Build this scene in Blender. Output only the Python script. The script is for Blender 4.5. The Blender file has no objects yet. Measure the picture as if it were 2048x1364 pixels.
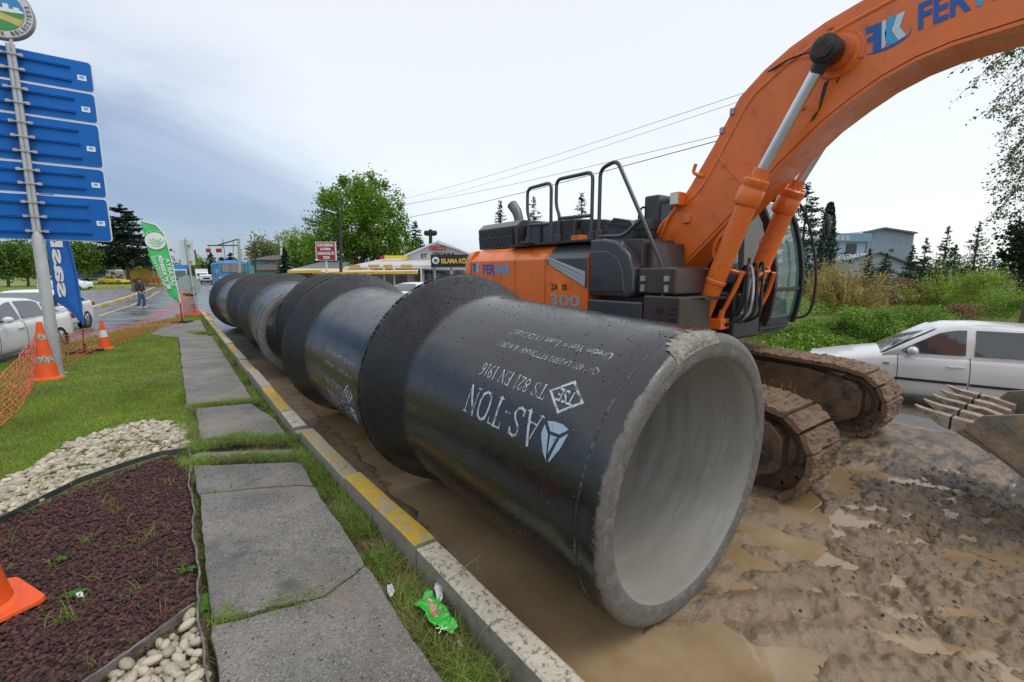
import bpy, bmesh, math, random
import numpy as np
from mathutils import Vector, Matrix
R = math.radians
PI = math.pi
rnd = random.Random(7)
rng = np.random.default_rng(7)
scene = bpy.context.scene
COL = scene.collection

# ---------------------------------------------------------------- camera, world, sun, exposure
FPX, PITCH, YAW, EYE = 910.0, math.atan(137 / 910.0), R(36.5), 2.0
cd = bpy.data.cameras.new('camera')
cd.sensor_width = 36.0
cd.lens = FPX / 2048 * 36.0
cd.clip_start = 0.05
cd.clip_end = 3000
cam = bpy.data.objects.new('camera', cd)
COL.objects.link(cam)
cam.location = (0, 0, EYE)
cam.rotation_euler = (PI / 2 - PITCH, 0, -YAW)
scene.camera = cam

SUN_EL, SUN_AZ = R(58), R(150)          # azimuth measured from +Y towards +X
world = bpy.data.worlds.new('World')
scene.world = world
world.use_nodes = True
wn = world.node_tree
for n in list(wn.nodes):
    wn.nodes.remove(n)
W = lambda t: wn.nodes.new(t)
wout = W('ShaderNodeOutputWorld')
bg1, bg2, add = W('ShaderNodeBackground'), W('ShaderNodeBackground'), W('ShaderNodeAddShader')
sky = W('ShaderNodeTexSky')
sky.sky_type = 'NISHITA'
sky.sun_disc = False
sky.sun_elevation = SUN_EL
sky.sun_rotation = SUN_AZ
sky.air_density = 1.0
sky.dust_density = 1.0
bg1.inputs[1].default_value = 0.05
wn.links.new(sky.outputs[0], bg1.inputs[0])
tc, mp = W('ShaderNodeTexCoord'), W('ShaderNodeMapping')
mp.inputs['Scale'].default_value = (1.0, 1.0, 2.6); mp.inputs['Location'].default_value = (3.1, 1.4, 0.7)
nz = W('ShaderNodeTexNoise')
nz.inputs['Scale'].default_value = 2.1
nz.inputs['Detail'].default_value = 6
nz.inputs['Roughness'].default_value = 0.5
nz.inputs['Distortion'].default_value = 0.6
wn.links.new(tc.outputs['Generated'], mp.inputs[0])
wn.links.new(mp.outputs[0], nz.inputs['Vector'])
# the bank of rain cloud stands in the north-west quarter of the sky, thinning with height
sep = W('ShaderNodeSeparateXYZ')
wn.links.new(tc.outputs['Generated'], sep.inputs[0])
def wmath(op, a, b=None, c=None, clamp=False):
    m = W('ShaderNodeMath'); m.operation = op; m.use_clamp = clamp
    for i, x in enumerate((a, b, c)):
        if x is None: continue
        if isinstance(x, (int, float)): m.inputs[i].default_value = x
        else: wn.links.new(x, m.inputs[i])
    return m.outputs[0]
dotw = wmath('ADD', wmath('ADD', wmath('MULTIPLY', sep.outputs['X'], -0.72), wmath('MULTIPLY', sep.outputs['Y'], 0.69)), 0.33)
el = wmath('MULTIPLY', sep.outputs['Z'], -1.95)
f = wmath('ADD', wmath('ADD', dotw, el), wmath('MULTIPLY', wmath('SUBTRACT', nz.outputs[0], 0.5), 1.05))
mr = W('ShaderNodeMapRange'); mr.interpolation_type = 'SMOOTHSTEP'
mr.inputs['From Min'].default_value = 0.02
mr.inputs['From Max'].default_value = 0.98
wn.links.new(f, mr.inputs['Value'])
cr = W('ShaderNodeValToRGB')
cr.color_ramp.elements[0].position = 0.0
cr.color_ramp.elements[0].color = (0.80, 0.81, 0.81, 1)
cr.color_ramp.elements[1].position = 1.0
cr.color_ramp.elements[1].color = (0.17, 0.23, 0.36, 1)
e = cr.color_ramp.elements.new(0.40); e.color = (0.60, 0.64, 0.70, 1)
wn.links.new(mr.outputs[0], cr.inputs[0])
wn.links.new(cr.outputs[0], bg2.inputs[0])
bg2.inputs[1].default_value = 1.0
wn.links.new(bg1.outputs[0], add.inputs[0])
wn.links.new(bg2.outputs[0], add.inputs[1])
wn.links.new(add.outputs[0], wout.inputs[0])

sd = bpy.data.lights.new('sun', 'SUN')
sd.energy = 1.35
sd.angle = R(28)
sd.color = (1.0, 0.965, 0.91)
sun = bpy.data.objects.new('sun', sd)
COL.objects.link(sun)
sun.rotation_euler = (PI / 2 - SUN_EL, 0, PI - SUN_AZ)
scene.view_settings.view_transform = 'Standard'
scene.view_settings.look = 'None'
scene.view_settings.gamma = 1.0
scene.view_settings.use_curve_mapping = False
scene.view_settings.exposure = 0.0

# ---------------------------------------------------------------- helpers
_F = Vector((math.sin(YAW) * math.cos(PITCH), math.cos(YAW) * math.cos(PITCH), -math.sin(PITCH)))
_R = Vector((math.cos(YAW), -math.sin(YAW), 0))
_U = _R.cross(_F)
def ray(px, py):
    return _F * FPX + _R * (px - 1024) - _U * (py - 682)
def G(px, py, z=0.0):                    # photograph pixel -> point at height z
    d = ray(px, py); t = (z - EYE) / d.z
    return Vector((d.x * t, d.y * t, z))
def D(px, depth, z=0.0, py=545):         # column + forward distance -> point at height z
    d = ray(px, py); h = depth / (d.x * math.sin(YAW) + d.y * math.cos(YAW))
    return Vector((d.x * h, d.y * h, z))

def tag(o, label=None, cat=None, group=None, kind=None):
    if label: o['label'] = label
    if cat: o['category'] = cat
    if group: o['group'] = group
    if kind: o['kind'] = kind
    return o
WM = {}
def link(o, parent=None):
    COL.objects.link(o)
    if parent is not None: o.parent = parent
    return o
def thing(name, loc, label, cat, group=None, rz=0.0):
    o = bpy.data.objects.new(name, None)
    o.empty_display_size = 0.2
    link(o)
    o.location = loc; o.rotation_euler = (0, 0, rz)
    WM[o.name] = Matrix.Translation(Vector(loc)) @ Matrix.Rotation(rz, 4, 'Z')
    return tag(o, label, cat, group)
def copy_tree(o, parent=None):
    c = o.copy(); COL.objects.link(c); c.parent = parent
    for ch in list(o.children): copy_tree(ch, c)
    return c

class MB:
    def __init__(s): s.v = []; s.f = []
    def add(s, vs, fs):
        n = len(s.v); s.v += [tuple(p) for p in vs]; s.f += [tuple(n + i for i in q) for q in fs]; return s
    def box(s, c, d, rot=None):
        hx, hy, hz = d[0] / 2, d[1] / 2, d[2] / 2
        vs = [Vector((x, y, z)) for x in (-hx, hx) for y in (-hy, hy) for z in (-hz, hz)]
        if rot is not None: vs = [rot @ p for p in vs]
        c = Vector(c)
        return s.add([p + c for p in vs], [(0, 1, 3, 2), (4, 6, 7, 5), (0, 4, 5, 1), (2, 3, 7, 6), (0, 2, 6, 4), (1, 5, 7, 3)])
    def rng(s, x0, x1, y0, y1, z0, z1):
        return s.box(((x0 + x1) / 2, (y0 + y1) / 2, (z0 + z1) / 2), (abs(x1 - x0), abs(y1 - y0), abs(z1 - z0)))
    def bar(s, a, b, w, h=None, up=(0, 0, 1)):
        a, b = Vector(a), Vector(b); h = h or w
        d = b - a; L = d.length; d.normalize(); up = Vector(up)
        if abs(d.dot(up)) > 0.98: up = Vector((1, 0, 0))
        x = d.cross(up).normalized(); z = x.cross(d)
        vs = []
        for p in (a, b):
            for sx, sz in ((-1, -1), (1, -1), (1, 1), (-1, 1)): vs.append(p + x * sx * w / 2 + z * sz * h / 2)
        return s.add(vs, [(3, 2, 1, 0), (4, 5, 6, 7), (0, 1, 5, 4), (1, 2, 6, 5), (2, 3, 7, 6), (3, 0, 4, 7)])
    def tube(s, pts, r, n=8, caps=True, closed=False):
        pts = [Vector(p) for p in pts]; m = len(pts)
        rs = r if isinstance(r, (list, tuple)) else [r] * m
        T = []
        for i in range(m):
            a = pts[(i - 1) % m] if closed else pts[max(i - 1, 0)]
            b = pts[(i + 1) % m] if closed else pts[min(i + 1, m - 1)]
            t = (b - a)
            T.append(t.normalized() if t.length > 1e-9 else Vector((0, 0, 1)))
        nrm = T[0].orthogonal().normalized(); vs = []
        for i in range(m):
            nrm = (nrm - T[i] * nrm.dot(T[i]))
            nrm = nrm.normalized() if nrm.length > 1e-6 else T[i].orthogonal().normalized()
            bn = T[i].cross(nrm)
            for k in range(n):
                an = 2 * PI * k / n
                vs.append(pts[i] + (nrm * math.cos(an) + bn * math.sin(an)) * rs[i])
        fs = []
        for i in range(m if closed else m - 1):
            j = (i + 1) % m
            for k in range(n): fs.append((i * n + k, i * n + (k + 1) % n, j * n + (k + 1) % n, j * n + k))
        if caps and not closed:
            fs.append(tuple(range(n - 1, -1, -1))); fs.append(tuple((m - 1) * n + k for k in range(n)))
        return s.add(vs, fs)
    def lathe(s, prof, o=(0, 0, 0), ax=(0, 0, 1), n=16, a0=0.0, a1=2 * PI):
        # prof: list of (radius, height along ax)
        o = Vector(o); ax = Vector(ax).normalized(); u = ax.orthogonal().normalized(); w = ax.cross(u)
        full = abs(a1 - a0 - 2 * PI) < 1e-6; cols = n if full else n + 1; vs = []
        for r, h in prof:
            for k in range(cols):
                an = a0 + (a1 - a0) * k / n
                vs.append(o + ax * h + (u * math.cos(an) + w * math.sin(an)) * max(r, 1e-4))
        fs = []
        for i in range(len(prof) - 1):
            for k in range(n):
                k2 = (k + 1) % cols
                fs.append((i * cols + k, i * cols + k2, (i + 1) * cols + k2, (i + 1) * cols + k))
        return s.add(vs, fs)
    def cyl(s, a, b, r, n=14, r2=None):
        a, b = Vector(a), Vector(b); L = (b - a).length
        return s.lathe([(0, 0), (r, 0), (r if r2 is None else r2, L), (0, L)], a, b - a, n)
    def prism(s, poly, fn, d0, d1):
        # poly of (u,v); fn(u,v,d)->xyz
        n = len(poly)
        vs = [fn(u, v, d0) for u, v in poly] + [fn(u, v, d1) for u, v in poly]
        fs = [tuple(range(n - 1, -1, -1)), tuple(range(n, 2 * n))]
        for i in range(n):
            j = (i + 1) % n; fs.append((i, j, n + j, n + i))
        return s.add(vs, fs)
    def loft(s, rings, close=True, caps=True):
        n = len(rings[0]); vs = [p for r_ in rings for p in r_]; fs = []
        for i in range(len(rings) - 1):
            for k in range(n if close else n - 1):
                k2 = (k + 1) % n
                fs.append((i * n + k, i * n + k2, (i + 1) * n + k2, (i + 1) * n + k))
        if caps: fs.append(tuple(range(n - 1, -1, -1))); fs.append(tuple((len(rings) - 1) * n + k for k in range(n)))
        return s.add(vs, fs)
    def sphere(s, c, r, n=12, m=8, sc=(1, 1, 1)):
        c = Vector(c); vs = []; fs = []
        for i in range(m + 1):
            t = PI * i / m
            for k in range(n):
                p = 2 * PI * k / n
                vs.append(c + Vector((math.sin(t) * math.cos(p) * sc[0], math.sin(t) * math.sin(p) * sc[1], math.cos(t) * sc[2])) * r)
        for i in range(m):
            for k in range(n): fs.append((i * n + k, (i + 1) * n + k, (i + 1) * n + (k + 1) % n, i * n + (k + 1) % n))
        return s.add(vs, fs)
    def build(s, name, mat, parent=None, smooth=False, bevel=0.0, world=False, seg=2, sub=0):
        me = bpy.data.meshes.new(name)
        vs = s.v
        if world and parent is not None:
            p = parent
            while p.parent is not None: p = p.parent
            inv = WM[p.name].inverted(); vs = [tuple(inv @ Vector(q)) for q in s.v]
        me.from_pydata(vs, [], s.f)
        bm = bmesh.new(); bm.from_mesh(me)
        bmesh.ops.remove_doubles(bm, verts=bm.verts, dist=1e-5)
        bmesh.ops.recalc_face_normals(bm, faces=bm.faces)
        bm.to_mesh(me); bm.free()
        me.materials.append(mat)
        if smooth:
            me.polygons.foreach_set('use_smooth', [True] * len(me.polygons))
            if smooth != 'all': me.set_sharp_from_angle(angle=R(38))
        o = bpy.data.objects.new(name, me); link(o, parent)
        if bevel:
            b = o.modifiers.new('bevel', 'BEVEL'); b.width = bevel; b.segments = seg; b.limit_method = 'ANGLE'; b.angle_limit = R(35)
            me.polygons.foreach_set('use_smooth', [True] * len(me.polygons))
            if smooth != 'all': me.set_sharp_from_angle(angle=R(38))
            b.harden_normals = True
        if sub:
            m_ = o.modifiers.new('sub', 'SUBSURF'); m_.levels = sub; m_.render_levels = sub
        return o

def npmesh(name, V, F, mat, parent=None, smooth=False):
    # V (n,3) F (m,k)
    me = bpy.data.meshes.new(name)
    V = np.ascontiguousarray(V, dtype=np.float32); F = np.ascontiguousarray(F, dtype=np.int32)
    k = F.shape[1]
    me.vertices.add(len(V)); me.vertices.foreach_set('co', V.ravel())
    me.loops.add(F.size); me.loops.foreach_set('vertex_index', F.ravel())
    me.polygons.add(len(F)); me.polygons.foreach_set('loop_start', np.arange(0, F.size, k, dtype=np.int32))
    me.polygons.foreach_set('use_smooth', np.full(len(F), bool(smooth)))
    me.update(calc_edges=True)
    me.materials.append(mat)
    o = bpy.data.objects.new(name, me); link(o, parent)
    return o

# ---------------------------------------------------------------- materials
MC = {}
def mat(name, col, rough=0.6, metal=0.0, var=0.12, scale=6.0, bump=0.0, bscale=40.0, spec=0.5, coat=0.0,
        col2=None, mix=(0.45, 0.65), mscale=3.0, rvar=0.0, alpha=1.0, trans=0.0, em=0.0, space='Object', detail=5.0, island=0.0, aniso=None, sub=0.0):
    if name in MC: return MC[name]
    m = bpy.data.materials.new(name); m.use_nodes = True; MC[name] = m
    nt = m.node_tree; N = nt.nodes.new; b = nt.nodes['Principled BSDF']
    b.inputs['Roughness'].default_value = rough; b.inputs['Metallic'].default_value = metal
    b.inputs['Specular IOR Level'].default_value = spec
    b.inputs['Coat Weight'].default_value = coat; b.inputs['Coat Roughness'].default_value = 0.08
    b.inputs['Alpha'].default_value = alpha; b.inputs['Transmission Weight'].default_value = trans
    if em: b.inputs['Emission Color'].default_value = (*col, 1); b.inputs['Emission Strength'].default_value = em
    t = N('ShaderNodeTexCoord'); src = t.outputs[space]
    if aniso:
        mpn = N('ShaderNodeMapping'); mpn.inputs['Scale'].default_value = aniso
        nt.links.new(src, mpn.inputs[0]); src = mpn.outputs[0]
    def noise(sc, det=detail, ro=0.6):
        n = N('ShaderNodeTexNoise'); n.inputs['Scale'].default_value = sc; n.inputs['Detail'].default_value = det; n.inputs['Roughness'].default_value = ro
        nt.links.new(src, n.inputs['Vector']); return n.outputs[0]
    def ramp(x, lo, hi, a=0.0, bb=1.0):
        r_ = N('ShaderNodeMapRange'); r_.inputs['From Min'].default_value = lo; r_.inputs['From Max'].default_value = hi
        r_.inputs['To Min'].default_value = a; r_.inputs['To Max'].default_value = bb
        nt.links.new(x, r_.inputs['Value']); return r_.outputs[0]
    def vmul(c, k):
        x = N('ShaderNodeVectorMath'); x.operation = 'SCALE'; nt.links.new(c, x.inputs[0]); nt.links.new(k, x.inputs['Scale']); return x.outputs[0]
    rgb = N('ShaderNodeRGB'); rgb.outputs[0].default_value = (*col, 1); c = rgb.outputs[0]
    if col2 is not None:
        mx = N('ShaderNodeMix'); mx.data_type = 'RGBA'
        nt.links.new(ramp(noise(mscale, 8, 0.65), *mix), mx.inputs['Factor'])
        nt.links.new(c, mx.inputs['A']); mx.inputs['B'].default_value = (*col2, 1); c = mx.outputs['Result']
    if var: c = vmul(c, ramp(noise(scale), 0.3, 0.7, 1 - var, 1 + var))
    if island:
        g = N('ShaderNodeNewGeometry'); c = vmul(c, ramp(g.outputs['Random Per Island'], 0, 1, 1 - island, 1 + island))
    nt.links.new(c, b.inputs['Base Color'])
    if rvar: nt.links.new(ramp(noise(scale * 1.7), 0.35, 0.65, max(rough - rvar, 0.02), min(rough + rvar, 1)), b.inputs['Roughness'])
    if bump:
        bp = N('ShaderNodeBump'); bp.inputs['Strength'].default_value = bump; bp.inputs['Distance'].default_value = 0.02
        nt.links.new(noise(bscale, 4, 0.6), bp.inputs['Height']); nt.links.new(bp.outputs[0], b.inputs['Normal'])
    if sub:
        b.inputs['Subsurface Weight'].default_value = sub
    return m
def leafmat(name, col, island=0.45, hue=None):
    if name in MC: return MC[name]
    m = mat(name, col, rough=0.55, var=0.3, scale=0.9, island=island, spec=0.3, **(dict(col2=hue[0], mix=(hue[1] - .06, hue[1] + .12), mscale=1.6) if hue else {}))
    nt = m.node_tree; b = nt.nodes['Principled BSDF']
    tr = nt.nodes.new('ShaderNodeBsdfTranslucent'); ms = nt.nodes.new('ShaderNodeMixShader'); out = nt.nodes['Material Output']
    ms.inputs[0].default_value = 0.3
    src = b.inputs['Base Color'].links[0].from_socket
    nt.links.new(src, tr.inputs[0]); nt.links.new(b.outputs[0], ms.inputs[1]); nt.links.new(tr.outputs[0], ms.inputs[2]); nt.links.new(ms.outputs[0], out.inputs[0])
    return m

M = dict(
    orange=mat('orange_paint', (0.79, 0.168, 0.022), 0.34, var=0.12, scale=1.8, col2=(0.30, 0.085, 0.035), mix=(0.56, 0.80), mscale=7, detail=8, coat=0.2, bump=0.06, bscale=60, rvar=.1),
    dkgrey=mat('dark_grey_paint', (0.045, 0.048, 0.055), 0.32, var=0.15, coat=0.3),
    black=mat('black_steel', (0.018, 0.018, 0.02), 0.38, var=0.2, col2=(0.05, 0.045, 0.04), mix=(0.55, 0.75)),
    cowl=mat('cowl_steel', (0.035, 0.035, 0.038), 0.3, var=0.2, coat=0.3),
    brown=mat('brown_steel', (0.055, 0.038, 0.036), 0.35, var=0.25, coat=0.2),
    rubber=mat('rubber', (0.015, 0.015, 0.016), 0.5, var=0.2),
    chrome=mat('cylinder_rod', (0.60, 0.61, 0.62), 0.22, metal=1.0, var=0.06),
    steel=mat('galvanised_steel', (0.42, 0.43, 0.43), 0.42, metal=0.6, var=0.12, col2=(0.28, 0.28, 0.27), mscale=8),
    glass=mat('dark_glass', (0.03, 0.045, 0.05), 0.04, var=0.0, spec=0.8, coat=0.6),
    cabglass=mat('cab_glass', (0.20, 0.31, 0.31), 0.03, var=0.0, spec=0.5, alpha=0.42),
    white=mat('white_paint', (0.76, 0.77, 0.78), 0.25, var=0.05, coat=0.5, scale=2, col2=(0.62, 0.61, 0.58), mix=(0.6, 0.8)),
    blue=mat('sign_blue', (0.004, 0.125, 0.47), 0.55, var=0.13, scale=1.5, aniso=(1, 1, 0.3), spec=0.25, col2=(0.006, 0.09, 0.33), mix=(.5,.75)),
    signwhite=mat('sign_white', (0.75, 0.76, 0.77), 0.4, var=0.05),
    mud=mat('caked_mud', (0.25, 0.155, 0.09), 0.7, var=0.35, scale=14, bump=1.0, bscale=45, col2=(0.11, 0.07, 0.045), mscale=7, mix=(0.42, 0.66)),
    mudsteel=mat('muddy_steel', (0.15, 0.098, 0.06), 0.42, var=0.35, scale=6, bump=0.6, bscale=35, col2=(0.05, 0.04, 0.035), mscale=5, mix=(0.5, 0.62)),
    letterblue=mat('lettering_blue', (0.01, 0.10, 0.42), 0.35, var=0.05),
    letterlight=mat('lettering_light_blue', (0.02, 0.42, 0.80), 0.35, var=0.05),
    letterpale=mat('lettering_pale_blue', (0.52, 0.72, 0.84), 0.35, var=0.05),
    conc=mat('concrete', (0.34, 0.33, 0.31), 0.75, var=0.2, bump=0.3, bscale=80, col2=(0.24, 0.23, 0.21), mscale=6),
)

def text2d(s, bold=0.0, space=1.0, res=3):
    cu = bpy.data.curves.new('t', 'FONT'); cu.body = s; cu.size = 1.0; cu.offset = bold; cu.resolution_u = res; cu.space_character = space
    ob = bpy.data.objects.new('t', cu); me = bpy.data.meshes.new_from_object(ob)
    bm = bmesh.new(); bm.from_mesh(me); bmesh.ops.triangulate(bm, faces=bm.faces)
    v = [(p.co.x, p.co.y) for p in bm.verts]; fcs = [tuple(q.index for q in f.verts) for f in bm.faces]
    bm.free(); bpy.data.meshes.remove(me); bpy.data.objects.remove(ob); bpy.data.curves.remove(cu)
    xs = [p[0] for p in v] or [0]; ys = [p[1] for p in v] or [0]
    return v, fcs, (min(xs), max(xs), min(ys), max(ys))
def letters(s, o, u, v, w, h, m, parent, name='lettering', bold=0.0, th=0.003, fit_y=None, world=True, shear=0.0):
    """flat lettering: box corner o, axes u (reading direction), v (up), fitted to w x h"""
    vs, fs, (x0, x1, y0, y1) = text2d(s, bold)
    if fit_y: y0, y1 = fit_y
    o, u, v = Vector(o), Vector(u).normalized(), Vector(v).normalized(); n = u.cross(v)
    mb = MB(); P = []
    for x, y in vs:
        a = (x - x0) / (x1 - x0) * w; b_ = (y - y0) / (y1 - y0) * h
        P.append(o + u * (a + shear * b_) + v * b_ + n * th)
    mb.add(P, fs)
    return mb.build(name, m, parent, world=world)

# ---------------------------------------------------------------- leaves and grass in bulk
def quads(C, size, up_bias=0.0, aspect=0.55, seed=1):
    r_ = np.random.default_rng(seed); n = len(C)
    A = r_.normal(size=(n, 3)); A[:, 2] += up_bias; A /= np.linalg.norm(A, axis=1)[:, None]
    B = r_.normal(size=(n, 3)); B -= A * (A * B).sum(1)[:, None]; B /= np.linalg.norm(B, axis=1)[:, None]
    s = (size * (0.6 + 0.8 * r_.random(n)))[:, None]
    T = np.cross(A, B)
    V = np.stack([C - B * s * 0.5, C + T * s * aspect * 0.5, C + B * s * 0.5, C - T * s * aspect * 0.5], 1).reshape(-1, 3)
    F = np.arange(4 * n).reshape(n, 4)
    return V, F
def blades(P, h, w, lean=0.5, seed=3, seg=2):
    """grass blades rooted at P (n,3): tapered, bent strips"""
    r_ = np.random.default_rng(seed); n = len(P)
    a = r_.random(n) * 2 * PI; d = np.stack([np.cos(a), np.sin(a), 0 * a], 1); p = np.stack([-np.sin(a), np.cos(a), 0 * a], 1)
    hh = (h * (0.5 + r_.random(n)))[:, None]; ww = (w * (0.6 + 0.8 * r_.random(n)))[:, None]; ln = (lean * (0.2 + r_.random(n)))[:, None]
    b = r_.random(n) * 2 * PI; q = np.stack([np.cos(b), np.sin(b), 0 * b], 1)
    rows = []
    for i in range(seg + 1):
        t = i / seg
        c = P + d * hh * ln * t * t + np.array([0, 0, 1.0]) * hh * t * (1 - 0.35 * ln * t)
        if i < seg: rows += [c - q * ww * (1 - 0.55 * t) / 2, c + q * ww * (1 - 0.55 * t) / 2]
        else: rows += [c]
    k = len(rows); V = np.stack(rows, 1).reshape(-1, 3); base = (np.arange(n) * k)[:, None]
    F = []
    for i in range(seg):
        if i < seg - 1: F += [base + np.array([[2 * i, 2 * i + 1, 2 * i + 3]]), base + np.array([[2 * i, 2 * i + 3, 2 * i + 2]])]
        else: F += [base + np.array([[2 * i, 2 * i + 1, 2 * i + 2]])]
    return V, np.concatenate(F, 0)
def inpoly(P, poly):
    x, y = P[:, 0], P[:, 1]; c = np.zeros(len(P), bool); n = len(poly)
    for i in range(n):
        x1, y1 = poly[i]; x2, y2 = poly[(i + 1) % n]
        t = ((y1 > y) != (y2 > y)) & (x < (x2 - x1) * (y - y1) / ((y2 - y1) + 1e-12) + x1)
        c ^= t
    return c
def scatter(poly, n, seed=1):
    r_ = np.random.default_rng(seed); xs = [p[0] for p in poly]; ys = [p[1] for p in poly]
    P = r_.random((n, 2)) * [max(xs) - min(xs), max(ys) - min(ys)] + [min(xs), min(ys)]
    return P[inpoly(P, poly)]
def vnoise(x, y, seed=0):
    """value noise in numpy"""
    xi, yi = np.floor(x).astype(int), np.floor(y).astype(int); fx, fy = x - xi, y - yi
    fx = fx * fx * (3 - 2 * fx); fy = fy * fy * (3 - 2 * fy)
    def h(i, j):
        q = (i * 374761393 + j * 668265263 + seed * 974634777) & 0xffffffff
        q = ((q ^ (q >> 13)) * 1274126177) & 0xffffffff
        return ((q ^ (q >> 16)) & 0xffff) / 65535.0
    a, b, c, d = h(xi, yi), h(xi + 1, yi), h(xi, yi + 1), h(xi + 1, yi + 1)
    return (a * (1 - fx) + b * fx) * (1 - fy) + (c * (1 - fx) + d * fx) * fy
def fbm(x, y, o=5, seed=0, g=0.5):
    s = 0; a = 1; t = 0
    for i in range(o): s = s + a * vnoise(x * 2 ** i, y * 2 ** i, seed + i); t += a; a *= g
    return s / t
# ================================================================= GROUND
def sheet(name, pts, z, m, parent=None, kind='structure'):
    mb = MB(); mb.add([(p[0], p[1], z if len(p) < 3 else p[2]) for p in pts], [tuple(range(len(pts)))])
    o = mb.build(name, m, parent)
    if kind and parent is None: tag(o, kind=kind)
    return o
m_field = mat('field_grass', (0.10, 0.15, 0.035), 0.9, var=0.35, scale=0.15, bump=0.6, bscale=3, col2=(0.20, 0.19, 0.075), mscale=0.12, mix=(0.4, 0.7))
m_asph = mat('wet_asphalt', (0.115, 0.118, 0.125), 0.24, var=0.2, scale=0.6, bump=0.12, bscale=120, col2=(0.18, 0.175, 0.17), mscale=0.35, mix=(0.42, 0.62), rvar=0.16)
g = sheet('ground', [(-700, -300), (900, -300), (900, 1500), (-700, 1500)], -0.35, m_field)
sheet('road', [(-9, -30), (-13, 8), (-8.6, 20), (-5.4, 26.5), (-3.7, 32.3), (-2.9, 48), (-1.4, 74), (2, 160), (14, 160), (9.2, 60), (8.6, 30), (8.3, 12), (8.3, -30)], -0.012, m_asph)
sheet('parking_area', [(8.6, 20), (8.6, 30), (9.4, 60), (14, 160), (60, 160), (60, 52), (30, 26)], -0.02, m_asph)
# verge on the right: falls from the road edge, then rises gently into the rough grass
vx = np.concatenate([np.linspace(11.3, 12, 5), np.linspace(12.5, 40, 40), np.linspace(42, 300, 20)])
vy = np.concatenate([np.linspace(-60, -8, 12), np.linspace(-7, 26, 60)])
XX, YY = np.meshgrid(vx, vy, indexing='ij')
def verge_h(x, y):
    base = np.interp(x, [7.9, 8.6, 9.4, 11.6, 13, 20, 40, 300], [-0.06, -0.16, -0.285, -0.285, -0.1, 0.1, 0.12, 0.1])
    return base + 0.16 * (fbm(x * 0.6 + 3, y * 0.6, 4, 5) - 0.5) * np.clip((x - 11.6) / 2, 0, 1)
ZZ = verge_h(XX, YY)
m_verge = mat('verge_soil', (0.15, 0.14, 0.055), 0.95, var=0.4, scale=1.4, bump=0.8, bscale=12, col2=(0.11, 0.16, 0.035), mscale=0.5, mix=(0.4, 0.6))
def gridmesh(name, X, Y, Z, m, smooth=True):
    nx, ny = X.shape; V = np.stack([X, Y, Z], -1).reshape(-1, 3)
    i = (np.arange(nx - 1)[:, None] * ny + np.arange(ny - 1)[None]).reshape(-1, 1)
    return npmesh(name, V, np.hstack([i, i + ny, i + ny + 1, i + 1]), m, smooth=smooth)
tag(gridmesh('verge', XX, YY, ZZ, m_verge), kind='structure')

# ---- mud between the kerb and the excavator
dips = []
def dip(px, py, rx, ry, ang, depth): p = G(px, py, 0); dips.append((p.x, p.y, rx, ry, R(ang), depth))
dip(1010, 1120, 0.36, 1.4, -3, .06); dip(870, 960, .40, 1.6, 0, .06); dip(1180, 1290, .36, .6, 0, .06); dip(720, 840, .4, 2.4, 0, .06)
dip(1420, 1330, .34, .20, 10, .05); dip(1560, 1335, .26, .12, -20, .045); dip(1330, 1290, .2, .1, 0, .05)
dip(1735, 1205, .26, .08, -62, .05); dip(1850, 1290, .32, .07, -60, .045); dip(1620, 1110, .10, .35, 15, .05)
dip(1560, 1075, .12, .3, 20, .045); dip(1680, 955, .5, .16, 25, .05); dip(1600, 1010, .35, .14, 15, .05)
dip(1800, 960, .5, .12, -75, .045); dip(1760, 1020, .28, .08, -50, .045); dip(1960, 1310, .2, .08, -50, .045)
dip(1700, 1040, .3, .1, -40, .045); dip(1930, 1230, .25, .06, -50, .04); dip(1480, 1110, .1, .3, 10, .04)
dip(2000, 1120, .3, .07, -40, .04); dip(1960, 1040, .4, .06, -55, .04)
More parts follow.
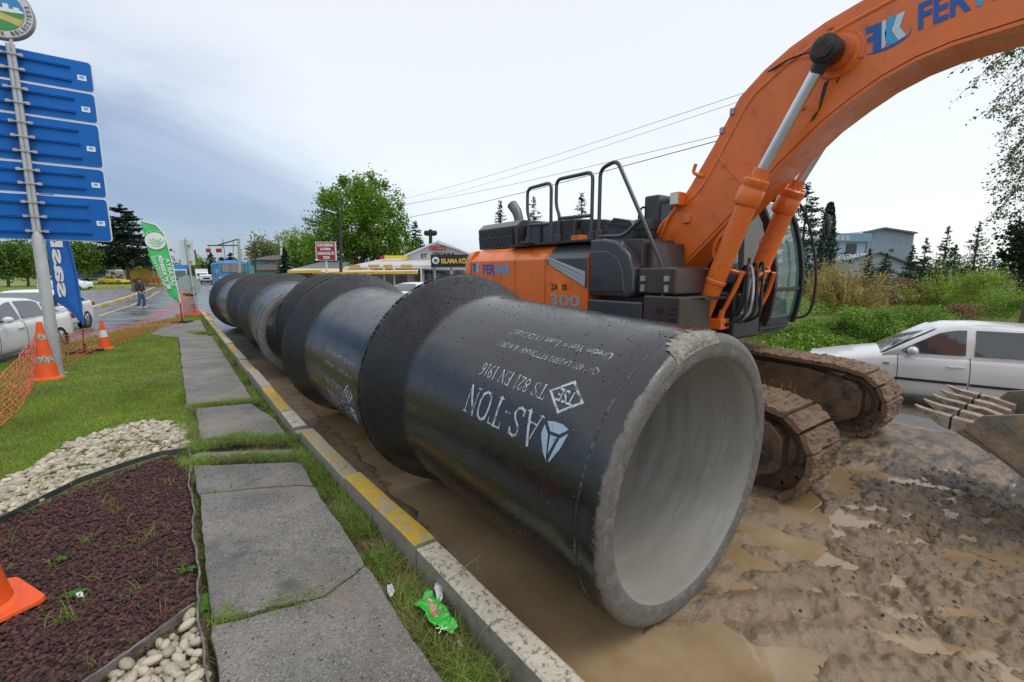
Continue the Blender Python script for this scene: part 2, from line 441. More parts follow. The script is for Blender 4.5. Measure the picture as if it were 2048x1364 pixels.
def mud_h(x, y):
    clod = np.exp(-(((x - 3.55) / 0.85) ** 2 + ((y - 0.35) / 0.75) ** 2)) + 0.8 * np.exp(-(((x - 5.2) / 1.3) ** 2 + ((y - 0.8) / 0.8) ** 2)) + .5 * np.exp(-(((x - 3.0) / .7) ** 2 + ((y + .5) / .5) ** 2))
    clod = np.clip(clod, 0, 1)
    h = 0.010 + 0.05 * (fbm(x * 0.8, y * 0.8, 3, 11) - 0.5)
    h = h + (0.014 + 0.095 * clod) * (fbm(x * 6 + 9, y * 6, 6, 21, 0.68) - 0.47)
    h = h + clod * 0.004 + (.10 + clod) * np.clip(fbm(x * 17 + 2, y * 13, 5, 61, .66) - .51, 0, .25) * .22
    h = h - (.25 + clod) * np.clip(fbm(x * 5 + 5, y * 9, 5, 63, .6) - .55, 0, .25) * .22
    prt = np.sin((x * .55 + y * .83) * 26 + 3 * fbm(x * 1.5, y * 1.5, 2, 3)) * np.clip(fbm(x * .9 + 4, y * .9, 3, 77) - .46, 0, .12) * .10; h = h + prt
    r1 = np.abs(fbm(x * 4.2, y * 4.2, 5, 31) - 0.5) * 2.6
    h = h + (0.006 + 0.03 * clod) * (0.35 - r1) * 1.2
    for xr in (4.25, 4.62):     # ruts pressed by the tracks
        k = np.exp(-((x - xr - 0.12 * np.sin(y * 1.3)) / 0.07) ** 2) * np.clip((2.2 - y) / 1.0, 0, 1)
        h = h - 0.03 * k + 0.014 * k * np.sign(np.sin(y * 34))
    for (dx, dy, rx, ry, an, dp) in dips:
        u = (x - dx) * math.cos(an) + (y - dy) * math.sin(an); v = -(x - dx) * math.sin(an) + (y - dy) * math.cos(an)
        q = (u / rx) ** 2 + (v / ry) ** 2 + 0.9 * (fbm(x * 5, y * 5, 4, 41) - 0.5)
        h = h - dp * np.clip(1.35 - q, 0, 1)
    # firm, slightly raised sandy bank before the pipe mouth
    b = np.exp(-(((x - 3.0) / 0.5) ** 2 + ((y - 0.75) / 0.45) ** 2)); h = h + 0.02 * b
    return h * np.clip((9.5 - y) / 2, 0, 1) * np.where(x > 8.4, .35, 1) + np.interp(x, [7.5, 8.6, 9.4, 12], [0, -.14, -.27, -.27])
mx_ = np.concatenate([np.arange(1.12, 2.4, 0.025), np.arange(2.4, 5.6, 0.0135), np.arange(5.6, 8.35, 0.04), np.arange(8.35, 11.8, .1)]); my_ = np.concatenate([np.arange(-4, -0.8, 0.06), np.arange(-0.8, 2.3, 0.0135), np.arange(2.3, 3.2, .025), np.arange(3.2, 12, 0.08)])
XX, YY = np.meshgrid(mx_, my_, indexing='ij')
m_mud = bpy.data.materials.new('wet_mud'); m_mud.use_nodes = True
def mudmat(m):
    nt = m.node_tree; N = nt.nodes.new; L = nt.links.new; b = nt.nodes['Principled BSDF']
    t = N('ShaderNodeTexCoord')
    def noise(s, d=6, r=0.6, aniso=None):
        n = N('ShaderNodeTexNoise'); n.inputs['Scale'].default_value = s; n.inputs['Detail'].default_value = d; n.inputs['Roughness'].default_value = r
        src = t.outputs['Object']
        if aniso:
            mp = N('ShaderNodeMapping'); mp.inputs['Scale'].default_value = aniso; mp.inputs['Rotation'].default_value = (0, 0, R(35)); L(src, mp.inputs[0]); src = mp.outputs[0]
        L(src, n.inputs['Vector']); return n.outputs[0]
    def rm(x, a, b_, c=0.0, d=1.0):
        n = N('ShaderNodeMapRange'); n.inputs[1].default_value = a; n.inputs[2].default_value = b_; n.inputs[3].default_value = c; n.inputs[4].default_value = d; L(x, n.inputs[0]); return n.outputs[0]
    def mix(fac, a, b_):
        n = N('ShaderNodeMix'); n.data_type = 'RGBA'; L(fac, n.inputs['Factor'])
        for k, v in (('A', a), ('B', b_)):
            if isinstance(v, tuple): n.inputs[k].default_value = (*v, 1)
            else: L(v, n.inputs[k])
        return n.outputs['Result']
    c = mix(rm(noise(1.3), .35, .65), (0.215, 0.150, 0.088), (0.285, 0.205, 0.128))
    c = mix(rm(noise(2.0, 8, 0.7, (1, 3.0, 1)), .58, .70), c, (0.075, 0.058, 0.044))
    c = mix(rm(noise(9, 6, 0.72), .56, .68), c, (0.085, 0.064, 0.046))
    sx = N('ShaderNodeSeparateXYZ'); L(t.outputs['Object'], sx.inputs[0])
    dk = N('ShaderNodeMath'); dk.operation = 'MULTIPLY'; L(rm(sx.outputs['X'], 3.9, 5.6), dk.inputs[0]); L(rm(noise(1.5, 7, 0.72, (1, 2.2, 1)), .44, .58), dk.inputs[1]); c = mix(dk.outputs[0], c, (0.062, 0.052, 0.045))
    gr = N('ShaderNodeMath'); gr.operation = 'MULTIPLY'; L(rm(sx.outputs['X'], 7.2, 8.6), gr.inputs[0]); gr.inputs[1].default_value = .75; c = mix(gr.outputs[0], c, (0.135, 0.12, 0.105))
    c = mix(rm(noise(0.7, 4, 0.5), .52, .68), c, (0.17, 0.125, 0.085))
    L(c, b.inputs['Base Color'])
    L(rm(noise(3.0), .35, .65, 0.18, 0.52), b.inputs['Roughness'])
    b.inputs['Specular IOR Level'].default_value = 0.5
    bp = N('ShaderNodeBump'); bp.inputs['Strength'].default_value = 0.8; bp.inputs['Distance'].default_value = 0.014
    L(noise(38, 6, 0.7), bp.inputs['Height']); L(bp.outputs[0], b.inputs['Normal'])
mudmat(m_mud)
tag(gridmesh('muddy_ground', XX, YY, mud_h(XX, YY), m_mud), kind='structure')
m_water = mat('muddy_water', (0.27, 0.18, 0.09), 0.03, var=0.10, scale=1.2, spec=0.5, bump=0.015, bscale=9, col2=(0.36, 0.27, 0.165), mscale=0.9, mix=(0.4, 0.6))
sheet('puddle_water', [(1.12, -4), (7.7, -4), (7.7, 9), (1.12, 9)], -0.004, m_water)

# ---- loose stones lying in the mud and in the trench
def ico(sub=1):
    bm = bmesh.new(); bmesh.ops.create_icosphere(bm, subdivisions=sub, radius=1.0)
    v = np.array([p.co[:] for p in bm.verts]); f = np.array([[q.index for q in fc.verts] for fc in bm.faces]); bm.free(); return v, f
IV, IF = ico(1); IV2, IF2 = ico(2); IV3, IF3 = ico(3)
def stones(name, P, size, m, flat=0.6, rough=0.28, seed=5, parent=None, smooth=False, base=None):
    r_ = np.random.default_rng(seed); bv, bf = base or (IV, IF); n = len(P); k = len(bv)
    s = (size * (0.55 + 0.9 * r_.random(n)))[:, None, None]
    ax = np.stack([0.8 + 0.5 * r_.random(n), 0.7 + 0.4 * r_.random(n), flat * (0.8 + 0.4 * r_.random(n))], 1)[:, None, :]
    V = bv[None] * (1 + rough * r_.normal(size=(n, k, 1)) * 0.5) * ax * s
    a = r_.random(n) * 2 * PI; b_ = r_.normal(size=n) * 0.35
    ca, sa, cb, sb = np.cos(a)[:, None], np.sin(a)[:, None], np.cos(b_)[:, None], np.sin(b_)[:, None]
    x, y, z = V[..., 0], V[..., 1], V[..., 2]
    x, z = x * cb - z * sb, x * sb + z * cb
    x, y = x * ca - y * sa, x * sa + y * ca
    V = np.stack([x, y, z], -1) + P[:, None, :]
    F = bf[None] + (np.arange(n) * k)[:, None, None]
    return npmesh(name, V.reshape(-1, 3), F.reshape(-1, 3), m, parent, smooth)
m_clod = mat('dark_stone', (0.06, 0.05, 0.042), 0.45, var=0.3, island=0.5, scale=30, bump=0.4, bscale=90)
P = scatter([(1.35, 0.6), (5.5, -1.6), (6.5, 1.2), (3.3, 1.0), (2.4, 0.9), (1.9, 1.4), (1.5, 4.5), (1.3, 4.5)], 1300, 4)
o = stones('loose_stones', np.column_stack([P, mud_h(P[:, 0], P[:, 1]) + 0.004]), 0.009, m_clod, 0.7, seed=9); tag(o, 'small dark stones and crumbs scattered over the wet mud', 'gravel', kind='stuff')
P = scatter([(2.6, -0.6), (4.6, -1.0), (6.3, 1.0), (4.6, 1.3), (3.2, 0.9)], 1500, 14)
o = stones('mud_clods', np.column_stack([P, mud_h(P[:, 0], P[:, 1]) + 0.003]), 0.011, m_mud, 0.6, seed=10, rough=.6); tag(o, 'broken clods of brown mud churned up in front of the tracks', 'mud clods', kind='stuff')

P = scatter([(0.02, 1.2), (0.8, 1.2), (0.8, 7), (0.02, 7)], 420, 24); o = stones('path_grit', np.column_stack([P, np.full(len(P), .154)]), 0.0042, m_clod, 0.7, seed=19); tag(o, 'dark crumbs and grit lying on the path slabs', 'grit', kind='stuff')
# ---- kerb, one stone at a time
def kx(y): return float(np.interp(y, [0, 1.2, 2.56, 3.66, 5.42, 5.5, 8.5, 17, 26], [1.34, 1.30, 1.26, 1.21, 1.165, 1.125, 1.105, 1.08, 1.05]))
def paintmat(name, col, wear, conc=(0.33, 0.305, 0.26), lo=.47, hi=.53, sc=7.0):
    m = mat(name, col, 0.7, var=0.12, scale=18, bump=0.35, bscale=110, col2=conc, mix=(lo + wear, hi + wear), mscale=sc); return m
mk_y = paintmat('kerb_yellow_paint', (0.50, 0.33, 0.035), 0.07, sc=13)
mk_o = paintmat('kerb_ochre_paint', (0.40, 0.29, 0.09), -0.01, sc=11)
mk_w = paintmat('kerb_white_paint', (0.52, 0.47, 0.38), 0.06, conc=(0.22, 0.185, 0.14), sc=34)
mk_g = paintmat('kerb_concrete', (0.33, 0.305, 0.26), 0.3)
m_kside = mat('kerb_side', (0.26, 0.235, 0.195), 0.85, var=0.25, scale=5, bump=0.4, bscale=70, col2=(0.15, 0.14, 0.09), mix=(.5, .7), mscale=5)
kerb = tag(thing('kerb', (1.2, 0, 0), 'x', 'x'), kind='structure')
for k_ in ('label', 'category'): del kerb[k_]
cuts = [-1.2, 0.0, 1.27, 2.54, 3.85, 5.40, 5.52, 6.25, 7.75, 9.3, 10.6, 11.9, 13.2, 14.5, 15.8, 17.1, 18.4, 19.7, 21, 22.3, 23.6, 24.9, 26]
kcol = ['w', 'w', 'w', 'y', 'o', 'g', 'w', 'y', 'g', 'o', 'g', 'y', 'w', 'y', 'g', 'y', 'w', 'y', 'g', 'y', 'w', 'y']
for i in range(len(cuts) - 1):
    y0, y1 = cuts[i] + 0.004, cuts[i + 1] - 0.004
    dz = 0.012 * math.sin(i * 2.7); dx = 0.006 * math.sin(i * 4.1)
    if kcol[i] == 'g' and y1 - y0 < 0.2: dz = -0.05
    mb = MB(); n = max(2, int((y1 - y0) / 0.16)); rings = []
    for j in range(n + 1):
        y = y0 + (y1 - y0) * j / n; x = kx(y) + dx; w = 0.155
        ch = 0.012 + 0.012 * abs(math.sin(j * 3.3 + i)); t = 0.25 + dz + 0.003 * math.sin(j * 5.1 + i)
        rings.append([(x - w, y, -0.05), (x - w, y, t - ch * .6), (x - w + ch * .6, y, t), (x - ch, y, t), (x, y, t - ch), (x, y, -0.05)])
    mb.loft(rings)
    o = mb.build('kerb_stone', m_kside, kerb, world=True)
    top = {'w': mk_w, 'y': mk_y, 'o': mk_o, 'g': mk_g}[kcol[i]]
    o.data.materials.append(top)
    for p in o.data.polygons:
        if p.normal.z > 0.3: p.material_index = 1

# ---- footpath of cast slabs
m_slab = bpy.data.materials.new('path_slab'); m_slab.use_nodes = True
def slabmat(m):
    nt = m.node_tree; N = nt.nodes.new; L = nt.links.new; b = nt.nodes['Principled BSDF']
    t = N('ShaderNodeTexCoord')
    def noise(s, d=5, r=0.6):
        n = N('ShaderNodeTexNoise'); n.inputs['Scale'].default_value = s; n.inputs['Detail'].default_value = d; n.inputs['Roughness'].default_value = r; L(t.outputs['Object'], n.inputs['Vector']); return n.outputs[0]
    def rm(x, a, b_, c=0.0, d=1.0):
        n = N('ShaderNodeMapRange'); n.inputs[1].default_value = a; n.inputs[2].default_value = b_; n.inputs[3].default_value = c; n.inputs[4].default_value = d; L(x, n.inputs[0]); return n.outputs[0]
    def mix(fac, a, b_):
        n = N('ShaderNodeMix'); n.data_type = 'RGBA'; L(fac, n.inputs['Factor'])
        for k, v in (('A', a), ('B', b_)):
            if isinstance(v, tuple): n.inputs[k].default_value = (*v, 1)
            else: L(v, n.inputs[k])
        return n.outputs['Result']
    c = mix(rm(noise(1.6, 6, .6), .38, .62), (0.245, 0.225, 0.20), (0.135, 0.128, 0.118))
    vo = N('ShaderNodeTexVoronoi'); vo.inputs['Scale'].default_value = 130; L(t.outputs['Object'], vo.inputs['Vector'])
    sp = N('ShaderNodeSeparateColor'); L(vo.outputs['Color'], sp.inputs[0])
    # aggregate: pale and dark chips, only in the worn patches
    chip = N('ShaderNodeMath'); chip.operation = 'MULTIPLY'; L(rm(sp.outputs[0], .78, .86), chip.inputs[0]); L(rm(noise(2.2, 4), .36, .56, .35, 1), chip.inputs[1])
    c = mix(chip.outputs[0], c, (0.33, 0.31, 0.28))
    chip2 = N('ShaderNodeMath'); chip2.operation = 'MULTIPLY'; L(rm(sp.outputs[1], .80, .88), chip2.inputs[0]); chip2.inputs[1].default_value = 0.5
    c = mix(chip2.outputs[0], c, (0.05, 0.048, 0.045))
    c = mix(rm(noise(0.9, 3), .52, .70, 0, .6), c, (0.27, 0.205, 0.15))
    c = mix(rm(noise(2.8, 6, .7), .56, .70, 0, .7), c, (0.072, 0.068, 0.063))
    c = mix(rm(noise(13, 4, .7), .66, .74, 0, .5), c, (0.06, 0.052, 0.045))
    L(c, b.inputs['Base Color']); L(rm(noise(2.4), .35, .65, .42, .8), b.inputs['Roughness'])
    bp = N('ShaderNodeBump'); bp.inputs['Strength'].default_value = 0.9; bp.inputs['Distance'].default_value = 0.007
    ad = N('ShaderNodeMath'); L(vo.outputs['Distance'], ad.inputs[0]); L(noise(60, 4, .7), ad.inputs[1]); L(ad.outputs[0], bp.inputs['Height']); L(bp.outputs[0], b.inputs['Normal'])
slabmat(m_slab)
path = tag(thing('path', (0.45, 1, 0), 'x', 'x'), kind='structure')
for k_ in ('label', 'category'): del path[k_]
def slab(poly, z=0.15, tz=(0, 0)):
    # subdivided, slightly uneven outline
    out = []
    for i in range(len(poly)):
        a, b_ = Vector(poly[i]), Vector(poly[(i + 1) % len(poly)]); n = max(1, int((b_ - a).length / 0.09))
        for j in range(n):
            p = a.lerp(b_, j / n); k = 0.018
            out.append((p.x + k * (fbm(np.array(p.x * 7), np.array(p.y * 7), 3, 3) - .5) * 2, p.y + k * (fbm(np.array(p.x * 7), np.array(p.y * 7), 3, 8) - .5) * 2))
    mb = MB(); cx = sum(p[0] for p in out) / len(out); cy = sum(p[1] for p in out) / len(out)
    f = lambda x, y, d: (x, y, (z + d + tz[0] * (x - cx) + tz[1] * (y - cy)) if d > -0.05 else 0.02)
    mb.prism([(float(a), float(b_)) for a, b_ in out], f, -0.1, 0.0)
    return mb.build('slab', m_slab, path, world=True, bevel=0.008, seg=1)
slab([(0.0, -0.6), (0.82, -0.6), (0.84, 2.695), (0.54, 2.56), (0.0, 2.68)])
slab([(0.01, 2.73), (0.54, 2.572), (0.84, 2.705), (0.84, 4.02), (0.72, 4.15), (0.02, 4.47)], .152)
slab([(0.02, 4.50), (0.72, 4.19), (0.84, 4.08), (0.86, 4.62), (0.80, 4.70), (0.0, 5.20)], .148, (0.004, .01))
slab([(0.0, 5.55), (0.12, 5.3), (0.86, 4.98), (0.88, 5.12), (0.05, 5.62)], .135)
slab([(0.10, 6.0), (0.45, 5.82), (0.90, 5.62), (0.90, 6.25), (0.74, 7.2), (0.10, 7.35)], .165, (-0.01, 0.012))
slab([(0.0, 7.75), (0.80, 7.62), (0.80, 11.7), (0.0, 11.8)], .15)
slab([(0.0, 11.84), (0.80, 11.74), (0.80, 16.0), (0.0, 16.1)], .15)
slab([(-0.70, 17.6), (0.0, 16.14), (0.72, 16.04), (0.76, 21.6), (-0.30, 20.6)], .15)
# ---- soil under lawn, beds and grass strip
m_soil = mat('lawn_soil', (0.10, 0.15, 0.03), 0.95, var=0.4, scale=6, bump=0.7, bscale=25, col2=(0.11, 0.085, 0.05), mscale=4)
m_soil2 = mat('bare_soil', (0.095, 0.062, 0.04), 0.95, var=0.4, scale=20, bump=0.9, bscale=60, col2=(0.16, 0.12, 0.075), mscale=14)
LAWN = [(0.0, 5.9), (-0.02, 16.2), (-0.72, 17.6), (-0.30, 20.7), (0.75, 21.7), (0.9, 24.6), (0.3, 24.8), (-0.9, 21.6), (-2.1, 18.0), (-2.6, 15.6), (-3.3, 12.6), (-4.2, 10), (-6, 6), (-6, 2.5), (-1.9, 3.5), (-1.25, 4.9)]
m = MB(); m.prism(LAWN, lambda u, v, d: (u, v, d), -0.1, 0.125); tag(m.build('lawn_ground', m_soil), kind='structure')
m = MB(); m.prism([(-2.4, -1), (-0.02, -1), (-0.02, 5.9), (-0.4, 6.6), (-1.4, 6.2), (-1.9, 5.0), (-2.4, 4.3)], lambda u, v, d: (u, v, d), -0.1, 0.105); tag(m.build('bed_ground', m_soil2), kind='structure')
m = MB(); m.prism([(-0.04, -1.2), (1.2, -1.2), (1.14, 3.6), (1.0, 5.6), (0.95, 21), (0.9, 26), (-0.02, 26), (-0.04, 6)], lambda u, v, d: (u, v, d), -0.1, 0.06); tag(m.build('strip_ground', m_soil2), kind='structure')
# ---- lawn blades (denser near the camera)
m_gr = leafmat('lawn_grass', (0.235, 0.335, 0.04), 0.45, hue=((0.36, 0.35, 0.07), .60))
def zone(poly, y0, y1, n, h, w, seed, z=0.125, lean=0.6, seg=2, clump=None):
    P = scatter(poly, n, seed); P = P[(P[:, 1] >= y0) & (P[:, 1] < y1)]
    if clump is not None:
        k = fbm(P[:, 0] * clump, P[:, 1] * clump, 3, seed); P = P[np.random.default_rng(seed).random(len(P)) < np.clip((k - 0.33) * 4, 0.04, 1)]
    return blades(np.column_stack([P, np.full(len(P), z)]), h, w, lean, seed, seg)
def merge(L):
    V = []; F = []; n = 0
    for v, f in L: V.append(v); F.append(f + n); n += len(v)
    return np.concatenate(V), np.concatenate(F)
near = [(0.0, 5.9), (0, 9.5), (-4.4, 9.5), (-5, 7), (-3.4, 4.8), (-1.9, 4.4), (-1.3, 5.15)]
PEB_TOP = [tuple(G(px, py, .15)[:2]) for px, py in ((0, 955), (60, 935), (130, 885), (230, 850), (290, 840), (340, 840), (368, 850))]
near = [(-1.9, 4.4)] + PEB_TOP + [(0.0, 7.2), (0, 9.5), (-4.4, 9.5), (-5, 7), (-3.4, 4.8)]
L = [zone(near, 0, 9.5, 150000, 0.038, 0.0045, 31), zone(LAWN, 9.5, 15, 330000, 0.038, 0.007, 32), zone(LAWN, 15, 25, 160000, 0.042, 0.012, 33)]
V, F = merge(L); o = npmesh('lawn_grass', V, F, m_gr); tag(o, 'short mown grass of the lawn beside the path', 'grass', kind='stuff')
# ---- long wild grass of the strip between path and kerb
m_wg = leafmat('wild_grass', (0.20, 0.29, 0.055), 0.5, hue=((0.34, 0.29, 0.10), .6))
strip = [(0.84, 1.2), (1.08, 1.2), (1.06, 3.7), (0.98, 5.6), (0.94, 9), (0.93, 25), (0.76, 25), (0.80, 9), (0.90, 5.6), (0.86, 4)]
L = [zone(strip, 2.5, 5, 120000, 0.12, 0.0038, 41, .06, 1.6, 4, 3.0), zone(strip, 1.0, 2.6, 75000, 0.11, 0.0036, 46, .06, 1.7, 4, 3.0), zone(strip, 5, 11, 90000, 0.085, 0.007, 42, .06, 1.0, 3, 1.6), zone(strip, 11, 25, 40000, 0.10, 0.013, 43, .06, .8, 3)]
# joints between slabs
def joint(pts, w, n, h, seed, z=0.13, wd=0.0035):
    r_ = np.random.default_rng(seed); P = []
    for a, b_ in zip(pts[:-1], pts[1:]):
        t = r_.random(n)[:, None]; q = np.array(a) * (1 - t) + np.array(b_) * t; P.append(q + r_.normal(size=(n, 2)) * w)
    P = np.concatenate(P); return blades(np.column_stack([P, np.full(len(P), z)]), h, wd, 1.7, seed, 4)
L += [joint([(0.0, 2.72), (0.28, 2.66), (0.55, 2.6)], 0.03, 300, .055, 51), joint([(0.05, 4.48), (0.35, 4.36), (0.6, 4.24)], 0.012, 170, .03, 52),
      joint([(-0.02, 5.3), (0.35, 5.2), (0.85, 4.85)], 0.055, 1000, .08, 53), joint([(0.0, 5.75), (0.35, 5.82), (0.5, 5.72), (0.9, 5.4)], 0.075, 1000, .095, 54), joint([(0.0, 6.0), (0.08, 7.4)], 0.06, 1300, .08, 55),
      joint([(0.0, 7.55), (0.4, 7.52), (0.82, 7.4)], 0.06, 1300, .09, 56, .12, .005), joint([(0.35, 17.4), (0.75, 16.4)], 0.1, 900, .09, 57, .13, .012), joint([(0.25, 3.95), (0.35, 3.93)], .02, 60, .03, 58)]
L += [joint([(-0.02, 1.6), (-0.015, 2.7)], 0.02, 260, .05, 61, .09), joint([(-0.015, 2.75), (0.0, 3.3), (0.0, 3.9), (0.0, 4.6)], 0.016, 210, .05, 62, .09), joint([(-0.02, 4.8), (0.0, 6.2)], 0.03, 1100, .09, 63, .09), joint([(-0.0, 6.2), (-0.02, 9)], 0.04, 1600, .07, 64, .11, .005)]
V, F = merge(L); o = npmesh('wild_grass', V, F, m_wg); tag(o, 'long wild grass in the strip by the kerb and in the joints of the path', 'grass', kind='stuff')
# dry straw
m_straw = leafmat('straw', (0.30, 0.20, 0.10), 0.4)
P = scatter(strip, 42000, 71); P = P[P[:, 1] < 6]
V, F = blades(np.column_stack([P, np.full(len(P), .064)]), 0.07, 0.0028, 3.0, 72, 3); V[:, 2] = .064 + (V[:, 2] - .064) * .35
o = npmesh('dry_straw', V, F, m_straw); tag(o, 'brown dry straw lying under the grass along the kerb', 'straw', kind='stuff')
# ---- lava gravel bed
BED = [(-0.47, 2.55), (-0.07, 2.90), (-0.035, 3.5), (-0.05, 4.3), (-0.02, 5.0), (-0.03, 5.66), (-0.25, 5.72), (-0.45, 5.62), (-0.83, 5.36), (-1.22, 4.84), (-1.7, 4.1), (-2.0, 3.3), (-1.9, 2.2), (-1.2, 1.9), (-.7, 2.3)]
m_lava = mat('lava_stone', (0.098, 0.036, 0.032), 0.8, var=0.35, scale=60, island=0.55, bump=0.6, bscale=160, col2=(0.035, 0.024, 0.026), mix=(0.5, 0.62), mscale=22)
P = scatter(BED, 27000, 81); z = 0.118 + 0.012 * np.random.default_rng(3).random(len(P))
o = stones('lava_gravel', np.column_stack([P, z]), 0.0098, m_lava, 0.75, 0.34, 82); tag(o, 'dark red lava gravel filling the planting bed', 'gravel', kind='stuff')
# edging strips
def strip_wall(name, pts, z0, z1, w, m, parent):
    mb = MB(); rings = []
    for i, p in enumerate(pts):
        a, b_ = Vector(pts[max(i - 1, 0)]), Vector(pts[min(i + 1, len(pts) - 1)]); t = (b_ - a).normalized(); n = Vector((-t.y, t.x)) * w / 2; p = Vector(p)
        l = 0.006 * math.sin(i * 1.9)
        rings.append([(p.x - n.x, p.y - n.y, z0), (p.x - n.x + l, p.y - n.y, z1), (p.x + n.x + l, p.y + n.y, z1 + .001), (p.x + n.x, p.y + n.y, z0)])
    mb.loft(rings); return mb.build(name, m, parent, world=True)
def fine(pts, n=8):
    out = []
    for a, b_ in zip(pts[:-1], pts[1:]):
        for j in range(n): out.append(tuple(Vector(a).lerp(Vector(b_), j / n)))
    return out + [pts[-1]]
m_edge = mat('edging_plastic', (0.19, 0.165, 0.145), 0.6, var=0.25, scale=25, col2=(0.07, 0.06, 0.055), mscale=12, aniso=(1, 1, 6), bump=.3, bscale=60)
o = MB(); e1 = [(-0.62, 2.40), (-0.49, 2.60), (-0.28, 2.74), (-0.07, 2.905)]
ed = strip_wall('garden_edging', fine(e1), 0.05, 0.172, 0.012, m_edge, None); tag(ed, 'short brown edging board between the lava gravel and the nearest white pebbles', 'edging')
e2 = [(-0.02, 1.5), (-0.03, 2.3), (-0.05, 2.85), (-0.025, 3.3), (-0.045, 3.8), (-0.02, 4.2), (-0.045, 4.8), (-0.005, 5.2), (-0.02, 5.72)]
ed = strip_wall('garden_edging', fine(e2, 5), 0.05, 0.165, 0.010, m_edge, None); tag(ed, 'wavy thin edging strip along the left side of the footpath', 'edging')
e3 = [(-2.0, 3.5), (-1.7, 4.15), (-1.22, 4.87), (-0.84, 5.42), (-0.62, 5.58), (-0.45, 5.68), (-0.25, 5.77), (-0.03, 5.72)]
ed = strip_wall('garden_edging', fine(e3, 5), 0.05, 0.172, 0.012, mat('black_edging', (0.05, 0.05, 0.052), 0.5, var=.3, col2=(.3, .3, .3), mix=(.62, .8), mscale=5), None); tag(ed, 'curved black edging strip between the lava gravel and the long pebble band', 'edging')
# pebbles, each one a part of its bed
m_peb = mat('white_pebble', (0.38, 0.335, 0.255), 0.5, var=0.25, scale=9, bump=0.15, bscale=30, col2=(0.24, 0.20, 0.14), mix=(.48, .68), mscale=11, island=.3)
nt_ = m_peb.node_tree; oi = nt_.nodes.new('ShaderNodeObjectInfo'); b_ = nt_.nodes['Principled BSDF']; s_ = b_.inputs['Base Color'].links[0].from_socket
vm = nt_.nodes.new('ShaderNodeVectorMath'); vm.operation = 'SCALE'; mrr = nt_.nodes.new('ShaderNodeMapRange'); mrr.inputs[3].default_value = .72; mrr.inputs[4].default_value = 1.2
nt_.links.new(oi.outputs['Random'], mrr.inputs[0]); nt_.links.new(s_, vm.inputs[0]); nt_.links.new(mrr.outputs[0], vm.inputs['Scale']); nt_.links.new(vm.outputs[0], b_.inputs['Base Color'])
PM = []
for i in range(8):
    r_ = np.random.default_rng(100 + i); d1 = r_.normal(size=(6, 3)); d1 /= np.linalg.norm(d1, axis=1)[:, None]
    V = IV2.copy(); 
    for d in d1: V = V * (1 - 0.10 * np.clip((V @ d) - 0.35, 0, 1) * 2)[:, None]
    V = V * [1.0 + .35 * r_.random(), 0.70 + .15 * r_.random(), 0.50 + .12 * r_.random()]
    t_ = npmesh('pebble_source', V, IF2, m_peb, None, True); PM.append(t_.data); bpy.data.objects.remove(t_)
def relax(P, s, n=12):
    for _ in range(n):
        d = P[:, None] - P[None]; r = np.linalg.norm(d, axis=2) + 1e-9; np.fill_diagonal(r, 9)
        m_ = s[:, None] + s[None]; k = np.clip(m_ - r, 0, 1)[..., None] * d / r[..., None] * 0.5; P = P + k.sum(1) * 0.6
    return P
def pebbles(parent, poly, n, size, z, seed, maxn):
    r_ = np.random.default_rng(seed); P = scatter(poly, n * 6, seed)[:n]; s = size * (0.65 + 0.75 * r_.random(len(P)) ** 1.4)
    P = relax(P, s * 0.80); k = inpoly(P, poly); P, s = P[k], s[k]
    for i, p in enumerate(P[:maxn]):
        o = bpy.data.objects.new('pebble', PM[i % 8]); COL.objects.link(o); o.parent = parent
        o.location = Vector((p[0], p[1], z + s[i] * 0.42)) - parent.location
        o.rotation_euler = (r_.normal() * .25, r_.normal() * .25, r_.random() * 6.3); o.scale = (s[i],) * 3
bed1 = thing('pebble_bed', (-0.2, 2.5, 0.1), 'corner bed of large white pebbles beside the path at the bottom of the photo', 'pebbles')
pebbles(bed1, [(-0.58, 2.34), (-0.46, 2.58), (-0.07, 2.87), (-0.04, 2.5), (-0.03, 1.75), (-0.45, 1.75)], 200, 0.030, .105, 3, 200)
pebbles(bed1, [(-0.58, 2.34), (-0.46, 2.58), (-0.07, 2.87), (-0.04, 2.5), (-0.03, 1.75), (-0.45, 1.75)], 95, 0.033, .130, 4, 95)
bed2 = thing('pebble_bed', (-0.8, 5.9, 0.1), 'long band of white pebbles between the lawn and the lava gravel', 'pebbles')
band = [(-1.9, 4.25)] + [(x, y + .05) for x, y in e3[2:]] + [(-0.03, 5.85), (-0.03, 6.9)] + [tuple(p) for p in reversed(PEB_TOP)] + [(-1.9, 4.8)]
pebbles(bed2, band, 290, 0.038, .125, 5, 298)
P = scatter(band, 3600, 91); o = stones('pebble', np.column_stack([P, .112 + .03 * np.random.default_rng(6).random(len(P))]), .027, m_peb, .6, .12, 92, None, True, (IV2, IF2)); o.parent = bed2; o.location = -bed2.location; tag(o, kind='stuff')
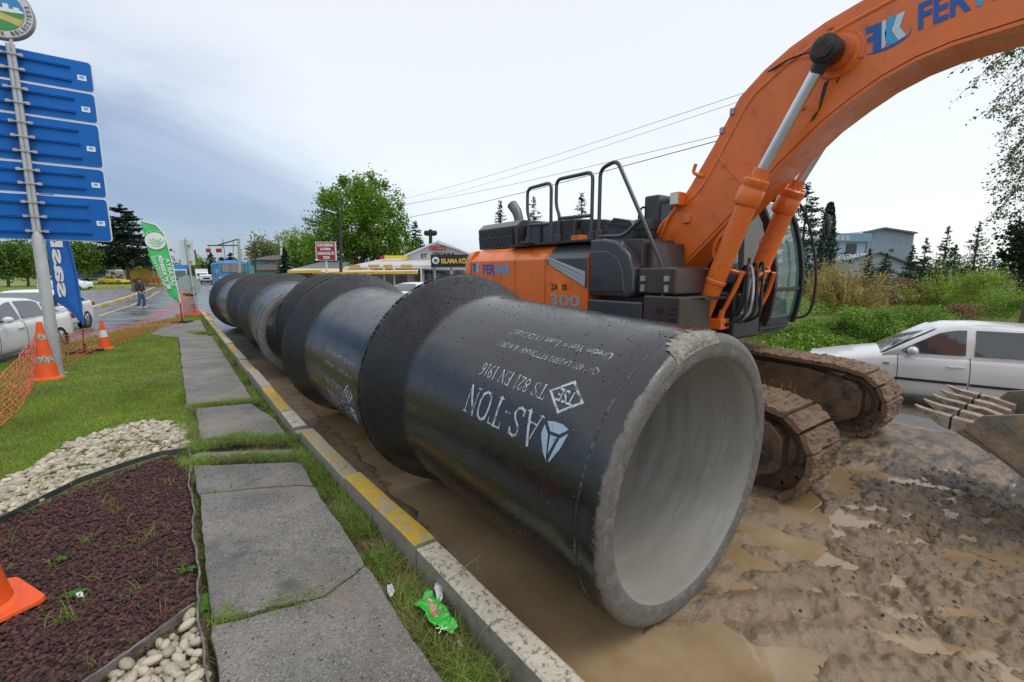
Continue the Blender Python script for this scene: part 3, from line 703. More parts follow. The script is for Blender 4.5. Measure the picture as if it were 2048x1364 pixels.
# tufts growing in the beds
r_ = np.random.default_rng(5); L = []
for px, py in ((200, 985), (245, 975), (205, 1010), (230, 1025), (300, 1000), (340, 965), (335, 1060), (300, 1070), (280, 1090), (170, 1085), (190, 1070), (250, 1095), (105, 1125), (30, 1085), (350, 1110), (365, 1145), (165, 1200), (130, 1200), (280, 1180), (190, 1155), (320, 1225), (150, 1235), (120, 1240), (205, 1375), (250, 1205), (300, 1135), (60, 1025), (265, 920), (350, 915), (230, 960), (355, 985), (260, 1040)):
    c = G(px, py, .13); n = int(r_.integers(5, 16)); P = np.column_stack([c.x + r_.normal(size=n) * .018, c.y + r_.normal(size=n) * .02, np.full(n, .115)]); L.append(blades(P, .06 + .04 * r_.random(), .004, 1.1, int(px + py), 4))
for px, py, n in ((20, 1000, 40), (50, 995, 30), (85, 985, 40), (140, 930, 35), (180, 940, 40), (215, 900, 60), (240, 885, 80), (270, 900, 60), (290, 885, 70), (325, 865, 25), (250, 905, 60), (150, 960, 50), (90, 965, 30), (55, 975, 20), (310, 890, 40), (280, 912, 40)):
    c = G(px, py, .13); P = np.column_stack([c.x + r_.normal(size=n) * .05, c.y + r_.normal(size=n) * .05, np.full(n, .115)]); L.append(blades(P, .075, .005, .9, int(px + py), 3))
c = [G(px, py, .12) for px, py in ((180, 1340), (260, 1290), (395, 1290), (402, 1330), (330, 1290), (390, 1250))]
for i, q in enumerate(c): n = 6; P = np.column_stack([q.x + r_.normal(size=n) * .01, q.y + r_.normal(size=n) * .01, np.full(n, .12)]); L.append(blades(P, .08, .0035, 1.2, i, 4))
V, F = merge(L); o = npmesh('grass_tufts', V, F, m_wg); tag(o, 'thin grass tufts growing through the gravel and pebbles', 'weeds', kind='stuff')
# broad-leaved weeds
m_weed = leafmat('weed_leaf', (0.06, 0.20, 0.02), 0.3)
def weed(c, n, r, seed, label):
    r_ = random.Random(seed); root = thing('weed', c, label, 'weed')
    for i in range(n):
        a = r_.random() * 6.3; l = r * (0.6 + 0.6 * r_.random()); w = l * 0.26; mb = MB(); rows = []
        for j in range(6):
            t = j / 5; wd = w * math.sin(PI * min(t * .9 + .08, 1)) * (1 + .15 * math.sin(j * 3)); x = l * t; zz = .02 + l * (0.55 * t - 0.5 * t * t)
            rows.append([Vector((x, -wd, zz)), Vector((x, 0, zz - .006)), Vector((x, wd, zz))])
        rot = Matrix.Rotation(a, 3, 'Z'); mb.loft([[rot @ p for p in q] for q in rows], close=False, caps=False)
        mb.build('leaf', m_weed, root, smooth='all')
weed(G(415, 1215, .1), 11, .095, 1, 'bright green broad-leaved weed at the left edge of the footpath')
weed(G(375, 1145, .12), 6, .05, 2, 'small dark green weed at the right edge of the lava gravel')
weed(G(150, 1195, .12), 7, .06, 3, 'low pale green weed in the middle of the lava gravel')
weed(G(120, 1125, .12), 5, .045, 4, 'tiny leafy weed in the lava gravel near the left border')
weed(G(735, 1115, .07), 8, .06, 5, 'dark leafy weed in the kerb strip beside the long slab')
weed(G(760, 1150, .07), 7, .06, 6, 'leafy weed in the kerb strip just before the paper scrap')
# ================================================================= CONCRETE PIPES
def pipemat():
    m = bpy.data.materials.new('bitumen_coating'); m.use_nodes = True; nt = m.node_tree; N = nt.nodes.new; L = nt.links.new; b = nt.nodes['Principled BSDF']
    t = N('ShaderNodeTexCoord'); oi = N('ShaderNodeObjectInfo')
    off = N('ShaderNodeVectorMath'); off.operation = 'ADD'; cmb = N('ShaderNodeCombineXYZ'); mu = N('ShaderNodeMath'); mu.operation = 'MULTIPLY'; mu.inputs[1].default_value = 40
    L(oi.outputs['Random'], mu.inputs[0]); L(mu.outputs[0], cmb.inputs[1]); L(t.outputs['Object'], off.inputs[0]); L(cmb.outputs[0], off.inputs[1])
    def noise(s, d=5, r=0.6, src=off.outputs[0], sc=None):
        if sc:
            mp = N('ShaderNodeMapping'); mp.inputs['Scale'].default_value = sc; L(src, mp.inputs[0]); src = mp.outputs[0]
        n = N('ShaderNodeTexNoise'); n.inputs['Scale'].default_value = s; n.inputs['Detail'].default_value = d; n.inputs['Roughness'].default_value = r; L(src, n.inputs['Vector']); return n.outputs[0]
    def rm(x, a, b_, c=0.0, d=1.0):
        n = N('ShaderNodeMapRange'); n.inputs[1].default_value = a; n.inputs[2].default_value = b_; n.inputs[3].default_value = c; n.inputs[4].default_value = d; L(x, n.inputs[0]); return n.outputs[0]
    def mt(op, a, b_):
        n = N('ShaderNodeMath'); n.operation = op
        for i, x in enumerate((a, b_)):
            if isinstance(x, (int, float)): n.inputs[i].default_value = x
            else: L(x, n.inputs[i])
        return n.outputs[0]
    def mix(fac, a, b_):
        n = N('ShaderNodeMix'); n.data_type = 'RGBA'; L(fac, n.inputs['Factor'])
        for k, v in (('A', a), ('B', b_)):
            if isinstance(v, tuple): n.inputs[k].default_value = (*v, 1)
            else: L(v, n.inputs[k])
        return n.outputs['Result']
    sp = N('ShaderNodeSeparateXYZ'); L(t.outputs['Object'], sp.inputs[0]); y = sp.outputs['Y']
    c = mix(rm(noise(3.0), .35, .65), (0.003, 0.0032, 0.004), (0.008, 0.0085, 0.010))
    c = mix(rm(noise(150, 2, .5), .735, .76), c, (0.30, 0.29, 0.27))            # fine pale grit spatter
    pf = mt('MULTIPLY', rm(noise(0.9, 4, .6), .60, .74), .5)
    c = mix(pf, c, (0.035, 0.033, 0.022))
    # brown mud splash low on the flank
    z = sp.outputs['Z']; low = mt('MULTIPLY', rm(z, -.45, -.68), rm(noise(2.2, 6, .7, sc=(1, .6, 2)), .50, .62)); c = mix(low, c, (0.17, 0.12, 0.07))
    # bare concrete where the coating stops at the spigot edge
    edge = mt('ADD', y, mt('MULTIPLY', mt('SUBTRACT', noise(14, 6, .7), .5), 0.085)); ef = rm(edge, 0.030, 0.016)
    conc = mix(rm(noise(30, 6, .7), .35, .65), (0.15, 0.14, 0.125), (0.085, 0.08, 0.072))
    c = mix(ef, c, conc); L(c, b.inputs['Base Color'])
    bell = rm(mt('ADD', y, mt('MULTIPLY', noise(9, 4, .6), .06)), 1.93, 2.0)
    ro = mt('ADD', mt('ADD', rm(noise(4), .35, .65, 0.15, 0.27), mt('MULTIPLY', bell, .26)), mt('MULTIPLY', rm(noise(60, 3, .6), .5, .7), 0.10))
    ro2 = mt('ADD', ro, mt('MULTIPLY', ef, .35)); L(ro2, b.inputs['Roughness']); L(rm(bell, 0, 1, .9, .45), b.inputs['Specular IOR Level'])
    bp = N('ShaderNodeBump'); bp.inputs['Distance'].default_value = 0.006; L(mt('ADD', .20, mt('MULTIPLY', bell, .75)), bp.inputs['Strength'])
    hh = mt('ADD', mt('MULTIPLY', noise(38, 5, .65), 1.0), mt('MULTIPLY', rm(noise(70, 2, .5, sc=(1, 1, .35)), .64, .74), .9))
    L(hh, bp.inputs['Height']); L(bp.outputs[0], b.inputs['Normal'])
    return m
m_bit = pipemat()
def coremat():
    m = mat('pipe_concrete', (0.40, 0.385, 0.35), 0.55, var=0.10, scale=1.2, bump=0.16, bscale=60, col2=(0.29, 0.28, 0.255), mix=(.40, .60), mscale=2.2, aniso=(.5, 3.2, .5), rvar=.15)
    nt = m.node_tree; N = nt.nodes.new; L = nt.links.new; b = nt.nodes['Principled BSDF']; t = N('ShaderNodeTexCoord')
    vo = N('ShaderNodeTexNoise'); vo.inputs['Scale'].default_value = 60; vo.inputs['Detail'].default_value = 3; L(t.outputs['Object'], vo.inputs['Vector'])
    big = N('ShaderNodeTexNoise'); big.inputs['Scale'].default_value = 3.5; L(t.outputs['Object'], big.inputs['Vector'])
    a = N('ShaderNodeMapRange'); a.inputs[1].default_value = .67; a.inputs[2].default_value = .70; L(vo.outputs[0], a.inputs[0])
    a2 = N('ShaderNodeMapRange'); a2.inputs[1].default_value = .35; a2.inputs[2].default_value = .6; L(big.outputs[0], a2.inputs[0])
    mu = N('ShaderNodeMath'); mu.operation = 'MULTIPLY'; L(a.outputs[0], mu.inputs[0]); L(a2.outputs[0], mu.inputs[1])
    mx = N('ShaderNodeMix'); mx.data_type = 'RGBA'; s = b.inputs['Base Color'].links[0].from_socket
    L(mu.outputs[0], mx.inputs['Factor']); L(s, mx.inputs['A']); mx.inputs['B'].default_value = (0.075, 0.062, 0.048, 1)
    # wet brown film along the invert of the bore
    sp = N('ShaderNodeSeparateXYZ'); L(t.outputs['Object'], sp.inputs[0]); lo = N('ShaderNodeMapRange'); lo.inputs[1].default_value = -.45; lo.inputs[2].default_value = -.70; L(sp.outputs['Z'], lo.inputs[0])
    mu2 = N('ShaderNodeMath'); mu2.operation = 'MULTIPLY'; L(lo.outputs[0], mu2.inputs[0]); mu2.inputs[1].default_value = .55
    mx2 = N('ShaderNodeMix'); mx2.data_type = 'RGBA'; L(mu2.outputs[0], mx2.inputs['Factor']); L(mx.outputs['Result'], mx2.inputs['A']); mx2.inputs['B'].default_value = (0.20, 0.18, 0.145, 1)
    L(mx2.outputs['Result'], b.inputs['Base Color'])
    return m
m_core = coremat()
m_face = mat('spigot_face', (0.135, 0.128, 0.115), 0.55, var=0.22, scale=20, bump=0.7, bscale=90, col2=(0.215, 0.205, 0.185), mix=(.5, .68), mscale=12)
m_chip = mat('broken_concrete', (0.40, 0.37, 0.31), 0.85, var=0.2, scale=40, bump=1.0, bscale=70, col2=(0.24, 0.22, 0.19), mix=(.45, .6), mscale=24)
m_tar = mat('tar_bead', (0.012, 0.011, 0.011), 0.3, var=0.3, scale=30, bump=0.8, bscale=60, col2=(.12, .11, .10), mix=(.62, .72), mscale=45)
def sprayed(name, col, lo=.40, hi=.52):
    m = bpy.data.materials.new(name); m.use_nodes = True; nt = m.node_tree; N = nt.nodes.new; L = nt.links.new; b = nt.nodes['Principled BSDF']
    t = N('ShaderNodeTexCoord'); n = N('ShaderNodeTexNoise'); n.inputs['Scale'].default_value = 22; n.inputs['Detail'].default_value = 6; n.inputs['Roughness'].default_value = .7; L(t.outputs['Object'], n.inputs['Vector'])
    a = N('ShaderNodeMapRange'); a.inputs[1].default_value = lo; a.inputs[2].default_value = hi; a.inputs[3].default_value = .15; a.inputs[4].default_value = .95; L(n.outputs[0], a.inputs[0]); L(a.outputs[0], b.inputs['Alpha'])
    b.inputs['Base Color'].default_value = (*col, 1); b.inputs['Roughness'].default_value = .55
    return m
m_spray = sprayed('sprayed_white', (0.50, 0.56, 0.62)); m_spray2 = sprayed('sprayed_pale_blue', (0.34, 0.46, 0.58), .3, .42); m_spray3 = sprayed('sprayed_thin', (0.42, 0.46, 0.50), .44, .60)
# outer profile: near end is the spigot, far end the bell
OUT = [(0.795, -0.0), (0.815, 0.004), (0.835, 0.016), (0.845, 0.035), (0.846, 0.105), (0.847, 0.125), (0.8515, 0.14), (0.852, 0.30), (0.85, 0.34), (0.85, 1.0), (0.85, 1.80), (0.8505, 1.90), (0.853, 1.93), (0.860, 1.96), (0.885, 2.05), (0.915, 2.15), (0.945, 2.25), (0.968, 2.32), (0.984, 2.37), (0.995, 2.41), (1.0, 2.45), (0.992, 2.487), (0.975, 2.5)]
INN = [(0.975, 2.5), (0.90, 2.5), (0.885, 2.49), (0.872, 2.36), (0.865, 2.35), (0.70, 2.35), (0.70, 1.6), (0.70, 0.9), (0.70, 0.3), (0.702, 0.06), (0.712, 0.012)]
FACE = [(0.712, 0.012), (0.728, 0.0), (0.76, 0.0), (0.795, 0.0)]
def lathe_y(prof, n=144, wob=0.0, seed=1):
    mb = MB(); cols = n; vs = []; fs = []
    for i, (r, h) in enumerate(prof):
        for k in range(n):
            a = 2 * PI * k / n; vs.append((r * math.sin(a), h, r * math.cos(a)))
    for i in range(len(prof) - 1):
        for k in range(n): fs.append((i * n + k, i * n + (k + 1) % n, (i + 1) * n + (k + 1) % n, (i + 1) * n + k))
    return mb.add(vs, fs)
def surf_pt(L_, ang, R_=0.85, off=0.003):
    a = R(ang); return Vector((-(R_ + off) * math.sin(a), L_, (R_ + off) * math.cos(a)))
def on_pipe(parent, s, L0, L1, a0, a1, m, bold=0.0, name='lettering', shear=0.0, poly=None):
    if poly is None:
        vs, fs, (x0, x1, y0, y1) = text2d(s, bold)
        bm = bmesh.new(); bv = [bm.verts.new((x, y, 0)) for x, y in vs]
        for f in fs:
            try: bm.faces.new([bv[i] for i in f])
            except ValueError: pass
        for _ in range(2):
            es = [e for e in bm.edges if e.calc_length() > .22]
            if es: bmesh.ops.subdivide_edges(bm, edges=es, cuts=1); bmesh.ops.triangulate(bm, faces=bm.faces)
        vs = [(v.co.x, v.co.y) for v in bm.verts]; bm.verts.index_update(); fs = [tuple(v.index for v in f.verts) for f in bm.faces]; bm.free()
    else: vs, fs = poly; x0, x1, y0, y1 = 0, 1, 0, 1
    P = []
    for x, y in vs:
        u = (x - x0) / (x1 - x0); v = (y - y0) / (y1 - y0)
        P.append(surf_pt(L0 + (L1 - L0) * (u + shear * v), a0 + (a1 - a0) * v))
    mb = MB(); mb.add(P, fs); return mb.build(name, m, parent)
def stroke(pts, w):
    """polyline with width as quads in unit space"""
    V = []; F = []
    for (ax_, ay), (bx, by) in zip(pts[:-1], pts[1:]):
        d = Vector((bx - ax_, by - ay)); L_ = d.length; n_ = max(1, int(L_ / .15)); d.normalize(); p = Vector((-d.y, d.x)) * w / 2
        k0 = len(V)
        for j in range(n_ + 1):
            q = Vector((ax_, ay)) + d * (L_ * j / n_ + (w * .5 if j == n_ else (-w * .5 if j == 0 else 0))); V += [(q.x - p.x, q.y - p.y), (q.x + p.x, q.y + p.y)]
        for j in range(n_): F.append((k0 + 2 * j, k0 + 2 * j + 1, k0 + 2 * j + 3, k0 + 2 * j + 2))
    return V, F
def fillpoly(pts, n=6):
    bm = bmesh.new(); f = bm.faces.new([bm.verts.new((x, y, 0)) for x, y in pts]); bmesh.ops.triangulate(bm, faces=[f])
    bmesh.ops.subdivide_edges(bm, edges=bm.edges[:], cuts=2, use_grid_fill=True); bmesh.ops.triangulate(bm, faces=bm.faces)
    bm.verts.index_update(); r = [(v.co.x, v.co.y) for v in bm.verts], [tuple(v.index for v in f.verts) for f in bm.faces]; bm.free(); return r
GLY = {   # stencil letters with serifs: (polyline, width) in a unit-high box; last number is the advance
 'A': ([([(.04, 0), (.36, 1)], .05), ([(.34, 1), (.68, 0)], .12), ([(.15, .32), (.56, .32)], .05), ([(-.04, .02), (.14, .02)], .04), ([(.56, .02), (.80, .02)], .04)], .82),
 'S': ([([(.54, .80), (.46, .93), (.30, .97), (.14, .88), (.10, .73), (.18, .60), (.42, .42), (.50, .27), (.42, .09), (.26, .03), (.12, .08), (.05, .22)], .085), ([(.56, .97), (.56, .76)], .04), ([(.04, .03), (.04, .26)], .04)], .66),
 '-': ([([(.04, .36), (.28, .36)], .08)], .34),
 'T': ([([(.36, .0), (.36, .96)], .12), ([(.0, .97), (.72, .97)], .05), ([(.01, .97), (.01, .78)], .04), ([(.71, .97), (.71, .78)], .04), ([(.22, .02), (.50, .02)], .04)], .78),
 'O': ([([(.30, .98), (.14, .88), (.07, .65), (.06, .38), (.13, .13), (.30, .02)], .10), ([(.44, .02), (.61, .13), (.68, .38), (.67, .65), (.60, .88), (.44, .98)], .10), ([(.30, .98), (.44, .98)], .04), ([(.30, .02), (.44, .02)], .04)], .78),
 'N': ([([(.12, 0), (.12, .98)], .05), ([(.10, .97), (.66, .03)], .12), ([(.66, 0), (.66, .98)], .05), ([(-.02, .02), (.24, .02)], .04), ([(.54, .98), (.80, .98)], .04)], .84),
 'E': ([([(.14, 0), (.14, .98)], .12), ([(.02, .97), (.56, .97)], .05), ([(.02, .03), (.60, .03)], .05), ([(.14, .52), (.42, .52)], .05), ([(.57, .97), (.57, .80)], .04), ([(.60, .03), (.60, .22)], .04)], .68),
 '8': ([([(.28, .97), (.12, .86), (.14, .66), (.30, .54), (.46, .66), (.46, .86), (.28, .97)], .07), ([(.30, .53), (.10, .38), (.08, .18), (.28, .03), (.48, .16), (.48, .38), (.30, .53)], .09)], .58),
 '2': ([([(.08, .74), (.14, .92), (.30, .97), (.44, .86), (.44, .66), (.30, .42), (.06, .06)], .08), ([(.06, .05), (.50, .05)], .09)], .58),
 '1': ([([(.22, 0), (.22, .97)], .10), ([(.08, .82), (.22, .97)], .05), ([(.08, .02), (.38, .02)], .04)], .46),
 '9': ([([(.46, .70), (.42, .90), (.28, .97), (.12, .88), (.08, .70), (.14, .52), (.28, .46), (.42, .55), (.47, .72), (.44, .36), (.30, .10), (.10, .02)], .075)], .56),
 '6': ([([(.10, .30), (.14, .10), (.28, .03), (.44, .12), (.48, .30), (.42, .48), (.28, .54), (.14, .45), (.09, .28), (.12, .64), (.26, .90), (.46, .98)], .075)], .56), ' ': ([], .34)}
def serif_text(pipe, s, L0, L1, a0, a1, m):
    tot = sum(GLY[c][1] for c in s) + .06 * (len(s) - 1); x = 0
    for c in s:
        st, adv = GLY[c]; V, F = [], []
        for pl, w in st:
            v, f = stroke([(px_ + x, py_) for px_, py_ in pl], w); n0 = len(V); V += [(a / tot, b) for a, b in v]; F += [tuple(i + n0 for i in q) for q in f]
        if V: on_pipe(pipe, '', L0, L1, a0, a1, m, poly=(V, F), name='letter')
        x += adv + .06
def add_text(pipe, da=0.0, full=True):
    serif_text(pipe, 'AS-TON', 0.475, 1.16, 62.5 + da, 74 + da, m_spray)
    serif_text(pipe, 'TS 821 EN 1916', 0.535, 1.135, 51.6 + da, 57.3 + da, m_spray)
    on_pipe(pipe, 'Q=1400 L=2500 BETONARME BORU', 0.30, 1.14, 39 + da, 42.4 + da, m_spray3, 0.0)
    on_pipe(pipe, 'Üretim Yeri = İzmit / KOCAELİ', 0.30, 1.13, 31.2 + da, 35.6 + da, m_spray3, 0.01)
    # diamond mark
    dm = stroke([(0.5, 0.0), (1.0, 0.5), (0.5, 1.0), (0.0, 0.5), (0.5, 0.0)], 0.075)
    on_pipe(pipe, '', 0.285, 0.51, 47.2 + da, 59.2 + da, m_spray, poly=dm, name='stencil_mark')
    on_pipe(pipe, 'TSE', 0.335, 0.455, 50.7 + da, 55.7 + da, m_spray, 0.01)
    # shield mark, in three panes
    for pts in ([(0.02, .04), (.30, -.02), (.66, .0), (.92, .06), (.66, .26), (.30, .24)], [(-.02, .12), (.24, .33), (.42, .97), (.36, .96), (.10, .55)], [(.97, .16), (.98, .42), (.72, .80), (.48, 1.0), (.52, .92), (.70, .36)], [(.33, .33), (.62, .34), (.50, .80)]):
        on_pipe(pipe, '', 0.285, 0.455, 62.6 + da, 76.2 + da, m_spray2, poly=fillpoly(pts), name='stencil_mark')
def bead(n, r, h, w, seed, m, name, parent, amp=1.0):
    r_ = random.Random(seed); mb = MB(); k = 8; vs = []; fs = []
    for i in range(n):
        a = 2 * PI * i / n; s = w * (0.35 + amp * r_.random() ** 2); rr = r + w * 0.2 * r_.random(); hh = h + w * .5 * (r_.random() - .5)
        for j in range(k):
            b_ = 2 * PI * j / k; q = rr + s * math.cos(b_); vs.append((q * math.sin(a), hh + s * math.sin(b_), q * math.cos(a)))
    for i in range(n):
        for j in range(k): fs.append((i * k + j, i * k + (j + 1) % k, ((i + 1) % n) * k + (j + 1) % k, ((i + 1) % n) * k + j))
    mb.add(vs, fs); return mb.build(name, m, parent, smooth='all')
def make_pipe(label):
    root = thing('concrete_pipe', (0, 0, 0), label, 'pipe', 'large black-coated concrete pipes laid in a row along the kerb')
    lathe_y(OUT, 160).build('coated_barrel', m_bit, root, smooth=True)
    lathe_y(INN, 96).build('bore', m_core, root, smooth=True)
    lathe_y(FACE, 160).build('end_face', m_face, root, smooth=True)
    bead(420, 0.999, 2.492, 0.011, 5, m_tar, 'tar_bead', root)
    bead(380, 0.846, 0.132, 0.006, 8, mat('grit_bead', (0.10, 0.095, 0.085), .6, var=.3, scale=40, col2=(.02, .02, .02), mix=(.45, .55), mscale=20, bump=.6), 'sealing_groove', root, 1.6)
    # crumbs of tar and grit sticking to the coating
    g_ = np.random.default_rng(12); n = 1500; L_ = np.where(g_.random(n) < .72, 1.95 + .53 * g_.random(n), .16 + 1.8 * g_.random(n)); an = np.radians(g_.normal(20, 42, n)); rr = np.interp(L_, [h for _, h in OUT], [r for r, _ in OUT])
    P = np.column_stack([-rr * np.sin(an), L_, rr * np.cos(an)])
    o = stones('tar_crumbs', P, .0042, m_tar, .6, .5, 13, root); tag(o, kind='stuff')
    n = 260; L_ = .1 + 2.3 * g_.random(n); an = np.radians(g_.normal(75, 28, n)); rr = np.interp(L_, [h for _, h in OUT], [r for r, _ in OUT]); P = np.column_stack([-rr * np.sin(an), L_, rr * np.cos(an)])
    o = stones('pale_grit', P, .0018, mat('pale_grit', (.45, .43, .38), .8), .6, .5, 14, root); tag(o, kind='stuff')
    return root
A0 = R(2.07)
def pipe_pose(o, dx, L0, dx1=None, tilt=3.35, z0=0.838):
    """dx, L0: sideways offset and near-end station; dx1: offset of the far end"""
    dx1 = dx if dx1 is None else dx1
    def W_(x, y): x += 2.31; y += 1.23; return Vector((x * math.cos(A0) - y * math.sin(A0), x * math.sin(A0) + y * math.cos(A0), 0))
    a, b = W_(dx, L0), W_(dx1, L0 + 2.5); d = b - a
    o.location = (a.x, a.y, z0); o.rotation_euler = (R(tilt), 0, math.atan2(-d.x, d.y))
PL = ['nearest concrete pipe with its open grey mouth towards the camera', 'second concrete pipe from the camera, right behind the open-mouthed one',
      'third concrete pipe, set back to the right so only its rim shows', 'fourth concrete pipe with greenish sheen and a bare concrete rim on its near end',
      'fifth concrete pipe, a narrow black band between two rims', 'sixth concrete pipe, last but one of the row', 'farthest concrete pipe, at the left end of the row beside the bus']
p1 = make_pipe(PL[0])
copies = []
for i in range(1, 7):
    c = copy_tree(p1); c['label'] = PL[i]; copies.append(c)
pipe_pose(p1, 0, 0.0)
for c, (dx, l0, dx1) in zip(copies, ((0, 2.8, 0), (.45, 5.38, .47), (.03, 8.05, .26), (.30, 10.55, .38), (.5, 13.05, .6), (.45, 15.55, .36))): pipe_pose(c, dx, l0, dx1)
add_text(p1); add_text(copies[0], 40)
# chipped patch at the crown of the near pipe's mouth
def chip():
    r_ = random.Random(4); mb = MB(); na, nl = 110, 12; vs = []; fs = []
    for i in range(na + 1):
        a = -3 + 28 * i / na; k = math.sin(PI * i / na) ** 0.5 * (.35 + 1.1 * float(fbm(np.array(i * .16), np.array(.5), 3, 4))); L1 = 0.012 + 0.115 * k * (.85 + .35 * float(fbm(np.array(i * .55), np.array(2.5), 4, 9)))
        for j in range(nl + 1):
            l = -0.001 + (L1 + .001) * j / nl; rr = float(np.interp(l, [-.001, 0, .004, .016, .035, .2], [.79, .797, .817, .838, .848, .850])) + 0.002 + 0.0045 * r_.random() * (0 < j < nl)
            vs.append((-rr * math.sin(R(a)), l, rr * math.cos(R(a))))
    for i in range(na):
        for j in range(nl): q = i * (nl + 1) + j; fs.append((q, q + 1, q + nl + 2, q + nl + 1))
    mb.add(vs, fs); mb.build('chipped_patch', m_chip, p1)
chip()
# ================================================================= EXCAVATOR (faces -Y; its right-hand side looks at the road kerb)
ex = thing('excavator', (5.62, 3.9, 0), 'big orange crawler excavator with muddy tracks standing behind the pipes', 'excavator')
BX = lambda name, m, *a, bevel=0.02, seg=2: MB().rng(*a).build(name, m, ex, world=True, bevel=bevel, seg=seg)
SX = lambda X0, X1: (lambda u, v, d: (d, u, v))          # (y,z) outlines extruded along X
def yz(poly, x0, x1, name, m, parent=ex, bevel=0.012, smooth=False):
    return MB().prism(poly, lambda u, v, d: (d, u, v), x0, x1).build(name, m, parent, world=True, bevel=bevel, smooth=smooth)
# ---- tracks
def track(x0, x1, yf, yr, label_mud=True):
    """shoes laid around an idler (front) and sprocket (rear)"""
    r0 = 0.44; zc = 0.50; rf = .365; zf = .41; yf_c, yr_c = yf + rf + .05, yr - r0 - .06; xc = (x0 + x1) / 2
    path_ = []                                   # (y,z,angle) for shoe centres
    top = np.linspace(yr_c, yf_c, 21); per = []
    for i, y in enumerate(top[:-1]): per.append((y, (zc + r0) * (1 - i / 20) + (zf + rf) * i / 20 + 0.02 - 0.02 * math.sin(PI * i / 20), 0))
    for i in range(7): a = PI / 2 + PI * i / 7; per.append((yf_c + rf * math.cos(a), zf + rf * math.sin(a), i / 8 * PI))
    for y in top[::-1][:-1]: per.append((y, .05, PI))
    for i in range(8): a = -PI / 2 + PI * i / 8; per.append((yr_c + r0 * math.cos(a), zc + r0 * math.sin(a), PI + i / 8 * PI))
    pts = [Vector((0, p[0], p[1])) for p in per]; n = len(pts); r_ = random.Random(int(x0 * 10))
    for i, p in enumerate(pts):
        q = pts[(i + 1) % n]; t = (q - p).normalized(); mid = (p + q) / 2; out = Vector((0, t.z, -t.y))
        if (mid - Vector((0, (yf_c + yr_c) / 2, zc))).dot(out) < 0: out = -out
        Lk = (q - p).length * .97; mb = MB()
        c0 = mid + out * .035
        # plate with three grousers and a caked, uneven layer of mud
        prof = [(-.52, 0), (-.52, .03), (-.47, .052), (-.42, .052), (-.39, .024), (-.22, .022), (-.08, .020), (-.05, .044), (.0, .044), (.03, .020), (.2, .02), (.35, .022), (.38, .048), (.44, .048), (.52, .02), (.52, 0)]
        rings = []; nx = 18
        for k in range(nx + 1):
            x = x0 + (x1 - x0) * k / nx; rg = []
            for (u, h) in prof:
                cake = (0.0 if h == 0 else (0.005 * r_.random() + (h < .03) * (.050 * float(fbm(np.array(k * .9 + i * 3.1), np.array(u * 6.0 + i), 3, 5)) + .008 * r_.random())))
                rg.append(Vector((x + (.008 * r_.random() if k in (0, nx) else 0), 0, 0)) + c0 + t * (u * Lk) + out * (h - .01 + cake))
            rings.append(rg)
        mb.loft(rings); mb.build('track_shoe', M['mud'], ex, world=True)
    # chain links
    mb = MB()
    for i, p in enumerate(pts):
        q = pts[(i + 1) % n]
        for sx in (-.10, .10): mb.bar(Vector((xc + sx, p.y, p.z)), Vector((xc + sx, q.y, q.z)), .035, .10)
    mb.build('track_chain', M['mudsteel'], ex, world=True)
    # frame, idler, sprocket, rollers
    fr = [(yf_c + .05, .13), (yf_c - .14, .24), (yf_c - .17, .34), (yf_c - .17, .56), (yf_c - .05, .68), (yf_c + .45, .76), (yr_c - .6, .84), (yr_c - .1, .74), (yr_c - .1, .28), (yr_c - .5, .20), (yf_c + .5, .17)]
    fo = yz(fr, x0 + .05, x1 - .06, 'track_frame', M['mudsteel'], bevel=.02)
    w = MB(); w.lathe([(0, -.16), (.12, -.16), (.13, -.12), (.23, -.10), (.28, -.13), (.315, -.12), (.315, .12), (.28, .13), (.23, .10), (.13, .12), (.12, .16), (0, .16)], (xc, yf_c, zf), (1, 0, 0), 32)
    w.build('idler', M['mudsteel'], ex, world=True, smooth=True)
    w = MB()
    for k in range(21):
        a0, a1, a2, a3 = [2 * PI * (k + s) / 21 for s in (0, .3, .5, .8)]
    w.lathe([(0, -.18), (.2, -.18), (.25, -.1), (.40, -.05), (.40, .05), (.25, .1), (.2, .18), (0, .18)], (xc, yr_c, zc), (1, 0, 0), 21); w.build('sprocket', M['mudsteel'], ex, world=True, smooth=True)
    for k in range(8):
        y = yf_c + .45 + k * (yr_c - yf_c - .9) / 7
        MB().lathe([(0, -.17), (.10, -.17), (.10, -.12), (.075, -.1), (.075, .1), (.10, .12), (.10, .17), (0, .17)], (xc, y, .18), (1, 0, 0), 14).build('roller', M['mudsteel'], ex, world=True, smooth=True)
    MB().cyl((x0 + .14, yf_c, zf), (x1 - .14, yf_c, zf), .06, 14).build('idler_hub', M['mudsteel'], ex, world=True, smooth=True)
    return fo
f1 = track(4.10, 4.70, 1.40, 6.25); f2 = track(6.52, 7.12, 1.53, 6.30)
lt = letters('HITACHI', (6.57, 3.35, .40), (0, -1, 0), (0, 0, 1), .85, .15, mat('faded_yellow', (.5, .27, .02), .7, var=.3, scale=20, col2=(.2, .13, .08), mix=(.45, .52), mscale=14), f2, th=.004)
# undercarriage centre and slew ring
BX('car_body', M['mudsteel'], 4.6, 6.6, 3.2, 4.7, .45, .95, bevel=.05)
MB().lathe([(0, 0), (.66, 0), (.70, .04), (.70, .2), (.62, .24), (0, .24)], (5.62, 3.95, .93), (0, 0, 1), 40).build('slew_ring', M['mudsteel'], ex, world=True, smooth=True)
# ---- deck and lower frame
BX('deck_frame', M['black'], 4.42, 7.02, 2.95, 7.2, 1.15, 1.32, bevel=.02)
BX('centre_frame', M['black'], 5.30, 5.95, 2.75, 4.6, 1.2, 1.75, bevel=.03)
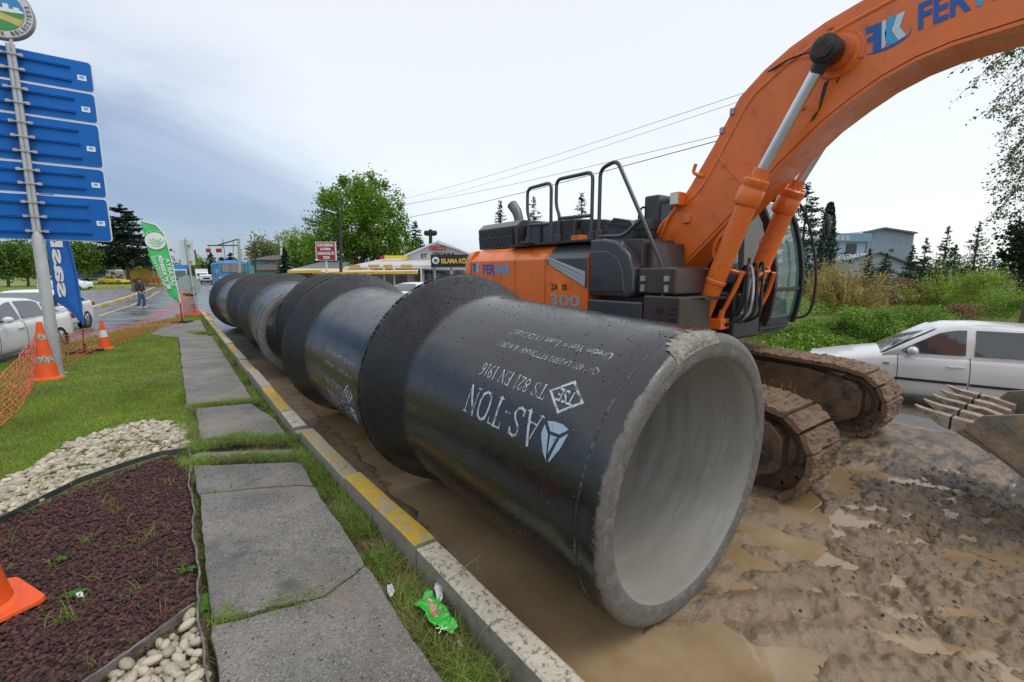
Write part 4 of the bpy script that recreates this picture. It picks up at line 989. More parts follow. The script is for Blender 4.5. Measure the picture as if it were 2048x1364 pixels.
# ---- side panels
XS = 4.36
def hood(y0, y1, m, name, z0=1.33):
    cs = [(XS, z0), (XS, 2.19), (XS + .035, 2.235), (XS + .20, 2.385), (XS + .26, 2.40), (XS + .8, 2.42), (XS + .8, z0)]
    return MB().prism(cs, lambda u, v, d: (u, d, v), y0, y1).build(name, m, ex, world=True, bevel=.014)
m_cw = M['orange']
hood(5.83, 7.13, M['orange'], 'side_door'); hood(5.10, 5.815, M['orange'], 'side_door')
# counterweight: wraps round the tail
cw = []
for i in range(13):
    a = PI * i / 12; cw.append((5.70 - 1.34 * math.cos(a), 7.16 + .52 * math.sin(a) ** .55))
mb = MB(); rings = []
for z, s in ((1.2, .96), (1.28, 1), (2.16, 1), (2.28, .975), (2.36, .93), (2.385, .88)): rings.append([(5.70 + (x - 5.70) * s, 7.15 + (y - 7.15) * s, z) for x, y in cw])
mb.loft(rings); mb.build('counterweight', M['orange'], ex, world=True, smooth=True)
# the front door: orange with the dark shield inlay and silver louvre, outline read in the y-z plane
def side_poly(pts, x0, x1, name, m, bevel=.006): return yz(pts, x0, x1, name, m, bevel=bevel)
d3 = hood(4.235, 5.085, M['orange'], 'side_door')
side_poly([(5.05, 2.185), (5.03, 2.12), (4.95, 2.09), (4.24, 1.79), (4.24, 2.185)], XS - .008, XS + .05, 'door_inlay', M['dkgrey'])
MB().prism([(XS - .008, 2.185), (XS + .03, 2.235), (XS + .195, 2.385), (XS + .26, 2.41), (XS + .5, 2.42), (XS + .5, 2.3), (XS + .03, 2.15)], lambda u, v, d: (u, d, v), 4.24, 5.05).build('door_inlay', M['dkgrey'], ex, world=True, bevel=.004)
m_silver = mat('silver_louvre', (.48, .5, .5), .35, metal=.5, var=.1)
for a, b in (((5.02, 2.222), (4.27, 1.965)), ((5.01, 2.185), (4.27, 1.895)), ((4.99, 2.145), (4.27, 1.83))):
    MB().prism([(a[0], a[1] + .0), (b[0], b[1] + .045), (b[0], b[1] - .018), (a[0] - .01, a[1] - .028)], lambda u, v, d: (d, u, v), XS - .022, XS - .004).build('louvre', m_silver, d3, world=True, bevel=.006)
# dark front fairing and tank
fair = [(4.225, 1.70), (4.225, 2.42), (4.02, 2.425), (3.78, 2.38), (3.58, 2.22), (3.50, 2.02), (3.50, 1.76), (3.56, 1.70)]
yz(fair, XS + .01, XS + .62, 'front_fairing', M['dkgrey'], bevel=.05)
yz([(4.20, 1.74), (4.20, 2.27), (3.92, 2.27), (3.74, 2.18), (3.66, 2.04), (3.62, 1.76)], XS - .004, XS + .1, 'fairing_panel', mat('fairing_panel', (.028, .031, .04), .25, var=.1, coat=.5), bevel=.02)
BX('lower_box', M['dkgrey'], XS + .0, XS + .5, 3.36, 4.23, 1.33, 1.66, bevel=.03)
tb = BX('tool_box', M['brown'], XS + .0, XS + .62, 2.86, 3.34, 1.34, 1.74, bevel=.02)
for i in range(3): MB().rng(XS - .004, XS + .02, 2.90, 2.99, 1.47 + i * .06, 1.50 + i * .06).build('vent_slot', M['rubber'], tb, world=True)
MB().rng(XS - .006, XS + .02, 3.07, 3.16, 1.55, 1.60).build('vent_slot', M['rubber'], tb, world=True)
BX('fuel_tank', M['brown'], XS + .08, XS + .75, 2.98, 3.50, 1.75, 2.06, bevel=.03)
BX('step_box', M['brown'], XS + .16, XS + .8, 3.50, 3.95, 2.06, 2.40, bevel=.015)
BX('oil_tank', M['brown'], XS + .25, XS + .9, 3.42, 4.25, 1.6, 2.36, bevel=.02)
for y in (3.08, 3.40):
    lk = MB(); lk.rng(XS + .04, XS + .09, y - .02, y + .02, 1.78, 1.86); lk.rng(XS + .04, XS + .09, y - .028, y + .028, 1.90, 1.96); lk.build('latch', M['steel'], ex, world=True, bevel=.004)
# step plates in front
for i in range(5): MB().rng(4.7, 5.2, 2.78 + i * .09, 2.83 + i * .09, 1.70 - .0 * i, 1.725).build('grating_bar', M['black'], ex, world=True)
# ---- engine cowl
cowl = [(4.72, 2.42), (4.70, 2.78), (4.82, 2.88), (6.8, 2.90), (6.8, 2.42)]
cw1 = MB().prism(cowl, lambda u, v, d: (u, d, v), 6.22, 7.42).build('engine_cowl', M['cowl'], ex, world=True, bevel=.015)
BX('grille', M['rubber'], 4.692, 4.73, 6.32, 7.36, 2.46, 2.76, bevel=0)
for r__ in (0, 1):
    for i in range(11):
        y = 6.34 + i * .094; z = 2.475 + r__ * .145
        MB().bar((4.69, y, z), (4.69, y + .085, z + .125), .018, .02, up=(1, 0, 0)).build('grille_slat', M['cowl'], ex, world=True)
MB().rng(4.68, 4.70, 6.30, 7.38, 2.605, 2.622).build('grille_rail', M['cowl'], ex, world=True)
BX('engine_cowl', M['cowl'], 4.86, 6.8, 5.02, 6.20, 2.42, 2.80, bevel=.03)
yz([(5.0, 2.42), (5.0, 2.79), (4.5, 2.74), (3.95, 2.60), (3.78, 2.42)], 4.95, 6.2, 'engine_cowl', M['cowl'], bevel=.02)
yz([(4.42, 2.66), (4.30, 2.74), (4.02, 2.68), (3.92, 2.56)], 4.90, 5.3, 'cowl_rib', M['cowl'])
MB().rng(4.84, 4.86, 5.75, 5.80, 2.43, 2.80).build('cowl_seam', M['rubber'], ex, world=True); MB().rng(4.84, 4.86, 5.3, 5.34, 2.43, 2.78).build('cowl_seam', M['rubber'], ex, world=True)
BX('orange_filler', M['orange'], 4.62, 4.78, 4.66, 4.84, 2.40, 2.52, bevel=.01); MB().cyl((4.70, 4.75, 2.52), (4.70, 4.75, 2.60), .06, 16).build('filler_cap', M['rubber'], ex, world=True, smooth=True)
BX('walkway', M['black'], XS + .10, XS + .52, 4.25, 6.15, 2.405, 2.44, bevel=.005)
BX('work_lamp', M['rubber'], XS + .02, XS + .16, 5.50, 5.72, 2.42, 2.47, bevel=.015)
# exhaust scoop
e_ = MB(); e_.tube([(5.35, 7.0, 2.85), (5.35, 7.02, 3.02), (5.35, 7.08, 3.14), (5.33, 7.2, 3.28)], [.085, .09, .095, .10], 18); e_.build('exhaust_pipe', mat('exhaust', (.15, .15, .155), .45, metal=.4, var=.2), ex, world=True, smooth=True)
# pre-cleaner
MB().cyl((4.9, 3.76, 2.2), (4.9, 3.76, 2.46), .075, 18).build('intake_neck', M['orange'], ex, world=True, smooth=True)
MB().lathe([(0, 0), (.13, 0), (.14, .02), (.135, .10), (.15, .11), (.155, .20), (.14, .24), (0, .25)], (4.9, 3.76, 2.42), (0, 0, 1), 24).build('pre_cleaner', M['rubber'], ex, world=True, smooth=True)
# ---- hand rails
def rail(pts, name='hand_rail', r=.025):
    out = [Vector(pts[0])]
    for i in range(1, len(pts) - 1):       # rounded corners
        p, a, b = Vector(pts[i]), Vector(pts[i - 1]), Vector(pts[i + 1]); k = min(.10, (a - p).length * .45, (b - p).length * .45)
        s, e = p + (a - p).normalized() * k, p + (b - p).normalized() * k
        for j in range(6): t = j / 5; out.append(s * (1 - t) ** 2 + p * 2 * t * (1 - t) + e * t * t)
    out.append(Vector(pts[-1])); return MB().tube(out, r, 10).build(name, M['dkgrey'], ex, world=True, smooth=True)
RX = 4.50
rail([(RX, 5.66, 2.40), (RX, 5.62, 2.78), (RX, 5.68, 2.92), (RX, 5.68, 3.27), (RX, 5.13, 3.28), (RX, 5.13, 2.40)]); rail([(RX, 5.62, 2.72), (RX, 5.13, 2.70)])
rail([(RX, 4.98, 2.40), (RX, 4.94, 2.78), (RX, 5.02, 2.94), (RX, 5.02, 3.30), (RX, 4.32, 3.29), (RX, 4.32, 2.40)]); rail([(RX, 4.95, 2.76), (RX, 4.32, 2.74)])
rail([(RX, 4.19, 2.40), (RX, 4.19, 3.30), (RX, 3.92, 3.36), (RX, 3.19, 2.06), (RX - .04, 3.14, 1.36)]); rail([(RX, 4.19, 2.46), (RX, 3.78, 2.44), (RX, 3.52, 2.62)])
for y in (5.66, 5.13, 4.98, 4.32, 4.19): MB().rng(RX - .02, RX + .02, y - .05, y + .05, 2.40, 2.54).build('rail_bracket', M['brown'], ex, world=True, bevel=.008)
# ---- boom
BX0, BX1 = 5.32, 5.84
up = [(4.08, 2.22), (3.42, 3.05), (3.13, 3.49), (2.86, 3.94), (2.62, 4.13), (2.37, 4.27), (2.07, 4.38), (1.72, 4.46), (1.3, 4.53), (.7, 4.56), (.2, 4.50), (-.4, 4.36), (-1.0, 4.12), (-1.7, 3.72), (-2.15, 3.35)]
lo = [(4.0, 2.02), (3.80, 1.90), (3.60, 2.0), (3.10, 2.47), (2.67, 2.89), (2.40, 3.16), (2.03, 3.49), (1.80, 3.64), (1.58, 3.76), (1.35, 3.84), (1.12, 3.88), (.72, 3.89), (.3, 3.85), (-.4, 3.68), (-1.2, 3.38), (-2.2, 3.0)]
poly = up + lo[::-1]
bp_ = MB()
for x0, x1 in ((BX0, BX0 + .025), (BX1 - .025, BX1)):
    yz(poly, x0, x1, 'boom_plate', M['orange'], bevel=.003)
def plate(path_, x0, x1, th, name, s):
    rings = []
    for i, (y, z) in enumerate(path_):
        a, b = Vector(path_[max(i - 1, 0)]), Vector(path_[min(i + 1, len(path_) - 1)]); t = (b - a).normalized(); n = Vector((-t.y, t.x)) * s
        p0 = Vector((y, z)) - n * .006; p1 = p0 - n * th
        rings.append([(x0, p0.x, p0.y), (x1, p0.x, p0.y), (x1, p1.x, p1.y), (x0, p1.x, p1.y)])
    return MB().loft(rings).build(name, M['orange'], ex, world=True)
plate(up, BX0 + .024, BX1 - .024, .03, 'boom_top_plate', 1); plate(lo, BX0 + .008, BX1 - .008, .03, 'boom_belly_plate', -1)
# weld seams and bosses
MB().bar((BX0 - .004, 3.13, 3.40), (BX0 - .004, 2.72, 2.93), .016, .016).build('weld_seam', M['orange'], ex, world=True, bevel=.005)
MB().bar((BX0 - .002, 3.95, 2.26), (BX0 - .002, 3.70, 2.00), .012, .012).build('weld_seam', M['orange'], ex, world=True)
for X, s in ((BX0, -1), (BX1, 1)):
    MB().lathe([(0, 0), (.205, 0), (.21, .008), (.20, .016), (.19, .012), (.15, .02), (.14, .10), (0, .10)], (X, 1.93, 4.06), (s, 0, 0), 40).build('pin_boss', M['orange'], ex, world=True, smooth=True)
# boom lift cylinders
def cyl(x, pin, gland, base, boss=True):
    pin, gland, base = Vector((x, *pin)), Vector((x, *gland)), Vector((x, *base)); d = (pin - base).normalized()
    MB().tube([base, gland - d * .05], .108, 28).build('cylinder_barrel', M['orange'], ex, world=True, smooth=True)
    g_ = MB(); g_.lathe([(.108, -.30), (.128, -.28), (.135, -.26), (.135, -.12), (.128, -.11), (.128, -.09), (.135, -.08), (.135, -.02), (.115, .0), (.085, .01), (.08, .10), (.0, .10)], gland, d, 28)
    for k in range(12):
        a = 2 * PI * k / 12; u = d.orthogonal().normalized(); w = d.cross(u); p = gland + (u * math.cos(a) + w * math.sin(a)) * .108; g_.cyl(p, p + d * .018, .011, 6)
    g_.build('cylinder_gland', M['orange'], ex, world=True, smooth=True)
    MB().lathe([(.108, 0), (.118, .01), (.118, .045), (.108, .055)], base.lerp(gland, .29), d, 28).build('cylinder_band', M['orange'], ex, world=True, smooth=True)
    MB().tube([gland, pin - d * .09], .057, 24).build('cylinder_rod', M['chrome'], ex, world=True, smooth=True)
    e = MB(); e.tube([pin - d * .20, pin - d * .10, pin - d * .05], [.06, .075, .085], 20); e.lathe([(0, -.085), (.10, -.085), (.125, -.07), (.125, .07), (.10, .085), (0, .085)], pin, (1, 0, 0), 28); e.build('rod_eye', M['black'], ex, world=True, smooth=True)
    e = MB(); e.lathe([(0, 0), (.075, 0), (.09, -.01), (.09, -.025), (.06, -.035), (0, -.03)], pin + Vector((-.085, 0, 0)), (1, 0, 0), 20); e.build('pin_cap', mat('greasy_mud', (.03, .024, .02), .5, var=.4, scale=30, bump=1, bscale=50, col2=(.16, .05, .03), mix=(.55, .7), mscale=20), ex, world=True, smooth=True)
    e = MB(); e.lathe([(0, -.1), (.13, -.1), (.13, .1), (0, .1)], base - d * .08, (1, 0, 0), 24); e.build('cylinder_foot', M['orange'], ex, world=True, smooth=True, bevel=.01)
cyl(5.10, (1.95, 4.05), (2.50, 2.99), (3.07, 1.42)); cyl(6.06, (1.95, 4.05), (2.53, 2.98), (3.07, 1.42))
MB().cyl((5.0, 1.95, 4.05), (6.2, 1.95, 4.05), .06, 20).build('boom_pin', M['black'], ex, world=True, smooth=True)
# cylinder oil lines and clamps
def hose(pts, r, m, name):
    V = [Vector(p) for p in pts]; out = []
    for i in range(len(V) - 1):
        p0, p1, p2, p3 = V[max(i - 1, 0)], V[i], V[i + 1], V[min(i + 2, len(V) - 1)]
        for j in range(6):
            t = j / 6; out.append(0.5 * ((2 * p1) + (p2 - p0) * t + (2 * p0 - 5 * p1 + 4 * p2 - p3) * t * t + (3 * p1 - p0 - 3 * p2 + p3) * t ** 3))
    out.append(V[-1]); return MB().tube(out, r, 8).build(name, m, ex, world=True, smooth=True)
def cp(x, t, off=0.0, ox=0.0):      # point along the cylinder axis + outward offset towards the boom
    a, b = Vector((x, 3.07, 1.42)), Vector((x, 1.95, 4.05)); d = (b - a).normalized(); n = Vector((0, d.z, -d.y)); return a.lerp(b, t) + n * off + Vector((ox, 0, 0))
for x, ox in ((5.10, -.02), (6.06, .02)):
    hose([cp(x, .60, .13), cp(x, .585, .165), cp(x, .54, .165), cp(x, .40, .165), cp(x, .345, .19)], .021, M['orange'], 'oil_pipe')
    rail_ = MB(); rail_.tube([cp(x, .61, .12), cp(x, .61, .165)], .03, 8); rail_.build('pipe_clamp', M['orange'], ex, world=True)
hose([cp(5.10, .37, .19), cp(5.10, .31, .22), cp(5.12, .265, .18), cp(5.15, .24, .02), cp(5.30, .235, -.12), cp(5.52, .24, -.14)], .021, M['orange'], 'oil_pipe')
hose([cp(6.06, .34, .19), cp(6.06, .27, .10), cp(5.98, .245, -.10), cp(5.72, .245, -.16), cp(5.6, .22, -.16), cp(5.5, .17, -.14)], .021, M['orange'], 'oil_pipe')
hose([cp(5.22, .25, -.16), cp(5.22, .18, -.17), cp(5.20, .09, -.17), cp(5.20, .0, -.15)], .026, M['orange'], 'oil_pipe')
hose([cp(5.9, .25, -.2), cp(5.95, .17, -.22), cp(5.93, .10, -.23), cp(5.92, .03, -.2)], .026, M['orange'], 'oil_pipe')
for k, (x, dx) in enumerate(((5.30, .0), (5.36, .03), (5.42, .05), (5.50, .06), (5.60, .06))):
    hose([(x, 2.84, 1.36), (x + .02, 2.70, 1.62), (x + .06, 2.68, 1.93), (x + dx + .12, 2.72, 2.02 - .03 * k), (x + .20, 2.78, 1.86), (x + .22, 2.86, 1.45)], .020, M['steel'] if k == 2 else M['rubber'], 'hydraulic_hose')
for k, (x, y1) in enumerate(((5.26, 2.62), (5.33, 2.58), (5.46, 2.60), (5.62, 2.62))):
    hose([(x - .06, 2.82, 1.38), (x, 2.62, 1.50), (x + .03, y1, 1.78), (x + .10, 2.66, 2.05 + .02 * k), (x + .16, 2.76, 2.02), (x + .12, 2.90, 1.7)], .017, M['rubber'] if k != 1 else M['steel'], 'hydraulic_hose')
for x in (5.18, 5.34, 5.70, 5.92): 
    MB().rng(x - .06, x + .06, 2.80, 2.96, 1.33, 1.46).build('hose_block', M['orange'], ex, world=True, bevel=.015)
    MB().cyl((x, 2.85, 1.44), (x, 2.83, 1.56), .035, 12).build('hose_fitting', M['orange'], ex, world=True, smooth=True)
BX('valve_plate', M['steel'], 5.40, 5.47, 2.72, 2.88, 1.5, 1.75, bevel=.01)
# lines running up the back of the boom
def along(off, x, i0, i1, dz=0):
    out = []
    for i in range(i0, i1):
        a, b = Vector(up[max(i - 1, 0)]), Vector(up[min(i + 1, len(up) - 1)]); t = (b - a).normalized(); n = Vector((-t.y, t.x)); p = Vector(up[i]) + n * off; out.append((x, p.x, p.y))
    return out
for k, x in enumerate((5.33, 5.42, 5.54, 5.66)): hose([(x, 3.95, 2.36), (x, 3.80, 2.66)] + along(.115, x, 1, 14), .024, M['orange'], 'boom_oil_line')
hose([(5.31, 3.88, 2.36), (5.30, 3.70, 2.72), (5.33, 3.58, 2.86), (5.36, 3.50, 2.98)], .022, M['orange'], 'oil_pipe')
hose([(5.30, 3.36, 3.32), (5.30, 3.38, 3.22), (5.32, 3.26, 3.16)], .022, M['orange'], 'oil_pipe')
hose([(5.33, 2.60, 4.12), (5.28, 2.35, 4.16), (5.25, 2.12, 4.14), (5.22, 2.0, 4.07)], .010, M['rubber'], 'grease_hose')
for y, z in ((3.06, 3.64), (2.95, 3.82)): MB().bar((5.30, y, z), (5.72, y, z), .05, .07).build('line_clamp', M['steel'], ex, world=True, bevel=.006)
for y, z in ((1.745, 3.985), (2.02, 4.34), (2.20, 3.66)): MB().rng(BX0 - .02, BX0 + .01, y - .02, y + .02, z - .02, z + .02).build('boss_lug', M['orange'], ex, world=True, bevel=.006)
lamp = BX('boom_lamp', M['orange'], 5.16, 5.30, 3.47, 3.62, 2.83, 3.0, bevel=.02)
MB().rng(5.15, 5.162, 3.49, 3.60, 2.85, 2.98).build('lamp_lens', mat('lamp_lens', (.7, .72, .7), .1, var=.05, spec=.8), lamp, world=True, bevel=.004)
BX('lug', M['orange'], BX0 - .03, BX0 + .01, 3.40, 3.50, 2.62, 2.72, bevel=.01)
# black scuffs on the boom cheek
sc = mat('scuff_black', (.03, .02, .018), .6, var=.3)
for pts in ([(2.05, 3.74), (2.03, 3.84), (1.99, 3.86), (2.01, 3.76), (2.04, 3.62), (2.10, 3.56), (2.13, 3.50), (2.09, 3.52), (2.06, 3.60)], [(1.93, 3.82), (1.90, 3.88), (1.89, 3.87), (1.92, 3.80)]):
    MB().add([(BX0 - .004, y, z) for y, z in pts], [tuple(range(len(pts)))]).build('scuff_mark', sc, ex, world=True)
# company name and mark on the boom cheek: read along the boom towards the front
def on_boom(pts, m, name='company_mark', x=BX0 - .005): return MB().add([(x, y, z) for y, z in pts], [tuple(range(len(pts)))]).build(name, m, ex, world=True)
ORG = Vector((1.71, 3.985)); UU = Vector((-.985, .085)).normalized(); VV = Vector((UU.y, -UU.x)); VV = VV if VV.y > 0 else -VV
def bm_(pts, k=.25): return [tuple(ORG + UU * (a * k) + VV * (b * k)) for a, b in pts]
on_boom(bm_([(.0, .86), (.0, .70), (.22, .70), (.22, .56), (.04, .56), (.04, .38), (.22, .38), (.22, -.02), (.46, -.02), (.46, .92), (.0, .92)]), M['letterblue'])
on_boom(bm_([(.47, -.02), (.56, -.0), (.60, .12), (.60, .92), (.47, .92)]), M['letterpale'])
on_boom(bm_([(.60, .10), (.86, -.02), (.93, .02), (.72, .48), (.88, .94), (.66, .94), (.56, .48)]), M['letterlight'])
on_boom(bm_([(.95, .05), (1.16, .12), (.98, .48), (1.12, .94), (.90, .94), (.75, .48)]), M['letterpale'])
sw = []
for i in range(15): a = PI * (1.15 + .95 * i / 14); sw.append((.62 + .68 * math.cos(a), .12 + .26 * math.sin(a) + .10 * i / 14))
for i in range(14, -1, -1): a = PI * (1.15 + .95 * i / 14); sw.append((.62 + .66 * math.cos(a), .14 + (.26 - .07 * math.sin(PI * min(i / 13, 1))) * math.sin(a) + .10 * i / 14))
V_, F_ = [], []
for i in range(14): F_.append((i, i + 1, 28 - i, 29 - i))
MB().add([(BX0 - .006, *p) for p in bm_(sw)], F_).build('company_mark', M['letterblue'], ex, world=True)
TO = Vector((1.345, 4.047))
def btext(s, a, w, h, m): letters(s, (BX0 - .003, (TO + UU * a).x, (TO + UU * a).y), (0, UU.x, UU.y), (0, VV.x, VV.y), w, h, m, ex, bold=.03, th=.003)
btext('FER', 0, .325, .215, M['letterblue']); btext('KAS', .355, .34, .215, M['letterlight'])
# side lettering
letters('FER', (XS, 6.74, 1.97), (0, -1, 0), (0, 0, 1), .37, .165, M['letterblue'], ex, bold=.03, th=.004)
letters('KAS', (XS, 6.35, 1.97), (0, -1, 0), (0, 0, 1), .38, .165, M['letterlight'], ex, bold=.03, th=.004)
for pts, m_ in (([(7.08, 2.16), (7.08, 2.12), (7.04, 2.12), (7.04, 2.09), (7.07, 2.09), (7.07, 2.06), (7.04, 2.06), (7.04, 2.0), (6.99, 2.0), (6.99, 2.16)], M['letterblue']), ([(6.98, 2.0), (6.94, 2.0), (6.93, 2.08), (6.90, 2.16), (6.95, 2.16), (6.98, 2.09)], M['letterlight']), ([(6.93, 2.01), (6.88, 2.02), (6.91, 2.08), (6.86, 2.16), (6.90, 2.16), (6.94, 2.09)], M['letterpale'])):
    MB().add([(XS - .004, y, z) for y, z in pts], [tuple(range(len(pts)))]).build('company_mark', m_, ex, world=True)
letters('ZA', (XS, 4.95, 1.755), (0, -1, 0), (0, 0, 1), .15, .085, M['rubber'], ex, bold=.03, th=.004)
letters('X', (XS, 4.80, 1.745), (0, -1, 0), (0, 0, 1), .085, .12, mat('logo_yellow', (.8, .5, .02), .4), ex, bold=.03, th=.005)
letters('IS', (XS, 4.71, 1.755), (0, -1, 0), (0, 0, 1), .10, .085, M['rubber'], ex, bold=.03, th=.004)
letters('300', (XS, 4.97, 1.535), (0, -1, 0), (0, 0, 1), .62, .165, m_silver, ex, bold=.03, th=.006)
# ---- cab (far side of the boom)
CX0, CX1 = 6.28, 7.16
prof = [(4.55, 1.32), (4.55, 3.02), (4.40, 3.12), (3.30, 3.13), (3.12, 3.05), (2.92, 2.68), (2.80, 2.25), (2.76, 1.90), (2.79, 1.55), (2.86, 1.32)]
def ring_frame(x, name, holes, m=M['rubber'], w=.035):
    """cab side as a frame of bars along the outline and around the window holes"""
    mb = MB(); n = len(prof)
    for i in range(n): a, b = prof[i], prof[(i + 1) % n]; mb.bar((x, *a), (x, *b), .09, w * 2, up=(1, 0, 0)) if False else mb.bar((x, a[0], a[1]), (x, b[0], b[1]), .055, .085, up=(0, 0, 1))
    return mb.build(name, m, ex, world=True, bevel=.012)
cab = MB(); cab.rng(CX0, CX1, 2.90, 4.55, 1.22, 1.36); cab_floor = cab.build('cab_floor', M['black'], ex, world=True, bevel=.02)
yz([(4.55, 2.96), (4.55, 3.04), (4.40, 3.13), (3.32, 3.15), (3.10, 3.06), (3.16, 2.98), (3.34, 3.05), (4.36, 3.04)], CX0, CX1, 'cab_roof', M['dkgrey'], bevel=.02)
def pillar(x, pts, name, w=.07, d=.10, m=M['rubber']):
    rings = []
    for i, (y, z) in enumerate(pts):
        a, b = Vector(pts[max(i - 1, 0)]), Vector(pts[min(i + 1, len(pts) - 1)]); t = (b - a).normalized(); n = Vector((-t.y, t.x)) * d / 2
        rings.append([(x - w / 2, y - n.x, z - n.y), (x + w / 2, y - n.x, z - n.y), (x + w / 2, y + n.x, z + n.y), (x - w / 2, y + n.x, z + n.y)])
    return MB().loft(rings).build(name, m, ex, world=True, bevel=.015)
fp = [(3.16, 3.05), (3.03, 2.88), (2.93, 2.65), (2.85, 2.35), (2.80, 2.05), (2.79, 1.75), (2.83, 1.45), (2.87, 1.30)]
for x in (CX0 + .03, CX1 - .03):
    pillar(x, fp, 'front_pillar'); pillar(x, [(4.50, 1.3), (4.50, 3.04)], 'rear_pillar', .07, .11); pillar(x, [(3.70, 3.06), (3.66, 2.3), (3.62, 1.32)], 'door_pillar', .06, .08)
    pillar(x, [(4.50, 3.06), (3.16, 3.09)], 'roof_rail', .06, .08)
# near-side lower panel and black inner bulkhead
yz([(4.50, 1.32), (4.50, 1.95), (3.72, 1.95), (3.5, 1.86), (3.02, 1.84), (2.86, 1.70), (2.90, 1.32)], CX0 + .0, CX0 + .04, 'cab_side_panel', M['black'], bevel=.01)
yz([(4.50, 1.32), (4.50, 2.05), (3.72, 2.0), (3.65, 1.32)], CX1 - .04, CX1 + .0, 'cab_side_panel', M['orange'], bevel=.01)
yz([(3.62, 1.32), (3.64, 1.8), (2.95, 1.62), (2.92, 1.32)], CX1 - .04, CX1, 'cab_door_panel', M['black'], bevel=.01)
yz([(2.92, 1.34), (2.86, 1.34), (2.95, 1.18), (3.6, 1.08), (3.6, 1.2)], CX0 - .02, CX1, 'cab_front_skirt', M['dkgrey'], bevel=.015)
# glazing
def pane(pts, x, name='pane', m=M['cabglass']): return MB().prism(pts, lambda u, v, d: (d, u, v), x, x + .006).build(name, m, ex, world=True)
for x in (CX0 + .028, CX1 - .034):
    pane([(3.68, 1.98), (3.72, 3.0), (3.22, 3.0), (3.08, 2.86), (2.98, 2.6), (2.90, 2.3), (2.86, 1.95), (2.90, 1.84), (3.5, 1.87)], x); pane([(4.44, 2.0), (4.44, 3.0), (3.76, 3.0), (3.70, 2.0)], x)
mb = MB(); rings = [[(CX0 + .07, y, z), (CX1 - .07, y, z)] for y, z in fp[1:6]]
mb.loft(rings, close=False, caps=False); o = mb.build('windscreen', M['cabglass'], ex, world=True, smooth='all')
mb = MB(); rings = [[(CX0 + .07, y, z), (CX1 - .07, y, z)] for y, z in fp[5:]]
mb.loft(rings, close=False, caps=False); mb.build('lower_windscreen', M['cabglass'], ex, world=True, smooth='all')
MB().bar((CX0 + .05, 2.785, 1.78), (CX1 - .05, 2.785, 1.78), .035, .05).build('windscreen_bar', M['rubber'], ex, world=True, bevel=.008)
MB().bar((CX0 + .05, 2.87, 1.36), (CX1 - .05, 2.87, 1.36), .05, .09).build('windscreen_sill', M['rubber'], ex, world=True, bevel=.01)
MB().rng(CX0 + .05, CX1 - .05, 4.46, 4.50, 1.35, 3.0).build('rear_window', M['cabglass'], ex, world=True)
for z in (2.35, 2.62): MB().bar((CX0 + .0, 4.5, z), (CX0 + .0, 3.7, z), .016, .016).build('window_guard_bar', M['rubber'], ex, world=True)
vis = MB(); rr_ = []
for i in range(7): t = i / 6; rr_.append([(CX0 + .08, 3.12 - .42 * t, 3.10 - .05 * t - .16 * t * t), (CX1 - .04, 3.12 - .42 * t, 3.10 - .05 * t - .16 * t * t)])
vis.loft(rr_, close=False, caps=False); vis.build('sun_visor', mat('clear_visor', (.55, .6, .6), .06, var=0, alpha=.45, spec=.8), ex, world=True, smooth='all')
MB().rng(6.95, 7.05, 3.05, 3.15, 3.16, 3.27).build('roof_lamp', mat('old_white', (.5, .48, .4), .4), ex, world=True, bevel=.01)
# seat and controls
seat = MB(); seat.rng(6.48, 6.98, 3.45, 3.95, 1.75, 1.90); seat.build('seat_cushion', M['rubber'], ex, world=True, bevel=.04)
MB().box((6.73, 4.0, 2.22), (.48, .14, .75), Matrix.Rotation(R(-10), 3, 'X')).build('seat_back', M['rubber'], ex, world=True, bevel=.05)
MB().box((6.73, 4.05, 2.66), (.26, .10, .18)).build('head_rest', M['rubber'], ex, world=True, bevel=.04)
for x in (6.42, 7.02): MB().rng(x - .07, x + .07, 3.15, 3.75, 1.55, 1.98).build('console', M['rubber'], ex, world=True, bevel=.03); MB().cyl((x, 3.2, 1.98), (x, 3.17, 2.2), .02, 8).build('joystick', M['rubber'], ex, world=True)
MB().rng(6.36, 6.44, 2.95, 3.05, 1.75, 2.05).build('monitor', M['rubber'], ex, world=True, bevel=.01); MB().rng(6.93, 6.98, 2.86, 2.9, 1.72, 1.80).build('warning_tag', mat('tag_yellow', (.75, .5, .02), .5), ex, world=True)
# grab rail in front of the cab, mirrors and stickers
hose([(CX1, 3.03, 3.12), (CX1 + .03, 2.82, 2.80), (CX1 + .04, 2.68, 2.31), (CX1 + .04, 2.618, 1.90), (CX1 + .04, 2.637, 1.55), (CX1 + .03, 2.70, 1.40), (CX1 - .02, 2.83, 1.35)], .018, M['rubber'], 'grab_rail')
hose([(CX1 - .02, 2.84, 2.80), (CX1 + .08, 2.70, 2.86), (CX1 + .14, 2.60, 2.78)], .012, M['rubber'], 'mirror_arm')
MB().sphere((CX1 + .15, 2.58, 2.64), .12, 12, 8, (.5, .3, 1.25)).build('mirror', M['rubber'], ex, world=True, smooth='all')
for (y0, y1, z0, z1), m_ in (((3.30, 3.22, 1.50, 1.60), M['signwhite']), ((3.16, 2.96, 1.385, 1.45), mat('red_label', (.5, .15, .12), .5)), ((3.12, 2.96, 1.23, 1.33), mat('grey_label', (.35, .35, .36), .5))):
    MB().rng(CX0 - .026, CX0 - .004, y1, y0, z0, z1).build('sticker', m_, ex, world=True)
MB().rng(5.95, 6.3, 4.35, 4.62, 2.3, 3.16).build('cab_rear_post', M['dkgrey'], ex, world=True, bevel=.03)
MB().rng(5.96, 6.0, 3.95, 4.3, 2.45, 3.08).build('rear_side_glass', M['glass'], ex, world=True)
